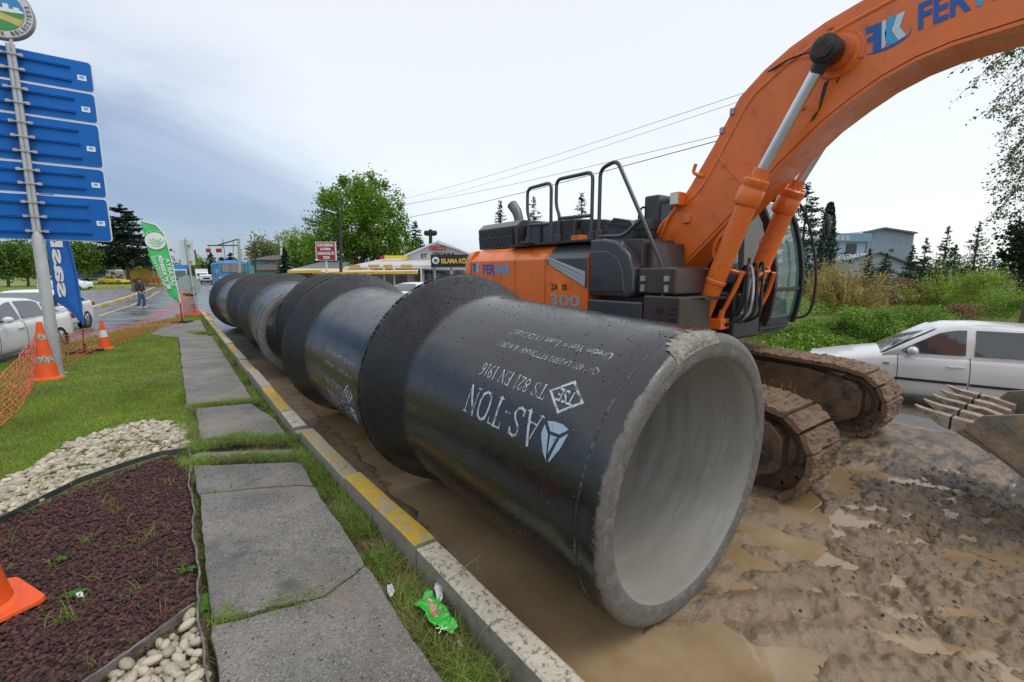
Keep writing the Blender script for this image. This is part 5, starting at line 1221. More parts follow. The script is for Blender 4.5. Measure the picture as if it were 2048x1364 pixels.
hose([(5.94, 4.62, 2.45), (5.86, 4.64, 2.8), (5.90, 4.62, 2.98), (5.98, 4.6, 2.98)], .016, M['rubber'], 'hand_rail')
MB().box((5.92, 4.10, 2.72), (.01, .14, .14), Matrix.Rotation(R(30), 3, 'X')).build('sticker', mat('teal_sticker', (.25, .6, .55), .4), ex, world=True)
# ---- arm (out of view, at the boom tip) and bucket
armp = [(-2.35, 3.75), (-1.95, 3.55), (-.36, 1.22), (-.40, 1.02), (-.62, .98), (-2.45, 3.05), (-2.62, 3.5)]
yz(armp, 5.43, 5.73, 'arm', M['orange'], bevel=.03)
MB().cyl((5.25, -2.2, 3.2), (5.9, -2.2, 3.2), .11, 20).build('arm_pin', M['black'], ex, world=True, smooth=True)
MB().tube([(5.58, -1.9, 3.62), (5.58, .6, 4.80)], .09, 16).build('arm_cylinder', M['orange'], ex, world=True, smooth=True)
m_bk = mat('worn_bucket_steel', (.15, .135, .105), .55, metal=.15, var=.3, scale=7, bump=.5, bscale=35, col2=(.26, .185, .12), mix=(.45, .62), mscale=4)
BKX0, BKX1 = 4.98, 6.24
# section: floor from lip (tooth adapters) down under and up the back
sec = [(.63, .88), (.50, .76), (.46, .60), (.30, .47), (.05, .40), (-.22, .46), (-.40, .64), (-.46, .88), (-.44, 1.02)]
inn = [(.60, .905), (.47, .79), (.43, .63), (.28, .51), (.05, .45), (-.19, .50), (-.35, .66), (-.41, .88), (-.40, 1.02)]
lip = [(.70, .72), (.47, .60), (.28, .46), (.05, .385), (-.24, .45), (-.43, .64), (-.49, .9), (-.46, 1.05), (-.41, 1.05), (-.43, .9), (-.38, .67), (-.2, .51), (.05, .445), (.26, .515), (.44, .65), (.68, .755)]
yz(lip, BKX0, BKX1, 'bucket_shell', m_bk, bevel=.006)
cheek = [(.66, .76), (.57, .895), (.30, .98), (-.10, 1.06), (-.42, 1.06), (-.47, .9), (-.41, .66), (-.22, .48), (.05, .41), (.27, .48), (.45, .61)]
for x0, x1 in ((BKX0 - .012, BKX0 + .022), (BKX1 - .022, BKX1 + .012)): yz(cheek, x0, x1, 'bucket_cheek', m_bk, bevel=.005)
m_tooth = mat('tooth_steel', (.36, .28, .21), .6, metal=.1, var=.3, scale=12, bump=.6, bscale=45, col2=(.14, .11, .09), mix=(.5, .65), mscale=10)
for i in range(5):
    x = BKX0 + .06 + i * (BKX1 - BKX0 - .12) / 4
    def sec_(y, zt, zb, w): return [(x - w, y, zb), (x + w, y, zb), (x + w, y, zt), (x - w, y, zt)]
    MB().loft([sec_(.50, .79, .60, .046), sec_(.63, .825, .69, .050), sec_(.74, .838, .735, .047)]).build('tooth_adapter', m_tooth, ex, world=True, bevel=.008)
    MB().loft([sec_(.75, .840, .725, .044), sec_(.81, .848, .750, .043), sec_(.87, .854, .790, .038), sec_(.93, .866, .832, .030), sec_(.985, .884, .874, .018)]).build('tooth', m_tooth, ex, world=True, bevel=.006)
    MB().rng(x - .049, x + .049, .742, .747, .732, .842).build('tooth_gap', M['rubber'], ex, world=True)
for x in (5.40, 5.76): yz([(-.30, .50), (-.50, .80), (-.62, 1.05), (-.50, 1.12), (-.38, 1.02), (-.30, .60)], x - .02, x + .02, 'bucket_ear', m_bk)
MB().cyl((5.3, -.52, 1.06), (5.86, -.52, 1.06), .05, 16).build('bucket_pin', M['black'], ex, world=True, smooth=True)
# ================================================================= VEHICLES
m_tyre = M['rubber']; m_alloy = mat('alloy', (.38, .39, .40), .35, metal=.7, var=.1); m_under = mat('underbody', (.012, .012, .013), .7, var=.2)
m_tail = mat('tail_lamp', (.35, .01, .012), .15, var=.05, spec=.8); m_head = mat('head_lamp', (.55, .58, .6), .08, var=.1, spec=.9)
def wheel(root, c, r=.32, w=.21, side=1):
    c = Vector(c); ax = Vector((0, side, 0))
    o = MB().lathe([(r * .62, -w), (r * .93, -w), (r, -w * .85), (r, -w * .12), (r * .95, 0), (r * .68, 0.0), (r * .66, -.015)], c, ax, 28).build('tyre', m_tyre, root, smooth=True)
    mb = MB(); mb.lathe([(r * .66, -.02), (r * .60, -.03), (r * .56, -.09), (0, -.09)], c, ax, 28)
    for k in range(5):
        a = 2 * PI * k / 5; d = Vector((math.cos(a), 0, math.sin(a))); mb.bar(c + ax * -.02 + d * .02, c + ax * -.018 + d * r * .62, .07, .03, up=(0, 1, 0))
    mb.cyl(c + ax * -.04, c + ax * -.008, .045, 12); mb.build('rim', m_alloy, o, smooth=True)
def car(label, loc, rz, L=4.3, Wd=1.74, H=1.44, paint=None, kind='hatch', name='parked_car', group=None, clear=.18, details=True, tint=None, cladding=False):
    """front towards local +X"""
    root = thing(name, loc, label, 'car', group, rz); paint = paint or M['white']; glass = tint or M['glass']; hw = Wd / 2
    X = lambda t: L / 2 - t * L
    # top line of the lower body, roof line (fraction of length from the front, height)
    if kind == 'hatch': top = [(0, .52), (.012, .62), (.05, .70), (.15, .80), (.27, .90), (.30, .925), (.6, .95), (.86, .97), (.96, .95), (.99, .86), (1, .60)]; gh = [(.272, .90), (.345, 1.12), (.43, 1.36), (.47, 1.42), (.56, 1.445), (.70, 1.43), (.84, 1.36), (.895, 1.22), (.945, .95)]
    elif kind == 'sedan': top = [(0, .48), (.012, .58), (.05, .68), (.15, .78), (.25, .87), (.28, .90), (.6, .94), (.80, .97), (.93, 1.0), (.985, .98), (1, .62)]; gh = [(.255, .88), (.33, 1.12), (.40, 1.33), (.46, 1.40), (.55, 1.42), (.66, 1.39), (.78, 1.22), (.86, 1.03), (.90, .98)]
    else: top = [(0, .60), (.01, .80), (.04, .92), (.12, 1.0), (.24, 1.06), (.27, 1.08), (.6, 1.10), (.88, 1.12), (.96, 1.08), (.99, .95), (1, .62)]; gh = [(.24, 1.05), (.31, 1.28), (.375, 1.50), (.42, 1.56), (.55, 1.58), (.74, 1.56), (.88, 1.50), (.925, 1.38), (.965, 1.08)]
    sc = H / {'hatch': 1.445, 'sedan': 1.42}.get(kind, 1.58); top = [(t, z * sc) for t, z in top]; gh = [(t, z * sc) for t, z in gh]
    tt = sorted(set([t for t, _ in top] + [.08, .2, .35, .45, .52, .68, .75, .91])); rings = []
    for t in tt:
        zt = float(np.interp(t, [a for a, _ in top], [b for _, b in top])); e = min(t, 1 - t); w = hw * (1 - .20 * max(0, 1 - e / .09) ** 2.2); zl = clear + .10 * max(0, 1 - e / .05)
        x = X(t) - .0; h = zt - zl
        half = [(0.0, zl), (w * .80, zl), (w * .955, zl + .04), (w * .99, zl + .16 * h / .75), (w, zl + .45 * h), (w * .992, zl + .72 * h), (w * .965, zl + .90 * h), (w * .90, zt - .012), (w * .62, zt + .012), (0, zt + .025)]
        rings.append([(x, y, z) for y, z in half] + [(x, -y, z) for y, z in reversed(half[1:-1])])
    body = MB().loft(rings).build('body', paint, root, smooth='all', sub=1)
    gt = [t for t, _ in gh]; gz = [z for _, z in gh]; zb = lambda t: float(np.interp(t, [a for a, _ in top], [b for _, b in top]))
    def gw(t, z):                       # half width of the greenhouse at a height
        b = zb(t); k = min(1, max(0, (z - b) / max(H - b, .01))); return hw * (.925 - .215 * k ** 1.15)
    rings = []
    for t, z in gh:
        b = zb(t) - .04; x = X(t); hh = max(z - .0, b + .02)
        half = [(hw * .92, b), (gw(t, b + (hh - b) * .5), b + (hh - b) * .5), (gw(t, hh - .05), hh - .05) if hh - b > .12 else (gw(t, hh), b + (hh - b) * .8), (gw(t, hh) * .93, hh - .012), (gw(t, hh) * .6, hh), (0, hh + .01)]
        rings.append([(x, y, zz) for y, zz in half] + [(x, -y, zz) for y, zz in reversed(half[:-1])])
    MB().loft(rings, close=False).build('roof', paint, root, smooth='all')
    roofz = lambda t: float(np.interp(t, gt, gz))
    # side windows
    tb = {'hatch': (.515, .70), 'sedan': (.50, .70)}.get(kind, (.50, .72)); t_end = gh[-2][0]
    wins = [(gt[0] + .055, tb[0] - .008), (tb[0] + .016, tb[1] - .006), (tb[1] + .010, t_end + (.0 if kind != 'sedan' else .0))]
    for s in (1, -1):
        for a, b in wins:
            up_ = []; dn = []; n_ = 7
            for i in range(n_ + 1):
                t = a + (b - a) * i / n_; z1 = min(roofz(t) - .075, H - .085); z0 = zb(t) + .015
                if z1 < z0 + .01: z1 = z0 + .01
                up_.append((X(t), s * (gw(t, z1) + .008), z1)); dn.append((X(t), s * (gw(t, z0) + .010), z0))
            vs = dn + up_[::-1]; MB().loft([dn, up_], close=False, caps=False).build('side_window', glass, root)
    # windscreen and rear window
    def screen(i0, i1, nm, k=.86):
        r_ = []
        for i in range(i0, i1 + 1):
            t, z = gh[i]; w = gw(t, z) * k; x = X(t); d = Vector((1 if i < 4 else -1, 0, .8)).normalized() * .028
            r_.append([(x + d.x, -w, z + d.z - .012), (x + d.x, -w * .5, z + d.z), (x + d.x, w * .5, z + d.z), (x + d.x, w, z + d.z - .012)])
        MB().loft(r_, close=False, caps=False).build(nm, mat('screen_glass', (.10, .14, .15), .05, var=0, spec=.9, coat=.8), root, smooth='all')
    screen(0, 2, 'windscreen'); screen(len(gh) - 3, len(gh) - 1, 'rear_window')
    # wheels, arches
    rw = .31 * (1.1 if kind == 'suv' else 1.0)
    for s in (1, -1):
        for t in (.19, .79):
            c = Vector((X(t), s * (hw * .985), rw)); mb = MB(); mb.lathe([(rw * 1.20, -.18), (rw * 1.20, 0.006), (rw * 1.0, .004), (0, -.10)], c, (0, s, 0), 30, PI * 0, 2 * PI)
            a_ = mb.build('wheel_arch', M['rubber'] if cladding else m_under, root, smooth=True)
            wheel(root, c + Vector((0, s * .014, 0)), rw, .2, s)
    if details:
        yb = hw + .004
        for s in (1, -1):
            mb = MB(); mb.sphere((X(gt[0] + .085), s * (hw + .09), zb(.33) + .07), .10, 12, 8, (.75, .95, .72)); mb.build('mirror', paint, root, smooth='all')
            MB().bar((X(gt[0] + .075), s * (hw - .06), zb(.33) + .03), (X(gt[0] + .082), s * (hw + .05), zb(.33) + .04), .08, .03).build('mirror_arm', M['rubber'], root)
            for t in (gt[0] + .045, tb[0] + .004, tb[1] + .045):
                z0_, z1_ = clear + .10, zb(t) - .02; pts = []
                for i in range(9):
                    z = z0_ + (z1_ - z0_) * i / 8; h = zb(t) - clear; k = (z - clear) / h; w = float(np.interp(k, [.0, .21, .45, .72, .90, 1], [.955, .99, 1.0, .992, .965, .9])) * hw; pts.append((X(t + .004 * math.sin(k * 3)), s * (w + .001), z))
                MB().tube(pts, .0045, 5).build('door_gap', m_under, root)
            for t in (tb[0] - .055, tb[1] - .03):
                MB().bar((X(t), s * (hw * .992 + .018), zb(t) - .17), (X(t) - .20 * (L / 4.3), s * (hw * .992 + .018), zb(t) - .165), .028, .03).build('door_handle', paint, root, bevel=.008)
        for s in (1, -1):
            MB().box((X(.045), s * hw * .72, zb(.04) - .07), (.16, .34, .13)).build('head_lamp', m_head, root, bevel=.03)
            MB().box((X(.978), s * hw * .80, zb(.97) - .16), (.14, .28, .15)).build('tail_lamp', m_tail, root, bevel=.03)
        MB().box((X(.004), 0, .32), (.05, Wd * .55, .16)).build('grille', m_under, root, bevel=.02)
    return root
m_sil = mat('silver_white_paint', (0.63, 0.63, 0.635), 0.28, metal=.15, var=.05, coat=.5, scale=2, col2=(.50, .49, .48), mix=(.55, .8))
hd = Vector((-.31, .95, 0)); sd_ = Vector((.95, .31, 0))
door = Vector((9.75, 2.25, -.275)); Lc = 4.38
ctr = door + hd * (1.345 - Lc / 2) + sd_ * .87
sc_ = car('silver white hatchback with dark windows parked behind the raised bucket', ctr, math.atan2(hd.y, hd.x), Lc, 1.74, 1.44, m_sil, 'hatch')
X_ = lambda t: Lc / 2 - t * Lc
for t0, t1 in ((.315, .518), (.526, .735)):
    MB().bar((X_(t0), .874, .50), (X_(t1), .878, .505), .012, .042, up=(0, 0, 1)).build('rub_strip', M['rubber'], sc_)
MB().box((X_(.285), .866, .74), (.09, .02, .035)).build('side_indicator', mat('amber_lens', (.25, .22, .15), .2, var=.1), sc_, bevel=.006)
MB().bar((X_(.28), .3, .925), (X_(.275), -.5, .925), .03, .02).build('wiper', M['rubber'], sc_)
hd2 = Vector((-.28, -.96, 0)).normalized(); rzl = math.atan2(hd2.y, hd2.x)
# near sedan: its left flank (local -y... ) is turned to the lawn
rw_ = Vector((-2.43, 16.37, 0)); inn_ = Vector((-.96, .28, 0)).normalized()
car('white sedan passing closest to the orange net, behind the sign pole', rw_ + hd2 * (.79 - .5) * 4.55 + inn_ * .92, rzl, 4.55, 1.80, 1.43, mat('pearl_white_paint', (.78, .79, .80), .25, var=.04, coat=.6), 'sedan', 'car')
rw2 = Vector((-2.62, 22.7, 0)); hd3 = Vector((-.22, -.975, 0)).normalized(); in3 = Vector((-.975, .22, 0))
car('white sedan with black wheels following behind the nearer white sedan', rw2 + hd3 * (.29 * 4.5) + in3 * .9, math.atan2(hd3.y, hd3.x), 4.5, 1.78, 1.44, M['white'], 'sedan', 'car')
p = D(128, 50, .05); car('white crossover with black wheel arches parked on the grass by the road', p, R(-18), 4.3, 1.8, 1.6, M['white'], 'suv', cladding=True)
m_yel = mat('taxi_yellow', (.72, .55, .02), .3, var=.06, coat=.4)
p = D(226, 78, .05); car('yellow taxi parked under the dark conifer', p, R(-35), 4.4, 1.75, 1.45, m_yel, 'sedan', details=False)
p = D(836, 27.5, .0); car('white car behind the pipes in front of the restaurant, only its roof showing', p, R(40), 4.2, 1.74, 1.44, M['white'], 'hatch')
# truck builder, front towards local +X
def truck(label, loc, rz, boxm, cabm, L=7.0, Wd=2.3, H=3.1, name='truck', cat='truck', cab=1.9, box=True):
    root = thing(name, loc, label, cat, None, rz); hw = Wd / 2; f = L / 2
    MB().rng(-f, f - .3, -.45, .45, .55, .8).build('chassis', m_under, root)
    if box: MB().rng(-f, f - cab - .1, -hw, hw, .9, H).build('cargo_box', boxm, root, bevel=.03)
    ch = H * .78
    prof_ = [(f - cab, .5), (f, .5), (f, 1.25), (f - .22, ch - .15), (f - .4, ch), (f - cab, ch)]
    cb = MB().prism(prof_, lambda u, v, d: (u, d, v), -hw * .95, hw * .95).build('cab', cabm, root, bevel=.06)
    a, b = Vector((f, 0, 1.3)), Vector((f - .22, 0, ch - .2)); n = Vector((1, 0, .18)).normalized() * .012
    MB().add([a + n + Vector((0, -hw * .82, 0)), a + n + Vector((0, hw * .82, 0)), b + n + Vector((0, hw * .78, 0)), b + n + Vector((0, -hw * .78, 0))], [(0, 1, 2, 3)]).build('windscreen', M['glass'], root)
    for s in (1, -1):
        MB().rng(f - 1.1, f - .4, s * hw * .95, s * (hw * .95 + .01), 1.35, ch - .35).build('side_window', M['glass'], root)
        MB().box((f + .01, s * hw * .68, .78), (.05, .32, .18)).build('head_lamp', m_head, root, bevel=.02)
        MB().box((f - .1, s * (hw + .13), 1.7), (.06, .16, .38)).build('mirror', m_under, root, bevel=.02); MB().bar((f - .12, s * hw * .93, 1.9), (f - .1, s * (hw + .12), 1.85), .03).build('mirror_arm', m_under, root)
        for x in (f - 1.0, -f + 1.3): wheel(root, (x, s * (hw - .02), .45), .45, .25, s)
    MB().rng(f - .02, f + .06, -hw * .9, hw * .9, .45, .68).build('bumper', m_under, root, bevel=.03)
    MB().rng(f, f + .02, -hw * .5, hw * .5, .85, 1.15).build('grille', m_under, root, bevel=.005)
    return root
m_tb = mat('truck_blue', (.03, .20, .48), .35, var=.1); m_greybox = mat('grey_tarpaulin', (.10, .13, .16), .6, var=.2)
hdr = math.atan2(-1, -.02)
truck('blue and white box truck coming down the far road', D(357, 72, 0), hdr, m_tb, mat('truck_pale_blue', (.25, .45, .62), .4, var=.1), 7, 2.3, 3.2)
truck('white delivery van at the far end of the road', D(403, 92, 0), hdr, M['white'], M['white'], 5.6, 2.1, 2.7, 'van', 'van')
truck('small white minibus beside the delivery van on the far road', D(411, 80, 0), hdr, M['white'], M['white'], 4.8, 1.95, 2.1, 'van', 'van', cab=4.6, box=False)
truck('grey box truck with a white cab parked behind the yellow taxi', D(195, 84, .0), R(-25), m_greybox, M['white'], 7.5, 2.3, 3.2)
# the bus seen from behind
bh = PI / 2; br_ = D(437, 46.6) + Vector((1.3, 0, 0))
bus = thing('bus', (br_.x + 5.5 * math.cos(bh), br_.y + 5.5 * math.sin(bh), 0), 'blue city bus with two trolley poles seen from behind the pipes', 'bus', None, bh); bus.scale = (1, 1, 1.09)
m_bus = mat('bus_blue', (.02, .23, .55), .32, var=.08, coat=.3); m_busp = mat('bus_pale_blue', (.12, .28, .55), .35, var=.1); m_cream = mat('cream_stripe', (.62, .52, .42), .5, var=.1)
MB().rng(-5.5, 5.5, -1.3, 1.3, .35, 2.78).build('body', m_bus, bus, bevel=.12, seg=3)
MB().rng(-5.2, 5.2, -1.15, 1.15, 2.78, 2.90).build('roof_fairing', m_busp, bus, bevel=.05)
MB().rng(-5.515, -5.5, -1.0, 1.0, 1.85, 2.62).build('rear_window', mat('bus_window', (.16, .16, .15), .1, var=.3, scale=1, spec=.8), bus, bevel=.003)
for a in (-1.07, 1.03): MB().rng(-5.513, -5.5, a, a + .04, 1.80, 2.67).build('window_rubber', M['rubber'], bus)
for a in (1.80, 2.62): MB().rng(-5.513, -5.5, -1.03, 1.03, a, a + .04).build('window_rubber', M['rubber'], bus)
MB().rng(-5.512, -5.5, -1.28, 1.28, 1.28, 1.42).build('stripe', m_cream, bus); MB().rng(-5.512, -5.5, -1.28, -1.12, .9, 1.28).build('stripe', m_cream, bus)
for i in range(9): MB().rng(-5.513, -5.5, -.62 + i * .14, -.55 + i * .14, 1.53, 1.62).build('vent_slot', m_under, bus)
MB().rng(-5.516, -5.5, -1.24, -1.02, .95, 1.22).build('tail_lamp', m_tail, bus); MB().rng(-5.516, -5.5, 1.02, 1.24, .95, 1.22).build('tail_lamp', m_tail, bus)
MB().rng(-5.58, -5.48, -1.25, 1.25, .35, .62).build('bumper', m_under, bus, bevel=.03)
for i in range(7):
    for s in (1, -1): MB().rng(-5.0 + i * 1.42, -3.75 + i * 1.42, s * 1.3, s * 1.312, 1.65, 2.5).build('side_window', M['glass'], bus)
for s in (1, -1):
    for x in (3.2, -3.4): wheel(bus, (x, s * 1.29, .48), .48, .28, s)
    MB().tube([(-2.6, s * .35, 2.95), (-5.9, s * .45 + .25, 4.9)], .035, 6).build('trolley_pole', M['steel'], bus)
MB().rng(-3.0, -2.0, -.5, .5, 2.88, 3.02).build('pole_base', m_busp, bus, bevel=.03)
# ================================================================= SIGNS, FLAGS, CONES, NET, PERSON
post = thing('direction_sign', (-1.86, 11.75, .12), 'tall grey post with five blue boards seen from behind and a round emblem on top', 'sign')
B_ = lambda mb, n, m, **k: mb.build(n, m, post, world=True, **k)
m_post = mat('grey_post', (.43, .44, .45), .45, metal=.25, var=.08, col2=(.34, .33, .31), mscale=9, mix=(.55, .75))
B_(MB().tube([(-1.88, 11.75, .12), (-1.87, 11.75, 2.60), (-1.87, 11.75, 2.72)], [.085, .085, .05], 20), 'post', m_post, smooth=True)
B_(MB().lathe([(.16, 0), (.16, .015), (.09, .02), (.09, 0)], (-1.88, 11.75, .122), (0, 0, 1), 20), 'base_plate', m_post, smooth=True)
for s in (-1, 1): B_(MB().tube([(-1.87 + s * .028, 11.75, 2.62), (-1.85 + s * .028, 11.75, 5.82)], .032, 12), 'upright', m_post, smooth=True)
B_(MB().tube([(-1.84, 11.75, 5.75), (-1.83, 11.75, 5.95)], .025, 10), 'emblem_stem', m_post)
tops = [(5.30, 5.79, (5.43, 5.66)), (4.76, 5.25, (4.89, 5.12)), (3.96, 4.71, (4.09, 4.335, 4.57)), (3.42, 3.91, (3.55, 3.78)), (2.60, 3.37, (2.73, 2.985, 3.23))]
for (z0, z1, rails) in tops:
    def rr(x0, x1, z0, z1, r, y0, y1):
        pts = []
        for cx_, cz_, a0 in ((x1 - r, z1 - r, 0), (x0 + r, z1 - r, 90), (x0 + r, z0 + r, 180), (x1 - r, z0 + r, 270)):
            for k in range(5): a = R(a0 + 22.5 * k); pts.append((cx_ + r * math.cos(a), cz_ + r * math.sin(a)))
        return MB().prism(pts, lambda u, v, d: (u, d, v), y0, y1)
    pn = B_(rr(-2.92, -.86 - (5.8 - z1) * .008, z0, z1, .05, 11.835, 11.85), 'board', M['blue'])
    B_(rr(-2.94, -.84 - (5.8 - z1) * .008, z0 - .015, z1 + .015, .06, 11.852, 11.862), 'board_face', M['signwhite'])
    for z in rails:
        for dz in (-.011, .011): MB().rng(-2.70, -1.14, 11.80, 11.834, z + dz - .007, z + dz + .007).build('stiffening_rail', M['blue'], pn, world=True, bevel=.002)
        B_(MB().rng(-1.98, -1.74, 11.70, 11.712, z - .012, z + .012), 'clamp', M['steel']); 
        for x in (-1.98, -1.74): B_(MB().rng(x - .03, x + .03, 11.705, 11.80, z - .025, z + .025), 'clamp_bracket', M['steel'], bevel=.004)
    zz = z0 + (z1 - z0) * .42; MB().rng(-1.06, -.94, 11.828, 11.834, zz - .045, zz + .045).build('sticker', M['signwhite'], pn, world=True); MB().rng(-1.03, -.97, 11.826, 11.828, zz - .01, zz + .03).build('sticker_print', M['letterlight'], pn, world=True)
# emblem disc
EC = Vector((-1.95, 11.72, 6.33)); er = .45
def disc(r0, r1, y, m, n=48, name='emblem_print', a0=0, a1=2 * PI, f=None):
    vs = []; fs = []
    for k in range(n + 1):
        a = a0 + (a1 - a0) * k / n
        for r in (r0, r1): vs.append((EC.x + r * math.cos(a), y, EC.z + r * math.sin(a)))
    for k in range(n): fs.append((2 * k, 2 * k + 1, 2 * k + 3, 2 * k + 2))
    return B_(MB().add(vs, fs), name, m)
B_(MB().cyl(EC + Vector((0, .14, 0)), EC + Vector((0, 0, 0)), er, 48), 'emblem_box', mat('emblem_rim', (.22, .22, .23), .4, metal=.4), smooth=True)
disc(.0, er * .97, EC.y - .003, mat('emblem_white', (.55, .56, .58), .4, var=.1))
disc(.0, er * .74, EC.y - .006, mat('emblem_blue', (.03, .22, .50), .4, var=.05))
def chord(zlo, zhi, m, y, curve=.0):
    r = er * .735; pts = []
    n = 24
    for i in range(n + 1):
        x = -r + 2 * r * i / n; zc = math.sqrt(max(r * r - x * x, 0)); pts.append((x, max(min(zlo + curve * (x / r) ** 2, zc), -zc), max(min(zhi + curve * .6 * math.sin(x * 5), zc), -zc)))
    vs = []; fs = []
    for x, a, b in pts: vs += [(EC.x + x, y, EC.z + a), (EC.x + x, y, EC.z + b)]
    for i in range(n): fs.append((2 * i, 2 * i + 1, 2 * i + 3, 2 * i + 2))
    B_(MB().add(vs, fs), 'emblem_print', m)
chord(-.5, -.02, mat('emblem_green', (.04, .26, .06), .4), EC.y - .008); chord(-.16, -.03, mat('emblem_sand', (.50, .40, .12), .4), EC.y - .010, -.12); chord(-.5, -.27, mat('emblem_green', (.04, .26, .06), .4), EC.y - .011, .1); chord(-.03, .02, M['signwhite'], EC.y - .012, .03)
for i, x in enumerate((-.24, -.12, .0, .12, .24)): B_(MB().rng(EC.x + x - .035, EC.x + x + .035, EC.y - .013, EC.y - .012, EC.z + .0, EC.z + .07 + .03 * (i % 2)), 'emblem_print', M['signwhite'])
m_ebk = mat('emblem_dark', (.05, .05, .06), .5)
def ringtext(s, a_start, a_step, r, size, m, flip=1):
    for i, ch in enumerate(s):
        if ch == ' ': continue
        a = R(a_start + a_step * i); u = Vector((-math.sin(a), 0, math.cos(a))) * (-1 if flip > 0 else 1); v = Vector((math.cos(a), 0, math.sin(a))) * flip
        o = EC + Vector((math.cos(a), 0, math.sin(a))) * (r if flip > 0 else r + size) - u * size * .35 + Vector((0, -.014, 0))
        letters(ch, o, u, v, size * .7, size, m, post, bold=.02, th=-.001)
ringtext('SAKARYA', 150, -17, er * .79, .07, m_ebk); ringtext('BÜYÜKŞEHİR BELEDİYESİ', 193, 9.2, er * .79, .06, m_ebk, -1)

# ---- feather flags
def flag(name, label, base, Y, left, right, clothm, edgem):
    root = thing(name, (base[0], Y, .12), label, 'flag')
    n = 22
    def interp(P, t):
        d = [0]
        for a, b in zip(P[:-1], P[1:]): d.append(d[-1] + math.hypot(b[0] - a[0], b[1] - a[1]))
        s = t * d[-1]; return float(np.interp(s, d, [p[0] for p in P])), float(np.interp(s, d, [p[1] for p in P]))
    rings = []
    for i in range(n + 1):
        t = i / n; a, b = interp(left, t), interp(right, t); row = []
        for j in range(9):
            u = j / 8; x = a[0] + (b[0] - a[0]) * u; z = a[1] + (b[1] - a[1]) * u; row.append((x, Y + .02 * math.sin(t * 9 + u * 4) * (1 - u) + .012 * math.sin(u * 9 + t * 3) * (1 - u), z))
        rings.append(row)
    V = MB(); V.loft(rings, close=False, caps=False); o = V.build('cloth', clothm, root, world=True, smooth='all')
    sm = o.modifiers.new('thickness', 'SOLIDIFY'); sm.thickness = .004
    rt = [(x, Y, z) for x, z in right]
    MB().tube([(base[0], Y, .16), (base[0] - .005, Y, .5)] + rt[:], [.016, .016] + [.013] * len(rt), 8).build('pole', m_under, root, world=True, smooth=True)
    MB().tube([(p[0] + .008, Y - .006, p[2]) for p in rt], .02, 6).build('pole_sleeve', edgem, root, world=True, smooth=True)
    MB().cyl((base[0], Y, .14), (base[0], Y, .34), .03, 12).build('pole_socket', m_under, root, world=True, smooth=True)
    for a in (20, 110):
        d = Vector((math.cos(R(a)), math.sin(R(a)), 0)) * .34; MB().bar(Vector((base[0], Y, .17)) - d, Vector((base[0], Y, .17)) + d, .10, .07).build('foot', m_under, root, world=True, bevel=.02)
    return root
m_fb = mat('flag_blue', (.012, .13, .50), .7, var=.15, scale=3); m_fg = mat('flag_green', (.07, .52, .15), .7, var=.15, scale=3); m_fw = mat('flag_white', (.75, .76, .76), .7, var=.05)
def prj(px, py, Y): d = ray(px, py); t = Y / d.y; return (d.x * t, EYE + d.z * t)
YB = 14.4
Lb = [prj(164, 648, YB), prj(136, 618, YB), prj(110, 603, YB), prj(104, 560, YB), prj(92, 480, YB), prj(80, 400, YB), prj(66, 330, YB)]
Rb = [prj(166, 650, YB), prj(160, 600, YB), prj(151, 545, YB), prj(140, 500, YB), prj(125, 450, YB), prj(105, 390, YB), prj(68, 328, YB)]
fb = flag('feather_flag', 'blue feather flag with white lettering standing behind the sign post', (prj(170, 700, YB)[0], 0), YB, Lb, Rb, m_fb, m_fb)
def v3(p, Y): return Vector((p[0], Y, p[1]))
def flagtext(s, p0, p1, vdir_px, h, Y, m, root, bold=.03, dy=-.035):
    a, b = v3(prj(*p0, Y), Y + dy), v3(prj(*p1, Y), Y + dy); u = b - a; w = u.length; u.normalize(); v = Vector((u.z, 0, -u.x)); 
    vs, fs, (x0, x1, y0, y1) = text2d(s, bold); P = [a + u * ((x - x0) / (x1 - x0) * w) + v * ((y - y0) / (y1 - y0) * h) for x, y in vs]
    return MB().add(P, fs).build('lettering', m, root, world=True)
flagtext('saski', (117, 594), (94, 440), 0, .20, YB, m_fw, fb, .03)
YG = 20.95
Lg = [prj(359, 606, YG), prj(339, 592, YG), prj(330, 572, YG), prj(320, 555, YG), prj(302, 524, YG), prj(294, 495, YG), prj(282, 444, YG)]
Rg = [prj(360, 606, YG), prj(353, 572, YG), prj(345, 530, YG), prj(333, 485, YG), prj(326, 466, YG), prj(311, 450, YG), prj(283, 442, YG)]
fg = flag('feather_flag', 'green feather flag with white lettering standing at the head of the footpath', (prj(365, 645, YG)[0], 0), YG, Lg, Rg, m_fg, m_fw)
flagtext('SAKARYA', (343, 572), (329, 517), 0, .16, YG, m_fw, fg, .01); flagtext('BÜYÜKŞEHİR', (333, 578), (313, 510), 0, .17, YG, m_fw, fg, .05); flagtext('BELEDİYESİ', (328, 572), (301, 513), 0, .13, YG, m_fw, fg, .0)
c_ = prj(311, 482, YG); mb = MB(); vs = [(c_[0], YG - .035, c_[1])]
for k in range(25): a = 2 * PI * k / 24; vs.append((c_[0] + .30 * math.cos(a), YG - .035, c_[1] + .30 * math.sin(a)))
mb.add(vs, [(0, k, k + 1) for k in range(1, 25)]).build('round_mark', m_fw, fg, world=True)
for k in range(4):
    pts = [(c_[0] - .22 + .05 * k, YG - .04, c_[1] - .06 - .045 * k), (c_[0] + .02 + .03 * k, YG - .04, c_[1] - .02 - .05 * k), (c_[0] + .24 - .04 * k, YG - .04, c_[1] - .05 - .03 * k)]; MB().tube(pts, .008, 4).build('mark_line', m_fg, fg, world=True)
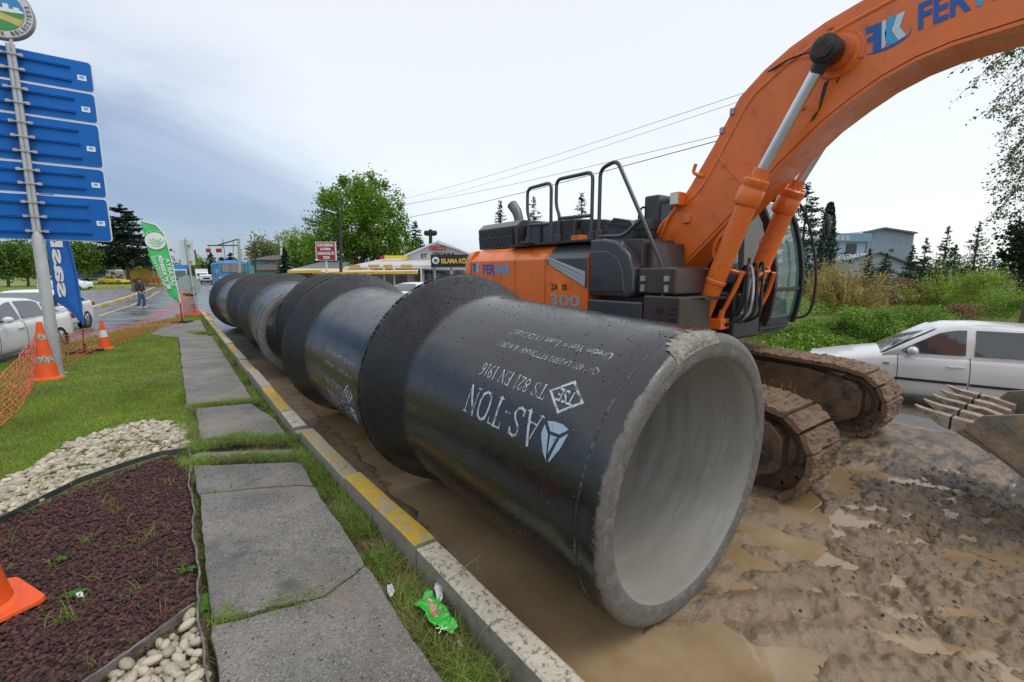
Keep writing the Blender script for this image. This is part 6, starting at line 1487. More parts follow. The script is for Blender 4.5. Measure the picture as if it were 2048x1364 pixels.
for k in range(11): a = R(25 + 13 * k); p = (c_[0] + .36 * math.cos(a), YG - .035, c_[1] + .36 * math.sin(a)); MB().box(p, (.03, .002, .03)).build('mark_dot', m_fw, fg, world=True)
for i in range(5): MB().tube([(c_[0] - .2 + .1 * i, YG - .04, c_[1] - .02), (c_[0] - .15 + .1 * i, YG - .04, c_[1] + .06 + .04 * (i % 2)), (c_[0] - .1 + .1 * i, YG - .04, c_[1] - .02)], .008, 4).build('mark_line', m_fg, fg, world=True)

# ---- traffic cones
m_cone = mat('cone_orange', (.78, .10, .012), .5, var=.12, scale=8, col2=(.60, .09, .03), mix=(.5, .8), mscale=9, sub=.0); m_band = mat('cone_band', (.68, .67, .66), .5, var=.1); m_bandd = mat('dirty_cone_band', (.52, .46, .40), .6, var=.3, scale=30, col2=(.22, .16, .12), mix=(.45, .55), mscale=26)
def cone(label, loc, h, rb, bands, bandm, rz=0, base=.19, round_base=False):
    root = thing('traffic_cone', loc, label, 'traffic cone', None, rz); rt = rb * .22
    mb = MB()
    if round_base: mb.lathe([(0, 0), (base, 0), (base * 1.02, .015), (base * .95, .03), (rb, .05), (0, .05)], (0, 0, 0), (0, 0, 1), 32); mb.build('base', m_cone, root, smooth=True)
    else:
        pts = []
        for cx_, cy_, a0 in ((1, 1, 0), (-1, 1, 90), (-1, -1, 180), (1, -1, 270)):
            for k in range(5): a = R(a0 + 22.5 * k); pts.append((cx_ * (base - .05) + .05 * math.cos(a), cy_ * (base - .05) + .05 * math.sin(a)))
        mb.prism(pts, lambda u, v, d: (u * (1 if d < .01 else .97), v * (1 if d < .01 else .97), d), 0.0, .028); b = mb.build('base', m_cone, root, bevel=.006)
        MB().lathe([(rb * 1.25, .028), (rb * 1.18, .036), (rb * 1.02, .045), (rb, .06)], (0, 0, 0), (0, 0, 1), 40).build('collar', m_cone, root, smooth=True)
    r = lambda z: rb + (rt - rb) * (z - .03) / (h - .03)
    MB().lathe([(rb * 1.04, .028), (rb, .05), (r(h * .5), h * .5), (rt, h), (rt * .8, h + .004), (0, h + .004)], (0, 0, 0), (0, 0, 1), 40).build('body', m_cone, root, smooth=True)
    for a, b in bands: MB().lathe([(r(a * h) + .003, a * h), (r(b * h) + .003, b * h)], (0, 0, 0), (0, 0, 1), 40).build('reflective_band', bandm, root, smooth=True)
    return root
cn = G(30, 1240, .15); cone('big orange cone at the bottom left corner standing on the lava gravel', (-1.03, 3.60, .125), .75, .135, [(.42, .60)], m_band, R(28), .22)
cone('dirty orange cone with two grey bands at the foot of the sign post', (-1.95, 11.32, .12), 1.02, .165, [(.30, .42), (.70, .80)], m_bandd, 0, .24, True)
cone('smaller orange cone with one white band beside the blue flag', (-1.50, 15.0, .12), .72, .125, [(.42, .66)], m_band, 0, .19, True)

# ---- orange safety net
m_net = mat('net_orange', (.66, .13, .07), .6, var=.15); m_net.node_tree.nodes['Principled BSDF'].inputs['Roughness'].default_value = .5
def net(label, top, bot, rows, step, r=.0045, loc=None, seed=1):
    r_ = random.Random(seed); mb = MB()
    def spl(P, t):
        n = len(P) - 1; f_ = t * n; i = min(int(f_), n - 1); u = f_ - i; p0, p1, p2, p3 = (Vector(P[max(i - 1, 0)]), Vector(P[i]), Vector(P[i + 1]), Vector(P[min(i + 2, n)]))
        return 0.5 * ((2 * p1) + (p2 - p0) * u + (2 * p0 - 5 * p1 + 4 * p2 - p3) * u * u + (3 * p1 - p0 - 3 * p2 + p3) * u ** 3)
    L_ = sum((Vector(a) - Vector(b)).length for a, b in zip(top[:-1], top[1:])); n = int(L_ / step); g_ = []
    for i in range(n + 1):
        a, b = spl(top, i / n), spl(bot, i / n); g_.append([a.lerp(b, j / rows) + Vector((r_.gauss(0, .012), r_.gauss(0, .012), r_.gauss(0, .008))) for j in range(rows + 1)])
    for j in range(rows + 1): mb.tube([g_[i][j] for i in range(n + 1)], r * (1.4 if j in (0, rows) else .95), 4, caps=False)
    for i in range(n + 1):
        if n - i: mb.tube([g_[i][j] for j in range(rows + 1)], r * .42, 3, caps=False)
    root = thing('safety_net', loc or bot[0], label, 'safety net'); mb.build('mesh', m_net, root, world=True); return root
def zz(px, py, y): x, z = prj(px, py, y); return (x, y, z)
net('orange plastic net hanging from the dirty cone towards the left edge', [(-1.99, 11.3, .95), (-2.02, 10.6, .78), (-2.12, 9.6, .52), (-2.3, 8.4, .46), (-2.6, 7.0, .75), (-3.0, 6.0, 1.0)], [(-2.10, 11.2, .16), (-2.0, 10.4, .14), (-1.9, 9.4, .14), (-1.85, 8.2, .14), (-2.0, 7.0, .14), (-2.3, 6.0, .14)], 9, .07, .006, seed=3)
net('orange plastic net sagging between the two orange cones', [(-1.97, 11.5, .80), (-1.90, 12.5, .74), (-1.82, 13.6, .70), (-1.75, 14.4, .70), (-1.55, 15.1, .60)], [(-2.0, 11.6, .16), (-1.9, 12.5, .15), (-1.72, 13.6, .14), (-1.62, 14.3, .14), (-1.45, 15.2, .14)], 8, .09, .006, seed=4)
net('orange plastic net climbing from the small cone up to the green flag', [(-1.55, 15.1, .60), (-1.35, 16.3, .52), (-1.1, 17.6, .48), (-.75, 19.0, .55), (-.3, 20.2, .80), (.14, 20.95, 1.0)], [(-1.45, 15.2, .14), (-1.2, 16.3, .14), (-.95, 17.6, .14), (-.6, 18.8, .15), (-.2, 20.0, .18), (.16, 20.95, .25)], 8, .11, .007, seed=5)
net('orange plastic net wrapped round the back of the two grey traffic signs', [(.16, 20.95, .95), (.2, 22.5, 1.05), (.45, 24.5, 1.28), (.8, 24.8, .35), (1.1, 24.0, .25)], [(.16, 20.95, .2), (.2, 22.5, .16), (.35, 24.6, .15), (.7, 24.9, .14), (1.1, 24.0, .14)], 8, .12, .008, seed=6)
V_ = MB(); r_ = random.Random(9)
for k in range(26):
    a = Vector((.25 + .9 * r_.random(), 23.9 + .6 * r_.random(), .15)); pts = [a]
    for j in range(5): a = a + Vector((r_.gauss(0, .14), r_.gauss(0, .1), 0)); pts.append(Vector((a.x, a.y, .16 + .10 * r_.random())))
    V_.tube(pts, .012, 4)
t_ = thing('safety_net', (.7, 24.2, .14), 'heap of crumpled orange net on the tip of the lawn', 'safety net'); V_.build('mesh', m_net, t_, world=True)
# ---- traffic signs seen from the back
m_back = mat('sign_back', (.30, .36, .36), .5, metal=.2, var=.06)
ts = thing('traffic_sign', (.66, 25.05, .1), 'post with a round and two rectangular traffic signs seen from their grey backs', 'sign')
xs = .70
MB().tube([(xs + .06, 25.05, .1), (xs - .08, 25.05, 3.5)], .035, 10).build('post', m_post, ts, world=True, smooth=True)
def q4(px0, px1, py0, py1, Y, name, m=m_back):
    a, b = prj(px0, py0, Y), prj(px1, py1, Y); MB().rng(a[0], b[0], Y + .04, Y + .055, b[1], a[1]).build(name, m, ts, world=True, bevel=.006)
q4(357, 391, 479, 530, 25.05, 'square_board', mat('pale_back', (.50, .58, .60), .5, var=.05)); q4(363, 397, 587, 627, 25.05, 'square_board')
c_ = prj(378, 572, 25.05); MB().cyl((c_[0], 25.09, c_[1]), (c_[0], 25.105, c_[1]), .47, 32).build('round_board', m_back, ts, world=True, smooth=True)
for z in (.6, 1.05, 1.35, 2.5, 3.2): MB().rng(xs - .08, xs + .08, 25.0, 25.1, z - .02, z + .02).build('clamp', M['steel'], ts, world=True)
# ---- litter
bag = thing('plastic_wrapper', (.99, 2.10, .07), 'crumpled bright green food wrapper lying in the grass by the kerb', 'litter')
m_bag = mat('wrapper_green', (.035, .50, .04), .3, var=.12, scale=20, col2=(.10, .55, .14), mix=(.5, .7), mscale=9, bump=.5, bscale=18, spec=.7)
def crumple(outline, h, seed, nm, m, parent, dz=0.0, amp=1.0):
    bm = bmesh.new(); f = bm.faces.new([bm.verts.new((p.x, p.y, p.z + dz)) for p in outline]); bmesh.ops.triangulate(bm, faces=[f])
    for _ in range(4): bmesh.ops.subdivide_edges(bm, edges=bm.edges[:], cuts=1, use_grid_fill=True)
    bmesh.ops.triangulate(bm, faces=bm.faces)
    for v in bm.verts:
        a = fbm(np.array(v.co.x * 26 + seed), np.array(v.co.y * 26), 3, seed); v.co.z += (float(a) - .35) * h * amp + .3 * h
    bm.verts.index_update(); mb = MB(); mb.add([v.co[:] for v in bm.verts], [tuple(q.index for q in f.verts) for f in bm.faces]); bm.free(); o = mb.build(nm, m, parent, world=True, smooth='all'); s = o.modifiers.new('thickness', 'SOLIDIFY'); s.thickness = .002; return o
ol = [G(*p, .10) for p in ((827, 1222), (845, 1205), (857, 1190), (868, 1200), (890, 1228), (905, 1250), (917, 1262), (905, 1276), (880, 1274), (860, 1262), (852, 1240))]
crumple(ol, .055, 3, 'wrapper', m_bag, bag, .02)
ol = [G(*p, .10) for p in ((853, 1207), (860, 1209), (880, 1236), (878, 1248), (864, 1246))]
crumple(ol, .055, 3, 'window_film', mat('wrapper_tan', (.42, .25, .15), .5, var=.3, scale=40, col2=(.6, .45, .35), mscale=20), bag, .024)
for i, (px, py) in enumerate(((876, 1256), (884, 1258), (891, 1256), (880, 1264))): p = G(px, py, .165); MB().box(p, (.018, .006, .001), Matrix.Rotation(R(-30 + 20 * i), 3, 'Z')).build('print', M['signwhite'], bag, world=True)
m_foil = mat('crumpled_foil', (.62, .62, .66), .35, var=.2, scale=30, bump=.6, bscale=30)
t_ = thing('paper_scrap', (.90, 2.42, .07), 'crumpled white paper scrap at the edge of the path slab', 'litter'); crumple([G(*p, .09) for p in ((775, 1180), (784, 1178), (790, 1188), (786, 1200), (780, 1204), (775, 1192))], .04, 7, 'scrap', m_foil, t_, .01)
t_ = thing('foil_scrap', (1.07, 2.28, .07), 'silvery scrap of foil standing just behind the green wrapper', 'litter'); crumple([G(*p, .11) for p in ((872, 1180), (878, 1172), (884, 1186), (886, 1205), (880, 1217), (873, 1205), (868, 1192))], .05, 8, 'scrap', m_foil, t_, .02)
t_ = thing('paper_scrap', (1.0, 1.6, .07), 'small pale scrap half buried in straw near the bottom of the strip', 'litter'); crumple([G(*p, .08) for p in ((915, 1285), (922, 1282), (926, 1298), (918, 1306))], .03, 9, 'scrap', m_foil, t_)
t_ = thing('paper_scrap', (-.6, 3.6, .12), 'white scrap among the weeds in the lava gravel', 'litter'); crumple([G(*p, .13) for p in ((152, 1192), (166, 1188), (168, 1194), (156, 1199))], .03, 10, 'scrap', m_foil, t_)
# seed-head grasses leaning over the kerb
m_seed = leafmat('seed_grass', (.30, .33, .16), .2)
for k, (px, py, tx, tz, sd_k) in enumerate(((950, 1130, .30, .30, 1), (930, 1190, -.10, .28, 2), (985, 1230, .12, .22, 3), (905, 1120, .02, .30, 4), (700, 930, .15, .30, 5), (620, 850, .1, .25, 6), (1010, 1290, .05, .15, 7))):
    b = G(px, py, .25); b = Vector((min(b.x, 1.05), b.y, .07)); V_ = []; F_ = []; st = MB(); pts = [b + Vector((tx * (t ** 1.6), -.05 * t, tz * (1.5 * t - .62 * t * t))) for t in [i / 10 for i in range(11)]]
    st.tube(pts, [.0018] * 10 + [.0006], 4); r_ = random.Random(k)
    for j in range(11):
        t = .62 + .38 * j / 10; p = b + Vector((tx * t ** 1.6, -.05 * t, tz * (1.5 * t - .62 * t * t))); e = p + Vector((r_.gauss(0, .018), r_.gauss(0, .018), -.03 - .02 * r_.random())); st.tube([p, e], [.0006, .0016], 3); 
    t_ = thing('seed_grass', b, ['tall seeding grass stem arching over the white kerb stone', 'upright seeding stem left of the white kerb stone', 'short seeding stem near the green wrapper', 'seeding stem in front of the yellow kerb stone', 'seeding stem where the kerb steps down', 'thin seeding stem far along the kerb strip', 'lowest seeding stem by the kerb at the bottom'][k], 'grass stem', 'seeding grass stems along the kerb'); st.build('stem', m_seed, t_, world=True)

# ---- the pedestrian
def skin_mesh(name, verts, edges, radii, m, parent, sub=2, rootv=0):
    me = bpy.data.meshes.new(name); me.from_pydata(verts, edges, []); me.materials.append(m)
    o = bpy.data.objects.new(name, me); link(o, parent); o.modifiers.new('skin', 'SKIN').use_smooth_shade = True
    for i, r in enumerate(radii): me.skin_vertices[0].data[i].radius = (r, r) if not isinstance(r, tuple) else r
    me.skin_vertices[0].data[rootv].use_root = True
    s = o.modifiers.new('sub', 'SUBSURF'); s.levels = sub; s.render_levels = sub; return o
man = thing('person', (-1.49, 32.9, 0), 'person in dark hooded jacket and blue jeans walking across the wet road', 'person', None, R(-25))
# local: faces +X
m_jk = mat('dark_jacket', (.022, .022, .026), .8, var=.2); m_jn = mat('blue_jeans', (.035, .085, .17), .85, var=.25, scale=8); m_sk = mat('skin', (.42, .25, .17), .5, var=.05); m_hair = mat('dark_hair', (.035, .022, .015), .6, var=.2); m_pk = mat('khaki_backpack', (.13, .12, .08), .8, var=.2); m_sh = mat('pale_shoes', (.5, .5, .5), .6)
V = [(0, 0, .93), (0, 0, 1.12), (.0, 0, 1.33), (.0, 0, 1.46), (.01, 0, 1.53), (.02, 0, 1.60), (.02, 0, 1.68), (0, .17, 1.40), (.04, .22, 1.16), (.14, .20, .95), (.20, .18, .90), (0, -.17, 1.40), (.0, -.22, 1.16), (.06, -.22, .95), (.11, -.21, .90),
     (.0, .09, .86), (.09, .10, .50), (.02, .11, .10), (.14, .12, .05), (0, -.09, .86), (-.02, -.10, .50), (-.15, -.11, .11), (-.03, -.12, .05)]
E_ = [(0, 1), (1, 2), (2, 3), (3, 4), (4, 5), (5, 6), (2, 7), (7, 8), (8, 9), (9, 10), (2, 11), (11, 12), (12, 13), (13, 14), (0, 15), (15, 16), (16, 17), (17, 18), (0, 19), (19, 20), (20, 21), (21, 22)]
Rr = [.12, .12, .13, .055, .055, .085, .06, .065, .05, .038, .035, .065, .05, .038, .035, .09, .062, .042, .035, .09, .062, .042, .035]
body_ = skin_mesh('body', V, E_, Rr, m_sk, man)
jk = skin_mesh('jacket', [(0, 0, .86), (0, 0, 1.1), (0, 0, 1.32), (-.01, 0, 1.44), (0, .18, 1.40), (.04, .235, 1.16), (.13, .215, .97), (0, -.18, 1.40), (.0, -.235, 1.16), (.055, -.23, .97), (-.07, 0, 1.50)], [(0, 1), (1, 2), (2, 3), (2, 4), (4, 5), (5, 6), (2, 7), (7, 8), (8, 9), (3, 10)], [(.15, .19), (.155, .19), (.15, .19), .10, .085, .07, .055, .085, .07, .055, .08], m_jk, man)
skin_mesh('jeans', [(0, 0, .90), (.0, .095, .80), (.09, .105, .48), (.02, .115, .12), (0, -.095, .80), (-.02, -.105, .48), (-.15, -.115, .13)], [(0, 1), (1, 2), (2, 3), (0, 4), (4, 5), (5, 6)], [.13, .105, .085, .08, .105, .085, .08], m_jn, man)
for p in ((.07, .115, .04), (-.09, -.115, .04)): MB().sphere(p, .06, 12, 8, (2.2, .85, .7)).build('shoe', m_sh, man, smooth='all')
MB().sphere((.01, 0, 1.655), .105, 16, 10, (1.05, .88, 1.0)).build('hair', m_hair, man, smooth='all')
MB().sphere((.115, 0, 1.60), .018, 8, 6).build('nose', m_sk, man, smooth='all')
for s in (-1, 1): MB().sphere((.02, s * .092, 1.60), .022, 8, 6, (.8, .5, 1.2)).build('ear', m_sk, man, smooth='all')
bpk = thing('backpack', (-1.49, 32.9, 0), 'khaki backpack on the back of the walking person', 'backpack', None, R(-25)); MB().box((-.25, 0, 1.17), (.20, .32, .46)).build('bag', m_pk, bpk, bevel=.07, seg=3); MB().box((-.36, 0, 1.08), (.06, .22, .2)).build('pocket', m_pk, bpk, bevel=.025)
for s in (-1, 1): MB().tube([(-.16, s * .11, 1.38), (.0, s * .12, 1.50), (.15, s * .12, 1.36), (.14, s * .13, 1.10), (-.14, s * .14, .98)], .018, 6).build('strap', m_pk, bpk, smooth=True)
# ================================================================= BACKGROUND
def zat(py, d): return EYE + d * math.tan(math.atan((682 - py) / 910.0) - PITCH)
# ---- road island, kerb and lines on the left carriageway
m_pave = mat('red_paving', (.20, .155, .15), .35, var=.2, scale=.8, col2=(.13, .14, .16), mix=(.4, .6), mscale=.25, rvar=.15)
isl = [(-3.7, 33.0), (-3.1, 41.9), (-2.3, 60), (-1.9, 74), (-3.6, 76), (-9.5, 60), (-9.6, 42), (-9.0, 33), (-7.6, 27), (-5.3, 28.5)]
m = MB(); m.prism(isl, lambda u, v, d: (u, v, d), -.1, .12); tag(m.build('pavement', m_pave), kind='structure')
ik = tag(thing('island_kerb', (-3, 45, 0), 'x', 'x'), kind='structure')
for k_ in ('label', 'category'): del ik[k_]
line_ = [(-7.6, 27), (-5.3, 28.5), (-3.7, 33.0), (-3.1, 41.9), (-2.3, 60), (-1.9, 74)]; i = 0
for a, b in zip(line_[:-1], line_[1:]):
    a, b = Vector(a), Vector(b); n = max(1, round((b - a).length / 2.0))
    for j in range(n): p, q = a.lerp(b, j / n), a.lerp(b, (j + .985) / n); MB().bar((p.x, p.y, .07), (q.x, q.y, .07), .25, .20).build('kerb_stone', mk_y if i % 2 == 0 else mk_w, ik, world=True, bevel=.02); i += 1
m_line = mat('road_paint_yellow', (.50, .34, .08), .5, var=.2, scale=3, col2=(.2, .17, .12), mix=(.55, .7), mscale=2); m_linew = mat('road_paint_white', (.5, .5, .48), .5, var=.2, scale=3, col2=(.2, .2, .2), mix=(.55, .7), mscale=2)
def stripe(pts, w, m, name='road_marking'):
    r_ = []
    for i, p in enumerate(pts):
        a, b = Vector(pts[max(i - 1, 0)][:2]), Vector(pts[min(i + 1, len(pts) - 1)][:2]); t = (b - a).normalized(); n_ = Vector((-t.y, t.x)) * w / 2; r_.append([(p[0] - n_.x, p[1] - n_.y, -.006), (p[0] + n_.x, p[1] + n_.y, -.006)])
    o = MB().loft(r_, close=False, caps=False).build(name, m); tag(o, kind='structure'); return o
stripe([G(*p) for p in ((197, 632), (235, 619), (262, 611), (300, 593), (318, 582))], .16, m_line); stripe([G(*p) for p in ((200, 700), (260, 668))], .1, m_linew)
# field beyond, a little raised
F1 = [(-9.7, 33), (-9.6, 42), (-9.6, 60), (-3.7, 77), (-4, 140), (-160, 200), (-200, 60), (-60, 10), (-14, 12), (-9.4, 22)]
m_lush = mat('lush_grass', (.17, .22, .035), .9, var=.35, scale=.5, bump=.6, bscale=6, col2=(.25, .26, .08), mscale=.2, mix=(.45, .7)); m = MB(); m.prism(F1, lambda u, v, d: (u, v, d), -.3, .05); tag(m.build('meadow', m_lush), kind='structure')

# ---- trees
m_bark = mat('bark', (.10, .08, .06), .9, var=.3, scale=4, bump=.8, bscale=12, aniso=(1, 1, .3))
LM = dict(plane=leafmat('plane_leaf', (.15, .27, .025)), dark=leafmat('conifer_needle', (.018, .040, .018), .35), fir=leafmat('fir_needle', (.030, .060, .030), .35), pale=leafmat('pale_leaf', (.24, .31, .08)), olive=leafmat('olive_leaf', (.17, .20, .055)), cyp=leafmat('cypress_leaf', (.016, .038, .014), .3), mid=leafmat('mid_leaf', (.10, .18, .03)))
def limb(mb, p, d, L_, r, depth, r_, tips, droop=0.0, spread=.6):
    n = 4; pts = [p]; q = p.copy(); dd = d.copy()
    for i in range(n):
        dd = (dd + Vector((r_.gauss(0, .14), r_.gauss(0, .14), r_.gauss(0, .10) - droop * .2))).normalized(); q = q + dd * L_ / n; pts.append(q.copy())
    mb.tube(pts, [r * (1 - .55 * i / n) for i in range(n + 1)], 6 if r > .05 else 4, caps=False); tips += pts[2:]
    if depth > 0:
        for k in range(r_.choice((2, 3, 3))):
            s = pts[r_.choice((2, 3, 4))]; a = dd + Vector((r_.gauss(0, spread), r_.gauss(0, spread), r_.gauss(.05, spread * .6) - droop)); limb(mb, s, a.normalized(), L_ * r_.uniform(.55, .8), r * .5, depth - 1, r_, tips, droop, spread)
def crownpts(c, rad, n, seed, clumps=60, spread=.22, hollow=.35, lump=.25, flat=0.0):
    g_ = np.random.default_rng(seed); C = g_.normal(size=(clumps, 3)); C /= np.linalg.norm(C, axis=1)[:, None]
    C *= (hollow + (1 - hollow) * g_.random(clumps)[:, None] ** .5) * (1 - lump * g_.random(clumps)[:, None]); k = g_.integers(0, clumps, n); s = spread * (0.6 + .8 * g_.random(clumps))
    P = C[k] + g_.normal(size=(n, 3)) * s[k][:, None] * .5
    if flat: P[:, 2] = np.where(P[:, 2] < -flat, -flat + (P[:, 2] + flat) * .25, P[:, 2])
    return P * np.array(rad) + np.array(c)
def broadleaf(label, px, d, h, w, leaf, size, n, seed, z0=0.0, trunk_h=.25, clumps=70, cat='tree', name='broadleaf_tree', cb=None, group=None, spread=.24, hollow=.3, extra=None):
    b = D(px, d, z0); root = thing(name, b, label, cat, group); r_ = random.Random(seed); mb = MB(); tips = []
    mb.tube([b, b + Vector((.1, 0, h * trunk_h * .6)), b + Vector((0, .1, h * (trunk_h + .12)))], [h * .028, h * .022, h * .018], 10)
    for k in range(7): a = 2 * PI * k / 7 + r_.random(); limb(mb, b + Vector((0, 0, h * (trunk_h + .03 * k))), Vector((math.cos(a), math.sin(a), .9 + .5 * r_.random())).normalized(), h * .26, h * .012, 2, r_, tips)
    mb.build('trunk', m_bark, root, world=True, smooth=True)
    cz = z0 + h * (trunk_h + (1 - trunk_h) * .5); rad = (w / 2, w / 2, h * (1 - trunk_h) / 2 * 1.02); P = crownpts((b.x, b.y, cz), rad, n, seed, clumps, spread, hollow)
    if extra:
        for (ox, oz, rw, rh, nn) in extra:
            rt = _R * ox; P = np.concatenate([P, crownpts((b.x + rt.x, b.y + rt.y, z0 + oz), (rw, rw, rh), nn, seed + 7, 30, spread * 1.2, hollow)])
    V, F = quads(P - np.array(b), size, .3, .7, seed); npmesh('crown', V, F, leaf, root); return root
def conifer(label, px, d, h, w, leaf, size, n, seed, z0=0.0, cat='tree', name='conifer', group=None, tiers=22, droop=.25, base=.08, irregular=.25, power=.9):
    b = D(px, d, z0); root = thing(name, b, label, cat, group); g_ = np.random.default_rng(seed)
    MB().tube([b, b + Vector((0, 0, h * .5)), b + Vector((0, 0, h))], [h * .022, h * .013, .01], 8).build('trunk', m_bark, root, world=True, smooth=True)
    P = []; nb = tiers * 7; t = base + (1 - base) * g_.random(nb); a = g_.random(nb) * 2 * PI; L_ = (w / 2) * (1 - t) ** power * (1 + irregular * g_.normal(size=nb)) + w * .03
    per = max(3, n // nb); wgt = np.maximum(L_, .05); cnt = np.maximum(2, (wgt / wgt.sum() * n).astype(int))
    for i in range(nb):
        u = g_.random(cnt[i]) ** .7; r = u * L_[i]; sp = .05 * w * (1 - t[i]) + .02 * h / 10
        P.append(np.column_stack([b.x + np.cos(a[i]) * r, b.y + np.sin(a[i]) * r, z0 + h * t[i] - droop * r + .12 * r * u * u]) + g_.normal(size=(cnt[i], 3)) * sp * [1, 1, .55])
    tp = np.column_stack([np.full(60, b.x), np.full(60, b.y), z0 + h * (.9 + .12 * g_.random(60))]) + g_.normal(size=(60, 3)) * [.01 * h, .01 * h, 0]; P.append(tp)
    V, F = quads(np.concatenate(P) - np.array(b), size, 0, .45, seed); npmesh('crown', V, F, leaf, root); return root
def cypress(label, px, d, h, w, seed, z0=0.0, n=5000, size=.22):
    b = D(px, d, z0); root = thing('cypress_tree', b, label, 'tree'); g_ = np.random.default_rng(seed)
    MB().tube([b, b + Vector((0, 0, h * .8))], [.12, .03], 7).build('trunk', m_bark, root, world=True)
    t = g_.random(n); a = g_.random(n) * 2 * PI; lump = 1 + .15 * np.sin(a * 3 + t * 9); r = w / 2 * np.sqrt(np.clip(np.sin(np.clip(t * .93 + .07, 0, 1) * PI) ** .55, 0, 1)) * (1 - .45 * t) * (.75 + .35 * g_.random(n)) * lump
    P = np.column_stack([r * np.cos(a), r * np.sin(a), t * h]); V, F = quads(P, size, 1.5, .5, seed); npmesh('crown', V, F, LM['cyp'], root); return root
big = broadleaf('great plane tree with fresh green leaves behind the red restaurant sign', 725, 58, 14.6, 12.0, LM['plane'], .27, 34000, 11, 0, .12, 170, spread=.15, extra=[(-4.2, 4.5, 4.6, 3.2, 6000), (5.0, 4.0, 2.5, 2.6, 2500)])
broadleaf('green tree left of the great plane tree, above the grey roof', 625, 66, 8.2, 6.5, LM['plane'], .34, 6000, 12, 0, .15, 60)
broadleaf('rounded pale green tree behind the teal house', 535, 82, 8.4, 7.0, LM['olive'], .36, 5000, 13, 0, .15, 60, spread=.3)
broadleaf('thin spring tree with bare grey twigs between the two green trees', 592, 78, 9.6, 6.5, LM['pale'], .22, 3600, 14, 0, .25, 90, spread=.2, hollow=.5)
conifer('dark cypress-like conifer before the thin spring tree', 572, 62, 5.2, 3.0, LM['fir'], .28, 3500, 15)
conifer('blue green conifer right of the great plane tree', 833, 62, 8.6, 6.4, LM['fir'], .26, 6500, 16, irregular=.3)
broadleaf('dense hedge of shrubs below the blue green conifer', 800, 60, 3.6, 10, LM['mid'], .3, 4000, 17, 0, .05, 50, 'hedge', 'hedge')
broadleaf('fresh green tree far down the road left of the bus', 392, 135, 7.2, 6.0, LM['pale'], .45, 3000, 18, 0, .15, 50)
for i, (px, d, h, lab) in enumerate(((425, 112, 6.6, 'first of the dark firs above the bus roof'), (445, 115, 5.6, 'second of the dark firs above the bus roof'), (464, 108, 6.4, 'third of the dark firs above the bus roof, by the mast'))): conifer(lab, px, d, h, 5.5, LM['dark'], .5, 2200, 20 + i, group='dark firs above the bus roof', power=.6)
conifer('tiny pointed conifer on the skyline beside the green far tree', 394, 160, 9.5, 2.6, LM['dark'], .5, 900, 24)
conifer('tall dark conifer rising beside the blue boards', 256, 80, 13.4, 9.6, LM['dark'], .42, 16000, 25, irregular=.35, power=.55, base=.24, droop=.12)
for i, (px, d, h, w, lf, lab) in enumerate(((12, 62, 6.6, 7, 'mid', 'bushy green tree at the far left edge'), (52, 66, 6.0, 6, 'pale', 'pale green shrubby tree second from the left edge'), (150, 72, 7.4, 7, 'mid', 'green tree with a clear trunk behind the crossover'), (195, 84, 6.4, 6, 'olive', 'olive green tree behind the grey box truck'), (300, 150, 7.5, 6.5, 'pale', 'round green tree behind the yellow container'), (100, 90, 8.0, 9, 'mid', 'broad tree seen between sign post and blue flag'))):
    broadleaf(lab, px, d, h, w, LM[lf], .33, 5500, 30 + i, 0, .18, 60, spread=.28)
r_ = np.random.default_rng(2); P = []
for k in range(60): c = D(-700 + 1250 * k / 59, 190 + 30 * r_.random(), 2.5); P.append(crownpts((c.x, c.y, 3.2), (14, 14, 3.5 + 2 * r_.random()), 260, 300 + k, 12, .5))
V, F = quads(np.concatenate(P), 1.0, 0, .7, 5); tag(npmesh('distant_woodland', V, F, LM['mid']), 'low belt of distant woodland along the horizon', 'woodland', kind='stuff')
P = []
for k in range(70): c = D(560 + 2400 * k / 69, 170 + 40 * r_.random(), 2.5); P.append(crownpts((c.x, c.y, 2.8), (13, 13, 3.0 + 1.5 * r_.random()), 240, 400 + k, 12, .5))
V, F = quads(np.concatenate(P), 1.0, 0, .7, 6); tag(npmesh('distant_woodland', V, F, LM['mid']), 'distant trees closing the horizon behind the excavator', 'woodland', kind='stuff')
conifer('spiky conifer just right of the exhaust pipe', 1001, 60, 10.9, 7.0, LM['dark'], .24, 4000, 41, droop=.05, power=1.1); conifer('spiky conifer seen through the first hand rail', 1067, 58, 11.0, 7.5, LM['dark'], .24, 4000, 42, droop=.05, power=1.1); conifer('spiky conifer seen through the second hand rail', 1160, 55, 11.0, 7.5, LM['dark'], .24, 4500, 43, droop=.05, power=1.1); conifer('conifer glimpsed beside the pre-cleaner', 1285, 56, 7.2, 5, LM['fir'], .24, 3500, 44)
conifer('broad dark conifer directly behind the cab', 1600, 36, 8.6, 6.2, LM['dark'], .20, 9000, 45, irregular=.4, power=.7, base=.02)
cypress('slim dark cypress right of the cab', 1648, 40, 7.9, 1.55, 46)
for i, (px, d, h, w, lab) in enumerate(((1735, 52, 4.6, 2.6, 'small fir in front of the warehouse corner'), (1845, 50, 5.6, 3.2, 'slender fir just right of the warehouse'), (1885, 46, 6.4, 3.4, 'pointed fir midway between warehouse and the right edge'), (1905, 52, 5.0, 3.0, 'low fir tucked beside the pointed fir'), (1945, 42, 6.2, 4.2, 'broad fir with level branches near the right edge'), (1820, 46, 4.6, 2.8, 'short fir at the foot of the warehouse'), (1770, 60, 4.4, 3.2, 'dusky fir before the low warehouse roof'))): conifer(lab, px, d, h, w, LM['fir'], .18, 3800, 50 + i, droop=-.05 if i in (2, 4) else .08, power=1.0, irregular=.35)
broadleaf('dark evergreen tree at the right edge behind the hanging branches', 2068, 28, 5.8, 3.9, LM['cyp'], .2, 6000, 60, 0, .08, 70)
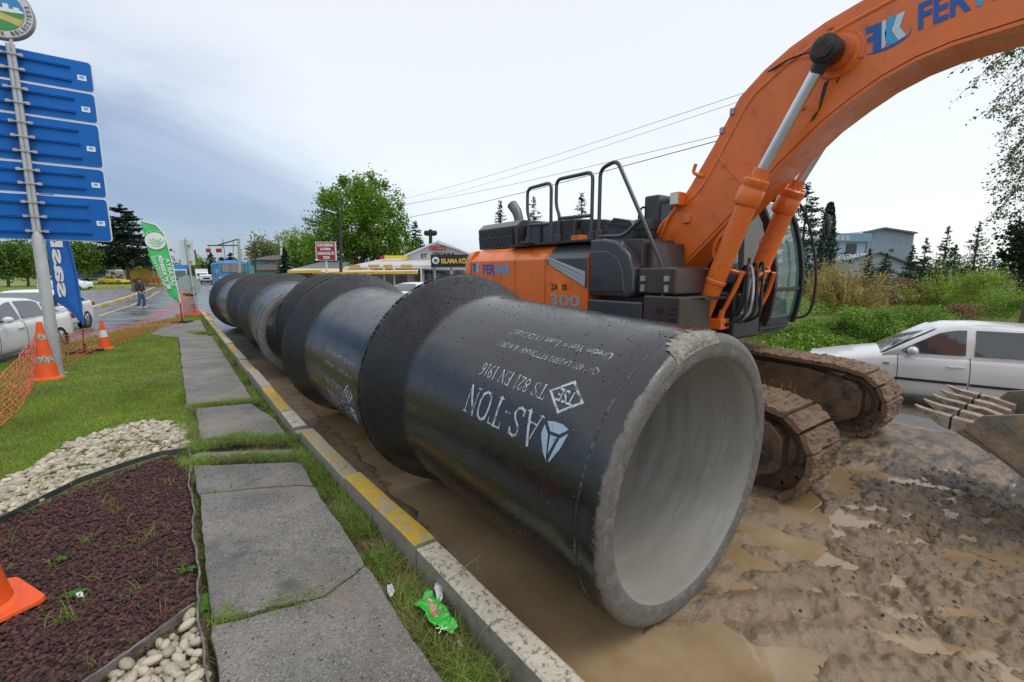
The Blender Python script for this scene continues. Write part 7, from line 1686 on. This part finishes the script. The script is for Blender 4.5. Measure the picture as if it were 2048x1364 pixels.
# ---- hanging tree at the right edge
t_ = thing('roadside_tree', D(2075, 14.5, .1), 'tall roadside tree whose leafy branches hang in at the top right corner', 'tree'); b = D(2075, 14.5, .1); r_ = random.Random(8); mb = MB(); tips = []
mb.tube([b, b + Vector((.1, 0, 1.2)), b + Vector((.3, -.1, 4)), b + Vector((.5, 0, 8)), b + Vector((.6, 0, 11))], [.26, .2, .17, .12, .05], 10)
mb.tube([b + Vector((0, 0, .3)), b - _R * .25 + Vector((0, 0, 1.5)), b - _R * .2 + Vector((0, 0, 3.0))], [.10, .05, .02], 6)
hang = []
for (px, py, dd_) in ((1960, 110, 13.5), (1950, 160, 13.3), (2000, 120, 13.8), (2030, 90, 14.2), (1985, 215, 13.6), (2010, 230, 13.9), (2040, 200, 14.4), (1990, 290, 13.8), (2020, 320, 14), (2045, 300, 14.2), (1990, 380, 14), (2015, 400, 14.2), (2045, 420, 14.4), (1985, 430, 14.2), (2030, 150, 13.9), (2050, 360, 14.3), (2000, 340, 14.2), (2060, 100, 14), (2080, 220, 14.2), (2100, 320, 14.3), (2120, 150, 14), (2150, 260, 14.3), (2090, 60, 14.2), (2140, 60, 14), (2180, 180, 14.4), (2200, 330, 14.4), (2120, 420, 14.4), (2040, 30, 14), (2010, 60, 14)):
    e = D(px, dd_, zat(py, dd_), py); s = b + Vector((.45, 0, min(10.5, e.z + 1.2 + 1.5 * r_.random()))); mid = s.lerp(e, .55) + Vector((0, 0, .55)); pts = []
    for j in range(9): t = j / 8; p = s * (1 - t) ** 2 + mid * 2 * t * (1 - t) + e * t * t; pts.append(p + Vector((r_.gauss(0, .03), r_.gauss(0, .03), r_.gauss(0, .03))))
    mb.tube(pts, [.035 * (1 - .85 * j / 8) for j in range(9)], 4, caps=False)
    for j in range(22):
        p = pts[r_.randint(3, 8)]; q = p + Vector((r_.gauss(0, .28), r_.gauss(0, .28), -.15 - .35 * r_.random())); mb.tube([p, p.lerp(q, .5) + Vector((0, 0, .03)), q], [.008, .006, .003], 3, caps=False); hang += [p.lerp(q, u + .1 * r_.random()) + Vector((r_.gauss(0, .07), r_.gauss(0, .07), r_.gauss(0, .06))) for u in [i / 12 for i in range(13)]]
mb.build('trunk', m_bark, t_, world=True, smooth=True)
V, F = quads(np.array([p[:] for p in hang]) - np.array(b), .074, .2, .7, 61); npmesh('crown', V, F, leafmat('roadside_leaf', (.12, .17, .035), .5), t_)
# ---- bushes and rough cover on the verge
def bush(label, px, d, w, h, leaf, size, n, seed, up=0.0, name='bush', cat='bush', z0=None, spiky=False):
    b = D(px, d, 0); z0 = float(verge_h(np.array(b.x), np.array(b.y))) if z0 is None else z0; b.z = z0; root = thing(name, b, label, cat); r_ = random.Random(seed); g_ = np.random.default_rng(seed)
    mb = MB(); tp = []
    for k in range(26 if spiky else 12):
        a = r_.random() * 2 * PI; rr_ = w / 2 * (r_.random() ** .5); e = Vector((math.cos(a) * rr_, math.sin(a) * rr_, h * (.55 + .5 * r_.random()) * (1 - .35 * (rr_ / (w / 2)) ** 2))); s = Vector((e.x * .3, e.y * .3, 0)); mb.tube([s, s.lerp(e, .5) + Vector((0, 0, .08 * h)), e], [.014, .009, .003], 4, caps=False); tp.append((s, e))
    mb.build('stems', m_bark, root)
    if spiky:
        P = []
        for s, e in tp * 8:
            e2 = e + Vector(g_.normal(size=3) * [w * .10, w * .10, h * .10]); s2 = s + Vector(g_.normal(size=3) * [w * .10, w * .10, .0]); t = g_.random(n // (len(tp) * 8) + 1)[:, None]; P.append(np.array(s2)[None] * (1 - t) + np.array(e2)[None] * t + g_.normal(size=(len(t), 3)) * .03)
        P = np.concatenate(P); P[:, 2] = np.abs(P[:, 2])
    else:
        P = crownpts((0, 0, h * .45), (w / 2, w / 2, h * .55), n, seed, 46, .26, .35); P = P[P[:, 2] > 0]
    V, F = quads(P, size, up, .6, seed); npmesh('foliage', V, F, leaf, root); return root
L_y = leafmat('yellow_shrub_leaf', (.40, .31, .10), .4); L_g = leafmat('bramble_leaf', (.17, .29, .035), .45); L_g2 = leafmat('fresh_shrub_leaf', (.25, .35, .045), .4); L_r = leafmat('russet_leaf', (.27, .16, .08), .4)
bush('large straw yellow shrub right of the cab', 1705, 20, 3.0, 2.75, L_y, .075, 16000, 71, spiky=True); bush('smaller straw yellow shrub against the cypress', 1650, 24, 1.7, 2.5, L_y, .08, 6000, 72, spiky=True); bush('russet shrub in the middle of the verge', 1815, 24, 2.4, 1.6, L_r, .085, 5000, 73)
bush('green bramble bush just behind the silver car bonnet', 1740, 12.2, 1.9, 1.15, L_g, .060, 13000, 74); bush('low bramble mound behind the far track', 1600, 13.0, 2.6, .62, L_g, .060, 9000, 75); bush('low bramble mound between cab and bramble bush', 1670, 13.6, 1.7, .7, L_g, .06, 6000, 76)
bush('fresh green shrub with arching shoots right of the russet one', 1895, 23, 3.6, 2.4, L_g2, .085, 11000, 77, spiky=True); bush('yellow green shrub near the right edge of the verge', 1985, 20, 2.8, 2.0, L_g2, .075, 8000, 78); bush('dark shrub at the foot of the roadside tree', 2010, 17.5, 1.8, 1.2, L_g, .06, 5000, 79); bush('brown leafed shrub behind the car roof', 1930, 16, 1.5, .9, L_r, .055, 4000, 80); bush('low green shrub above the car roof', 1850, 15, 2.2, .8, L_g, .06, 6500, 81); bush('small bush behind the excavator tracks, far side', 1500, 14, 2.0, .8, L_g, .06, 4000, 82)
g_ = np.random.default_rng(77); n = 120000; px = 1250 + 1250 * g_.random(n); d_ = 10.2 / (1 - .78 * g_.random(n)); ang = np.arctan((px - 1024) / 910.0 ) + YAW; hd_ = d_ / np.cos(np.arctan((px - 1024) / 910.0)); x = hd_ * np.sin(ang); y = hd_ * np.cos(ang); k = (x > 12.0) & (y < 60); x, y = x[k], y[k]
cl = fbm(x * .45, y * .45, 3, 8); hh = np.clip((cl - .42) * 2.0, 0, .6); z = verge_h(x, y) + hh * g_.random(len(x)); sel = cl > .47
V, F = quads(np.column_stack([x, y, z + .03])[sel], .085, .4, .7, 9); tag(npmesh('ground_cover', V, F, L_g), 'rambling green ground cover over the roadside verge', 'undergrowth', kind='stuff')
P = np.column_stack([x, y, verge_h(x, y)])[~sel]; V, F = blades(P, .30, .018, .8, 12, 2); tag(npmesh('rough_grass', V, F, leafmat('rough_grass', (.30, .32, .10), .4)), 'long pale rough grass on the roadside verge', 'grass', kind='stuff')
P = scatter([(-9.7, 34), (-9.6, 60), (-3.9, 76), (-60, 100), (-70, 30), (-14, 14)], 60000, 13); V, F = blades(np.column_stack([P, np.full(len(P), .05)]), .28, .05, .7, 14, 2); tag(npmesh('meadow_grass', V, F, leafmat('meadow_grass', (.27, .36, .06), .35)), 'tall meadow grass beyond the left carriageway', 'grass', kind='stuff')
# ---- buildings on the right
m_cor = mat('corrugated_grey', (.30, .36, .43), .5, var=.08, scale=.4, col2=(.27, .31, .34), mix=(.5, .7), mscale=.2); m_bandb = mat('blue_cladding', (.16, .27, .36), .5, var=.08); m_dk = mat('dark_opening', (.03, .035, .045), .3, var=.2); m_roofg = mat('grey_roof', (.13, .145, .16), .6, var=.12, scale=1)
def facing(px, d): return D(px, d, 0)
def block(root, px0, px1, d, depth, zs, m, name='wall', top=None):
    """box whose front runs between two columns; top = list of (fraction, z) for gables"""
    a, b = facing(px0, d), facing(px1, d); u = (b - a); n_ = Vector((-u.y, u.x, 0)).normalized() * depth
    if n_.dot(_F) < 0: n_ = -n_
    top = top or [(0, zs[1]), (1, zs[1])]; poly = [(0, zs[0])] + [(1, zs[0])] + [(f_, z) for f_, z in reversed(top)]
    return MB().prism(poly, lambda f_, z, dd: tuple(a + u * f_ + n_ * dd + Vector((0, 0, z))), 0, 1).build(name, m, root, world=True)
wh = thing('warehouse', facing(1740, 110), 'pale blue corrugated warehouse with a low gable behind the firs', 'building')
hz = lambda py, d=110: zat(py, d)
block(wh, 1722, 1819, 110, 25, (0, 0), m_cor, top=[(0, hz(466)), (.36, hz(457.5)), (1, hz(467))]); block(wh, 1718, 1823, 109.6, 26, (0, 0), m_roofg, 'roof', top=[(0, hz(464.5)), (.37, hz(455.5)), (1, hz(465.5))]) if False else None
for (p0, z0_, p1, z1_) in ((1720, hz(465), 1757, hz(456.5)), (1757, hz(456.5), 1822, hz(466.5))): a, b = facing(p0, 109.5) + Vector((0, 0, z0_)), facing(p1, 109.5) + Vector((0, 0, z1_)); MB().bar(a, b, 1.0, .35).build('roof_edge', m_roofg, wh, world=True)
block(wh, 1660, 1724, 109, 20, (0, hz(484)), m_cor); block(wh, 1660, 1736, 108, 1.2, (hz(484), hz(468)), m_bandb, 'parapet')
for p0, p1 in ((1664, 1672), (1674, 1682), (1684, 1692)): block(wh, p0, p1, 107.9, .3, (hz(482), hz(472)), mat('pale_pane', (.30, .40, .46), .2, var=.15), 'window')
block(wh, 1688, 1708, 108.8, .3, (hz(520), hz(488)), m_dk, 'gate'); block(wh, 1776, 1782, 109.8, .3, (hz(503), hz(498)), m_dk, 'window'); block(wh, 1728, 1735, 109.8, .3, (hz(520), hz(470)), mat('streaked_cladding', (.22, .28, .28), .6, var=.2), 'panel')
for k in range(24): 
    p0 = 1725 + k * 3.95; zt = float(np.interp(p0, [1722, 1757, 1819], [hz(467), hz(459), hz(468)])); a = facing(p0, 109.93); MB().rng(a.x - .04, a.x + .04, a.y - .04, a.y + .04, 0, zt).build('cladding_rib', m_cor, wh, world=True)
lb = thing('low_shed', facing(1770, 95), 'low pale shed with a dark pitched roof at the foot of the warehouse', 'building'); block(lb, 1690, 1830, 96, 14, (0, 0), mat('shed_wall', (.30, .36, .40), .6, var=.1), top=[(0, hz(520, 96)), (.45, hz(505, 96)), (1, hz(532, 96))])
a0, a1, a2 = facing(1688, 95.5) + Vector((0, 0, hz(521, 96))), facing(1753, 95.5) + Vector((0, 0, hz(504, 96))), facing(1833, 95.5) + Vector((0, 0, hz(533, 96))); MB().bar(a0, a1, 1, .2).build('roof_edge', m_roofg, lb, world=True); MB().bar(a1, a2, 1, .2).build('roof_edge', m_roofg, lb, world=True)
# wire fence post line on the verge
for i, px in enumerate((1988, 2060)): a = facing(px, 24); t_ = thing('fence_post', a, ['slim blue grey fence post standing in the verge shrubs', 'fence post just beyond the right edge of the view'][i], 'fence post'); MB().rng(a.x - .03, a.x + .03, a.y - .03, a.y + .03, 0, 2.6).build('post', mat('fence_blue', (.12, .2, .26), .5), t_, world=True)
# ---- restaurant row
m_yaw = mat('awning_yellow', (.62, .42, .08), .7, var=.12, scale=1.5); m_yawt = mat('awning_top', (.66, .52, .26), .7, var=.12); m_wht = mat('white_render', (.62, .63, .64), .7, var=.06); m_red = mat('lettering_red', (.34, .015, .02), .5); m_or = mat('lettering_orange', (.62, .33, .03), .5)
rest = thing('restaurant', facing(880, 42), 'white gabled restaurant with red and black wall lettering beside the excavator tail', 'building')
H40 = lambda py, d=42: zat(py, d)
block(rest, 814, 948, 42, 9, (0, 0), m_wht, 'wall', top=[(0, H40(511)), (.48, H40(486)), (1, H40(511))])
for (p0, z0_, p1, z1_) in ((810, H40(512), 879, H40(483)), (879, H40(483), 952, H40(513))): a, b = facing(p0, 41.8) + Vector((0, 0, z0_)), facing(p1, 41.8) + Vector((0, 0, z1_)); MB().bar(a, b, .5, .14).build('roof_edge', m_wht, rest, world=True)
rdir = (facing(940, 42) - facing(820, 42)).normalized()
def wall_text(s, px0, px1, py0, py1, d, m, parent, bold=.03): a, b = facing(px0, d), facing(px1, d); letters(s, a + Vector((0, 0, zat(py1, d))), b - a, (0, 0, 1), (b - a).length, zat(py0, d) - zat(py1, d), m, parent, bold=bold, th=-.0)
wall_text('GEÇİT', 859, 896, 489.5, 503, 41.5, m_red, rest, .07); wall_text('ET', 843, 855, 507, 516, 41.5, M['rubber'], rest, .05); wall_text('IZGARA', 866, 912, 505, 514, 41.5, M['rubber'], rest, .05)
for (p0, p1) in ((830, 842), (848, 866), (872, 900), (905, 930)): block(rest, p0, p1, 41.8, .1, (.2, H40(540)), M['glass'], 'window')
for p in (846, 869, 903): a = facing(p, 39.5); MB().tube([(a.x, a.y, 0), (a.x, a.y, zat(533, 39.5))], .09, 10).build('column', m_wht, rest, world=True)
block(rest, 822, 945, 39.3, .5, (zat(535, 39.4), zat(530, 39.4)), m_wht, 'lintel')
sg = thing('shop_sign', facing(900, 38.5), 'black shop sign with yellow lettering and a white plate logo on the restaurant', 'sign'); block(sg, 862, 938, 38.5, .25, (zat(534, 38.5), zat(509, 38.5)), M['rubber'], 'board')
wall_text('ISLAMA KÖFTE', 883, 948, 515, 527, 38.3, mat('lettering_yellow', (.72, .50, .05), .5), sg, .04); c = facing(872, 38.35) + Vector((0, 0, zat(521, 38.35))); MB().cyl(c, c - Vector((rdir.y, -rdir.x, 0)) * -.02, .30, 20).build('plate_logo', M['signwhite'], sg, world=True); MB().cyl(c - Vector((-rdir.y, rdir.x, 0)) * .03, c - Vector((-rdir.y, rdir.x, 0)) * .05, .16, 16).build('plate_logo', mat('logo_grey', (.12, .12, .12), .5), sg, world=True)
ys = thing('shop_sign', facing(795, 41), 'long yellow sign box on the terrace roof', 'sign'); block(ys, 770, 814, 41, .3, (zat(517.5, 41), zat(511, 41)), mat('sign_yellow', (.75, .55, .02), .4, var=.05), 'board'); block(ys, 761, 769, 41, .3, (zat(518, 41), zat(512, 41)), m_red, 'lamp_box')
terr = thing('restaurant_terrace', facing(740, 40), 'restaurant terrace with a white canopy roof and orange name boards', 'building')
def slab3(root, p, name, m, th=.08): mb = MB(); v = [Vector(q) for q in p]; mb.add([q for q in v] + [q - Vector((0, 0, th)) for q in v], [(0, 1, 2, 3), (7, 6, 5, 4), (0, 4, 5, 1), (1, 5, 6, 2), (2, 6, 7, 3), (3, 7, 4, 0)]); return mb.build(name, m, root, world=True)
def at(px, py, d): return D(px, d, zat(py, d), py)
slab3(terr, [at(688, 534, 36), at(862, 530, 36), at(862, 517.5, 43), at(765, 517.5, 43)], 'canopy_roof', mat('canopy', (.50, .49, .47), .7, var=.12, scale=.8))
block(terr, 690, 862, 35.9, .1, (zat(537, 36), zat(533, 36)), m_wht, 'fascia')
slab3(terr, [at(590, 537, 44), at(690, 536, 44), at(700, 524, 52), at(640, 524, 52)], 'roof', m_roofg)
block(terr, 575, 835, 45, 6, (0, zat(538, 45)), mat('terrace_wall', (.14, .09, .07), .8, var=.2), 'wall')
for i in range(9): block(terr, 596 + i * 27, 612 + i * 27, 44.9, .1, (.6, zat(549, 45)), M['glass'], 'window')
for s_, p0, p1 in (('KAVURMA', 700, 720), ('ÇORBA', 738, 758), ('IZGARA', 768, 784), ('KAHVALTI', 803, 824)):
    block(terr, p0 - 1, p1 + 1, 35.2, .06, (zat(535.5, 35.2), zat(529.5, 35.2)), mat('name_board', (.42, .36, .26), .6), 'name_board'); wall_text(s_, p0, p1, 530.3, 534.8, 35.1, m_or, terr, .08)
for px, d in ((691, 35.2), (737, 35.2), (768, 35.2), (788, 35.2), (842, 35.2)): a = facing(px, d); MB().tube([(a.x, a.y, 0), (a.x, a.y, zat(535, d))], .07, 8).build('canopy_post', m_wht, terr, world=True)
for i, (p0, p1, pyf, lab) in enumerate(((575, 641, 546, 'leftmost yellow awning of the restaurant terrace'), (624, 742, 549, 'middle yellow awning of the restaurant terrace'), (735, 836, 548, 'rightmost yellow awning of the restaurant terrace'))):
    d = 33.5 + .4 * i; aw = thing('awning', facing((p0 + p1) / 2, d), lab, 'awning', 'yellow awnings over the restaurant terrace')
    slab3(aw, [at(p0, pyf - 5, d), at(p1, pyf - 6, d), at(p1 + 2, 537, d + 3), at(p0 + 14, 537, d + 3)], 'awning_top', m_yawt, .03); block(aw, p0, p1, d - .02, .03, (zat(pyf, d), zat(pyf - 4.6, d)), m_yaw, 'valance')
    for k in (0, 1): MB().bar(at(p0 + 3 if k == 0 else p1 - 3, pyf - 5, d), at(p0 + 10 if k == 0 else p1 - 1, 541, d + 3), .05).build('awning_arm', m_wht, aw, world=True)
rs = thing('roadside_sign', facing(655, 31), 'red restaurant sign board with white lettering on a white pole', 'sign'); dS = 31
block(rs, 634, 674, dS, .12, (zat(521, dS), zat(483.5, dS)), m_wht, 'board'); block(rs, 636, 672, dS - .02, .02, (zat(519.8, dS), zat(485, dS)), mat('board_red', (.36, .012, .03), .45, var=.05), 'board_face')
for i, (s_, p0, p1) in enumerate((('KAVURMA', 638, 670), ('ÇORBA', 643, 665), ('KAHVALTI', 638, 670), ('7/24', 648, 661))): wall_text(s_, p0, p1, 487 + i * 8.3, 493.2 + i * 8.3, dS - .06, M['signwhite'], rs, .05)
a = facing(654, dS + .1); MB().tube([(a.x, a.y, 0), (a.x, a.y, zat(520, dS))], .07, 10).build('pole', m_wht, rs, world=True); MB().tube([at(637, 520, dS - .2), at(630, 520, dS - .3)], .05, 8).build('spotlight', m_wht, rs, world=True)
# street lamps, masts
def lamp(label, px, d, pytop, armpx, armpy, m, r=.09, base=0): 
    b = facing(px, d); root = thing('street_lamp', b, label, 'street lamp'); t = at(px, pytop, d); MB().tube([b, t], [r, r * .6], 8).build('pole', m, root, world=True); e = at(armpx, armpy, d); MB().tube([t, e], .04, 6).build('arm', m, root, world=True)
    dd = (e - t).normalized(); MB().bar(e - dd * .05, e + dd * .75, .22, .10).build('lamp_head', m_wht, root, world=True, bevel=.03)
m_wood = mat('dark_pole', (.045, .038, .034), .8, var=.2)
lamp('dark street lamp pole rising right of the red sign board', 680, 34, 429, 671, 426, m_wood, .14); lamp('dark street lamp with a bright head beside the teal house', 509, 47, 484, 500, 481, m_wood, .12); lamp('slim grey street lamp in front of the dark conifer', 230, 84, 498, 235, 498, M['steel'], .09); lamp('far lamp on the road by the vans', 482, 60, 498, 488, 500, M['steel'], .08)
gm = thing('catenary_mast', facing(477, 44), 'tall overhead line mast with a long cross arm above the bus', 'mast'); MB().bar(facing(477, 44), at(477, 477, 44), .22, .22).build('mast', M['steel'], gm, world=True); MB().bar(at(477, 491, 44), at(415, 491, 44), .10).build('cross_arm', m_wood, gm, world=True); MB().bar(at(477, 478, 44), at(434, 491, 44), .09).build('stay', m_wood, gm, world=True)
bn = thing('height_banner', at(431, 500, 44), 'red and white height limit banner hanging under the cross arm', 'banner')
for p0, p1, m_ in ((416, 426, m_red), (426, 436, M['signwhite']), (436, 447, m_red)): block(bn, p0, p1, 44, .06, (zat(505, 44), zat(497, 44)), m_, 'panel')
for p in (418, 445): MB().bar(at(p, 497, 44), at(p, 491, 44), .03).build('hanger', m_wood, bn, world=True)
g2 = thing('catenary_mast', facing(562, 70), 'pale overhead line mast in front of the thin spring tree', 'mast'); MB().bar(facing(562, 70), at(562, 481, 70), .25, .25).build('mast', m_wht, g2, world=True); MB().bar(at(562, 482, 70), at(588, 483, 70), .12).build('cross_arm', m_wht, g2, world=True); MB().bar(at(575, 493, 70), at(585, 484, 70), .1).build('stay', m_wht, g2, world=True); MB().bar(at(575, 495, 70), at(592, 495, 70), .1).build('cross_arm', m_wht, g2, world=True)
tp_ = thing('utility_pole', facing(861, 72), 'utility pole with a transformer bracket above the restaurant gable', 'pole'); MB().bar(facing(861, 72), at(861, 459, 72), .4, .4).build('pole', m_wood, tp_, world=True); MB().bar(at(850, 463, 72), at(872, 463, 72), .25).build('cross_arm', m_wood, tp_, world=True); MB().bar(at(852, 470, 72), at(870, 470, 72), .25).build('cross_arm', m_wood, tp_, world=True)
for p in (851, 856, 866, 871): c = at(p, 466, 72); MB().sphere(c, .28, 8, 6, (1, 1, 1.4)).build('insulator', m_wood, tp_, world=True)
for i, (a, b, r, lab) in enumerate(((at(780, 404, 60), at(1490, 185, 22), .016, 'topmost power line crossing the sky'), (at(780, 418, 60), at(1472, 205, 22.3), .014, 'second power line from the top'), (at(780, 413, 60), at(1440, 270, 22.6), .018, 'third power line, running just above the thick one'), (at(780, 441, 60), at(1430, 283, 23), .03, 'lowest and thickest power line'))):
    e = at(2110, (0, 4, 8, 12)[i], 14 + .3 * i); pts = [a.lerp(b, j / 20) - Vector((0, 0, .35 * math.sin(PI * j / 20))) for j in range(21)] + [b.lerp(e, j / 10) for j in range(1, 11)]; t_ = thing('power_line', a, lab, 'power line', 'overhead power lines'); MB().tube(pts, r * .7, 5).build('wire', m_wood, t_, world=True)
# teal house
th = thing('house', facing(525, 72), 'teal two-storey house with brown hipped roofs behind the bus', 'building'); m_teal = mat('teal_render', (.16, .40, .38), .8, var=.06); m_tile = mat('brown_tile', (.12, .085, .075), .8, var=.2, scale=3)
block(th, 498, 554, 72, 7, (0, zat(519.5, 72)), m_teal); block(th, 506, 556, 70.5, 1.5, (0, zat(540, 71)), m_teal)
def hip(root, px0, px1, d, depth, pyb, pyt, m):
    a, b = at(px0, pyb, d), at(px1, pyb, d); n_ = Vector((-(b - a).y, (b - a).x, 0)).normalized(); n_ = n_ if n_.dot(_F) > 0 else -n_; c, e = b + n_ * depth, a + n_ * depth; zt = zat(pyt, d); ctr_ = (a + b + c + e) / 4; u = (b - a) * .12; t1, t2 = Vector((ctr_.x - u.x, ctr_.y - u.y, zt)), Vector((ctr_.x + u.x, ctr_.y + u.y, zt)); MB().add([a, b, c, e, t1, t2], [(0, 1, 5, 4), (1, 2, 5), (2, 3, 4, 5), (3, 0, 4), (3, 2, 1, 0)]).build('roof', m, root, world=True)
hip(th, 494, 556, 71, 9, 519.5, 508, m_tile); hip(th, 504, 560, 69.5, 3, 540, 527, m_tile)
for p0, p1 in ((503, 508), (530, 537)): block(th, p0, p1, 71.9, .1, (zat(530, 72), zat(523, 72)), M['glass'], 'window')
# yellow container and odds and ends
yc = thing('container', facing(288, 84), 'yellow site container beside the dark conifer', 'container'); block(yc, 250, 325, 84, 2.5, (.1, zat(536, 84)), mat('container_yellow', (.78, .50, .08), .6, var=.08, scale=1), 'walls'); block(yc, 322.5, 325.5, 83.9, .1, (.1, zat(536, 84)), m_wht, 'corner_post')
for k in range(8): 
    z = .4 + k * .33; block(yc, 250, 322, 83.95, .03, (z, z + .05), mat('container_rib', (.68, .42, .07), .6), 'rib')
cr_ = thing('crate', facing(273, 80), 'brown crate in front of the yellow container', 'crate'); block(cr_, 263, 284, 80, 1.2, (.0, zat(558, 80)), mat('brown_crate', (.20, .08, .05), .8, var=.2), 'crate')
for i, px in enumerate((306, 315)): sp_ = thing('crossing_signal', facing(px, 78), ['left level crossing signal with two black lamps', 'right level crossing signal with a red post foot'][i], 'signal'); MB().bar(facing(px, 78), at(px, 532, 78), .14).build('post', M['steel'], sp_, world=True); [MB().cyl(at(px + s * 5, 539, 78), at(px + s * 5, 539, 77.7), .28, 12).build('lamp', M['rubber'], sp_, world=True) for s in (-1, 1)]; MB().bar(facing(px, 77.8), at(px, 556, 77.8), .25).build('post_foot', m_red, sp_, world=True)
# faint hill line
hl = []; n = 60
for i in range(n): px = -900 + 2600 * i / (n - 1); hl.append((px, 5 + 9 * math.sin(i * .31 + 1) ** 2 * math.exp(-((px - 250) / 700) ** 2) + 4 * float(fbm(np.array(i * .5), np.array(1.), 3, 2))))
mb = MB(); rings = []
for px, hgt in hl: a, b = D(px, 1250, 0), D(px, 1400, 0); rings.append([(a.x, a.y, -1), (a.x, a.y, hgt * .6), (b.x, b.y, hgt * 1.5), (b.x, b.y, -1)])
tag(mb.loft(rings, close=False).build('hills', mat('misty_hill', (.26, .32, .40), 1.0, var=.05), smooth='all'), kind='structure')
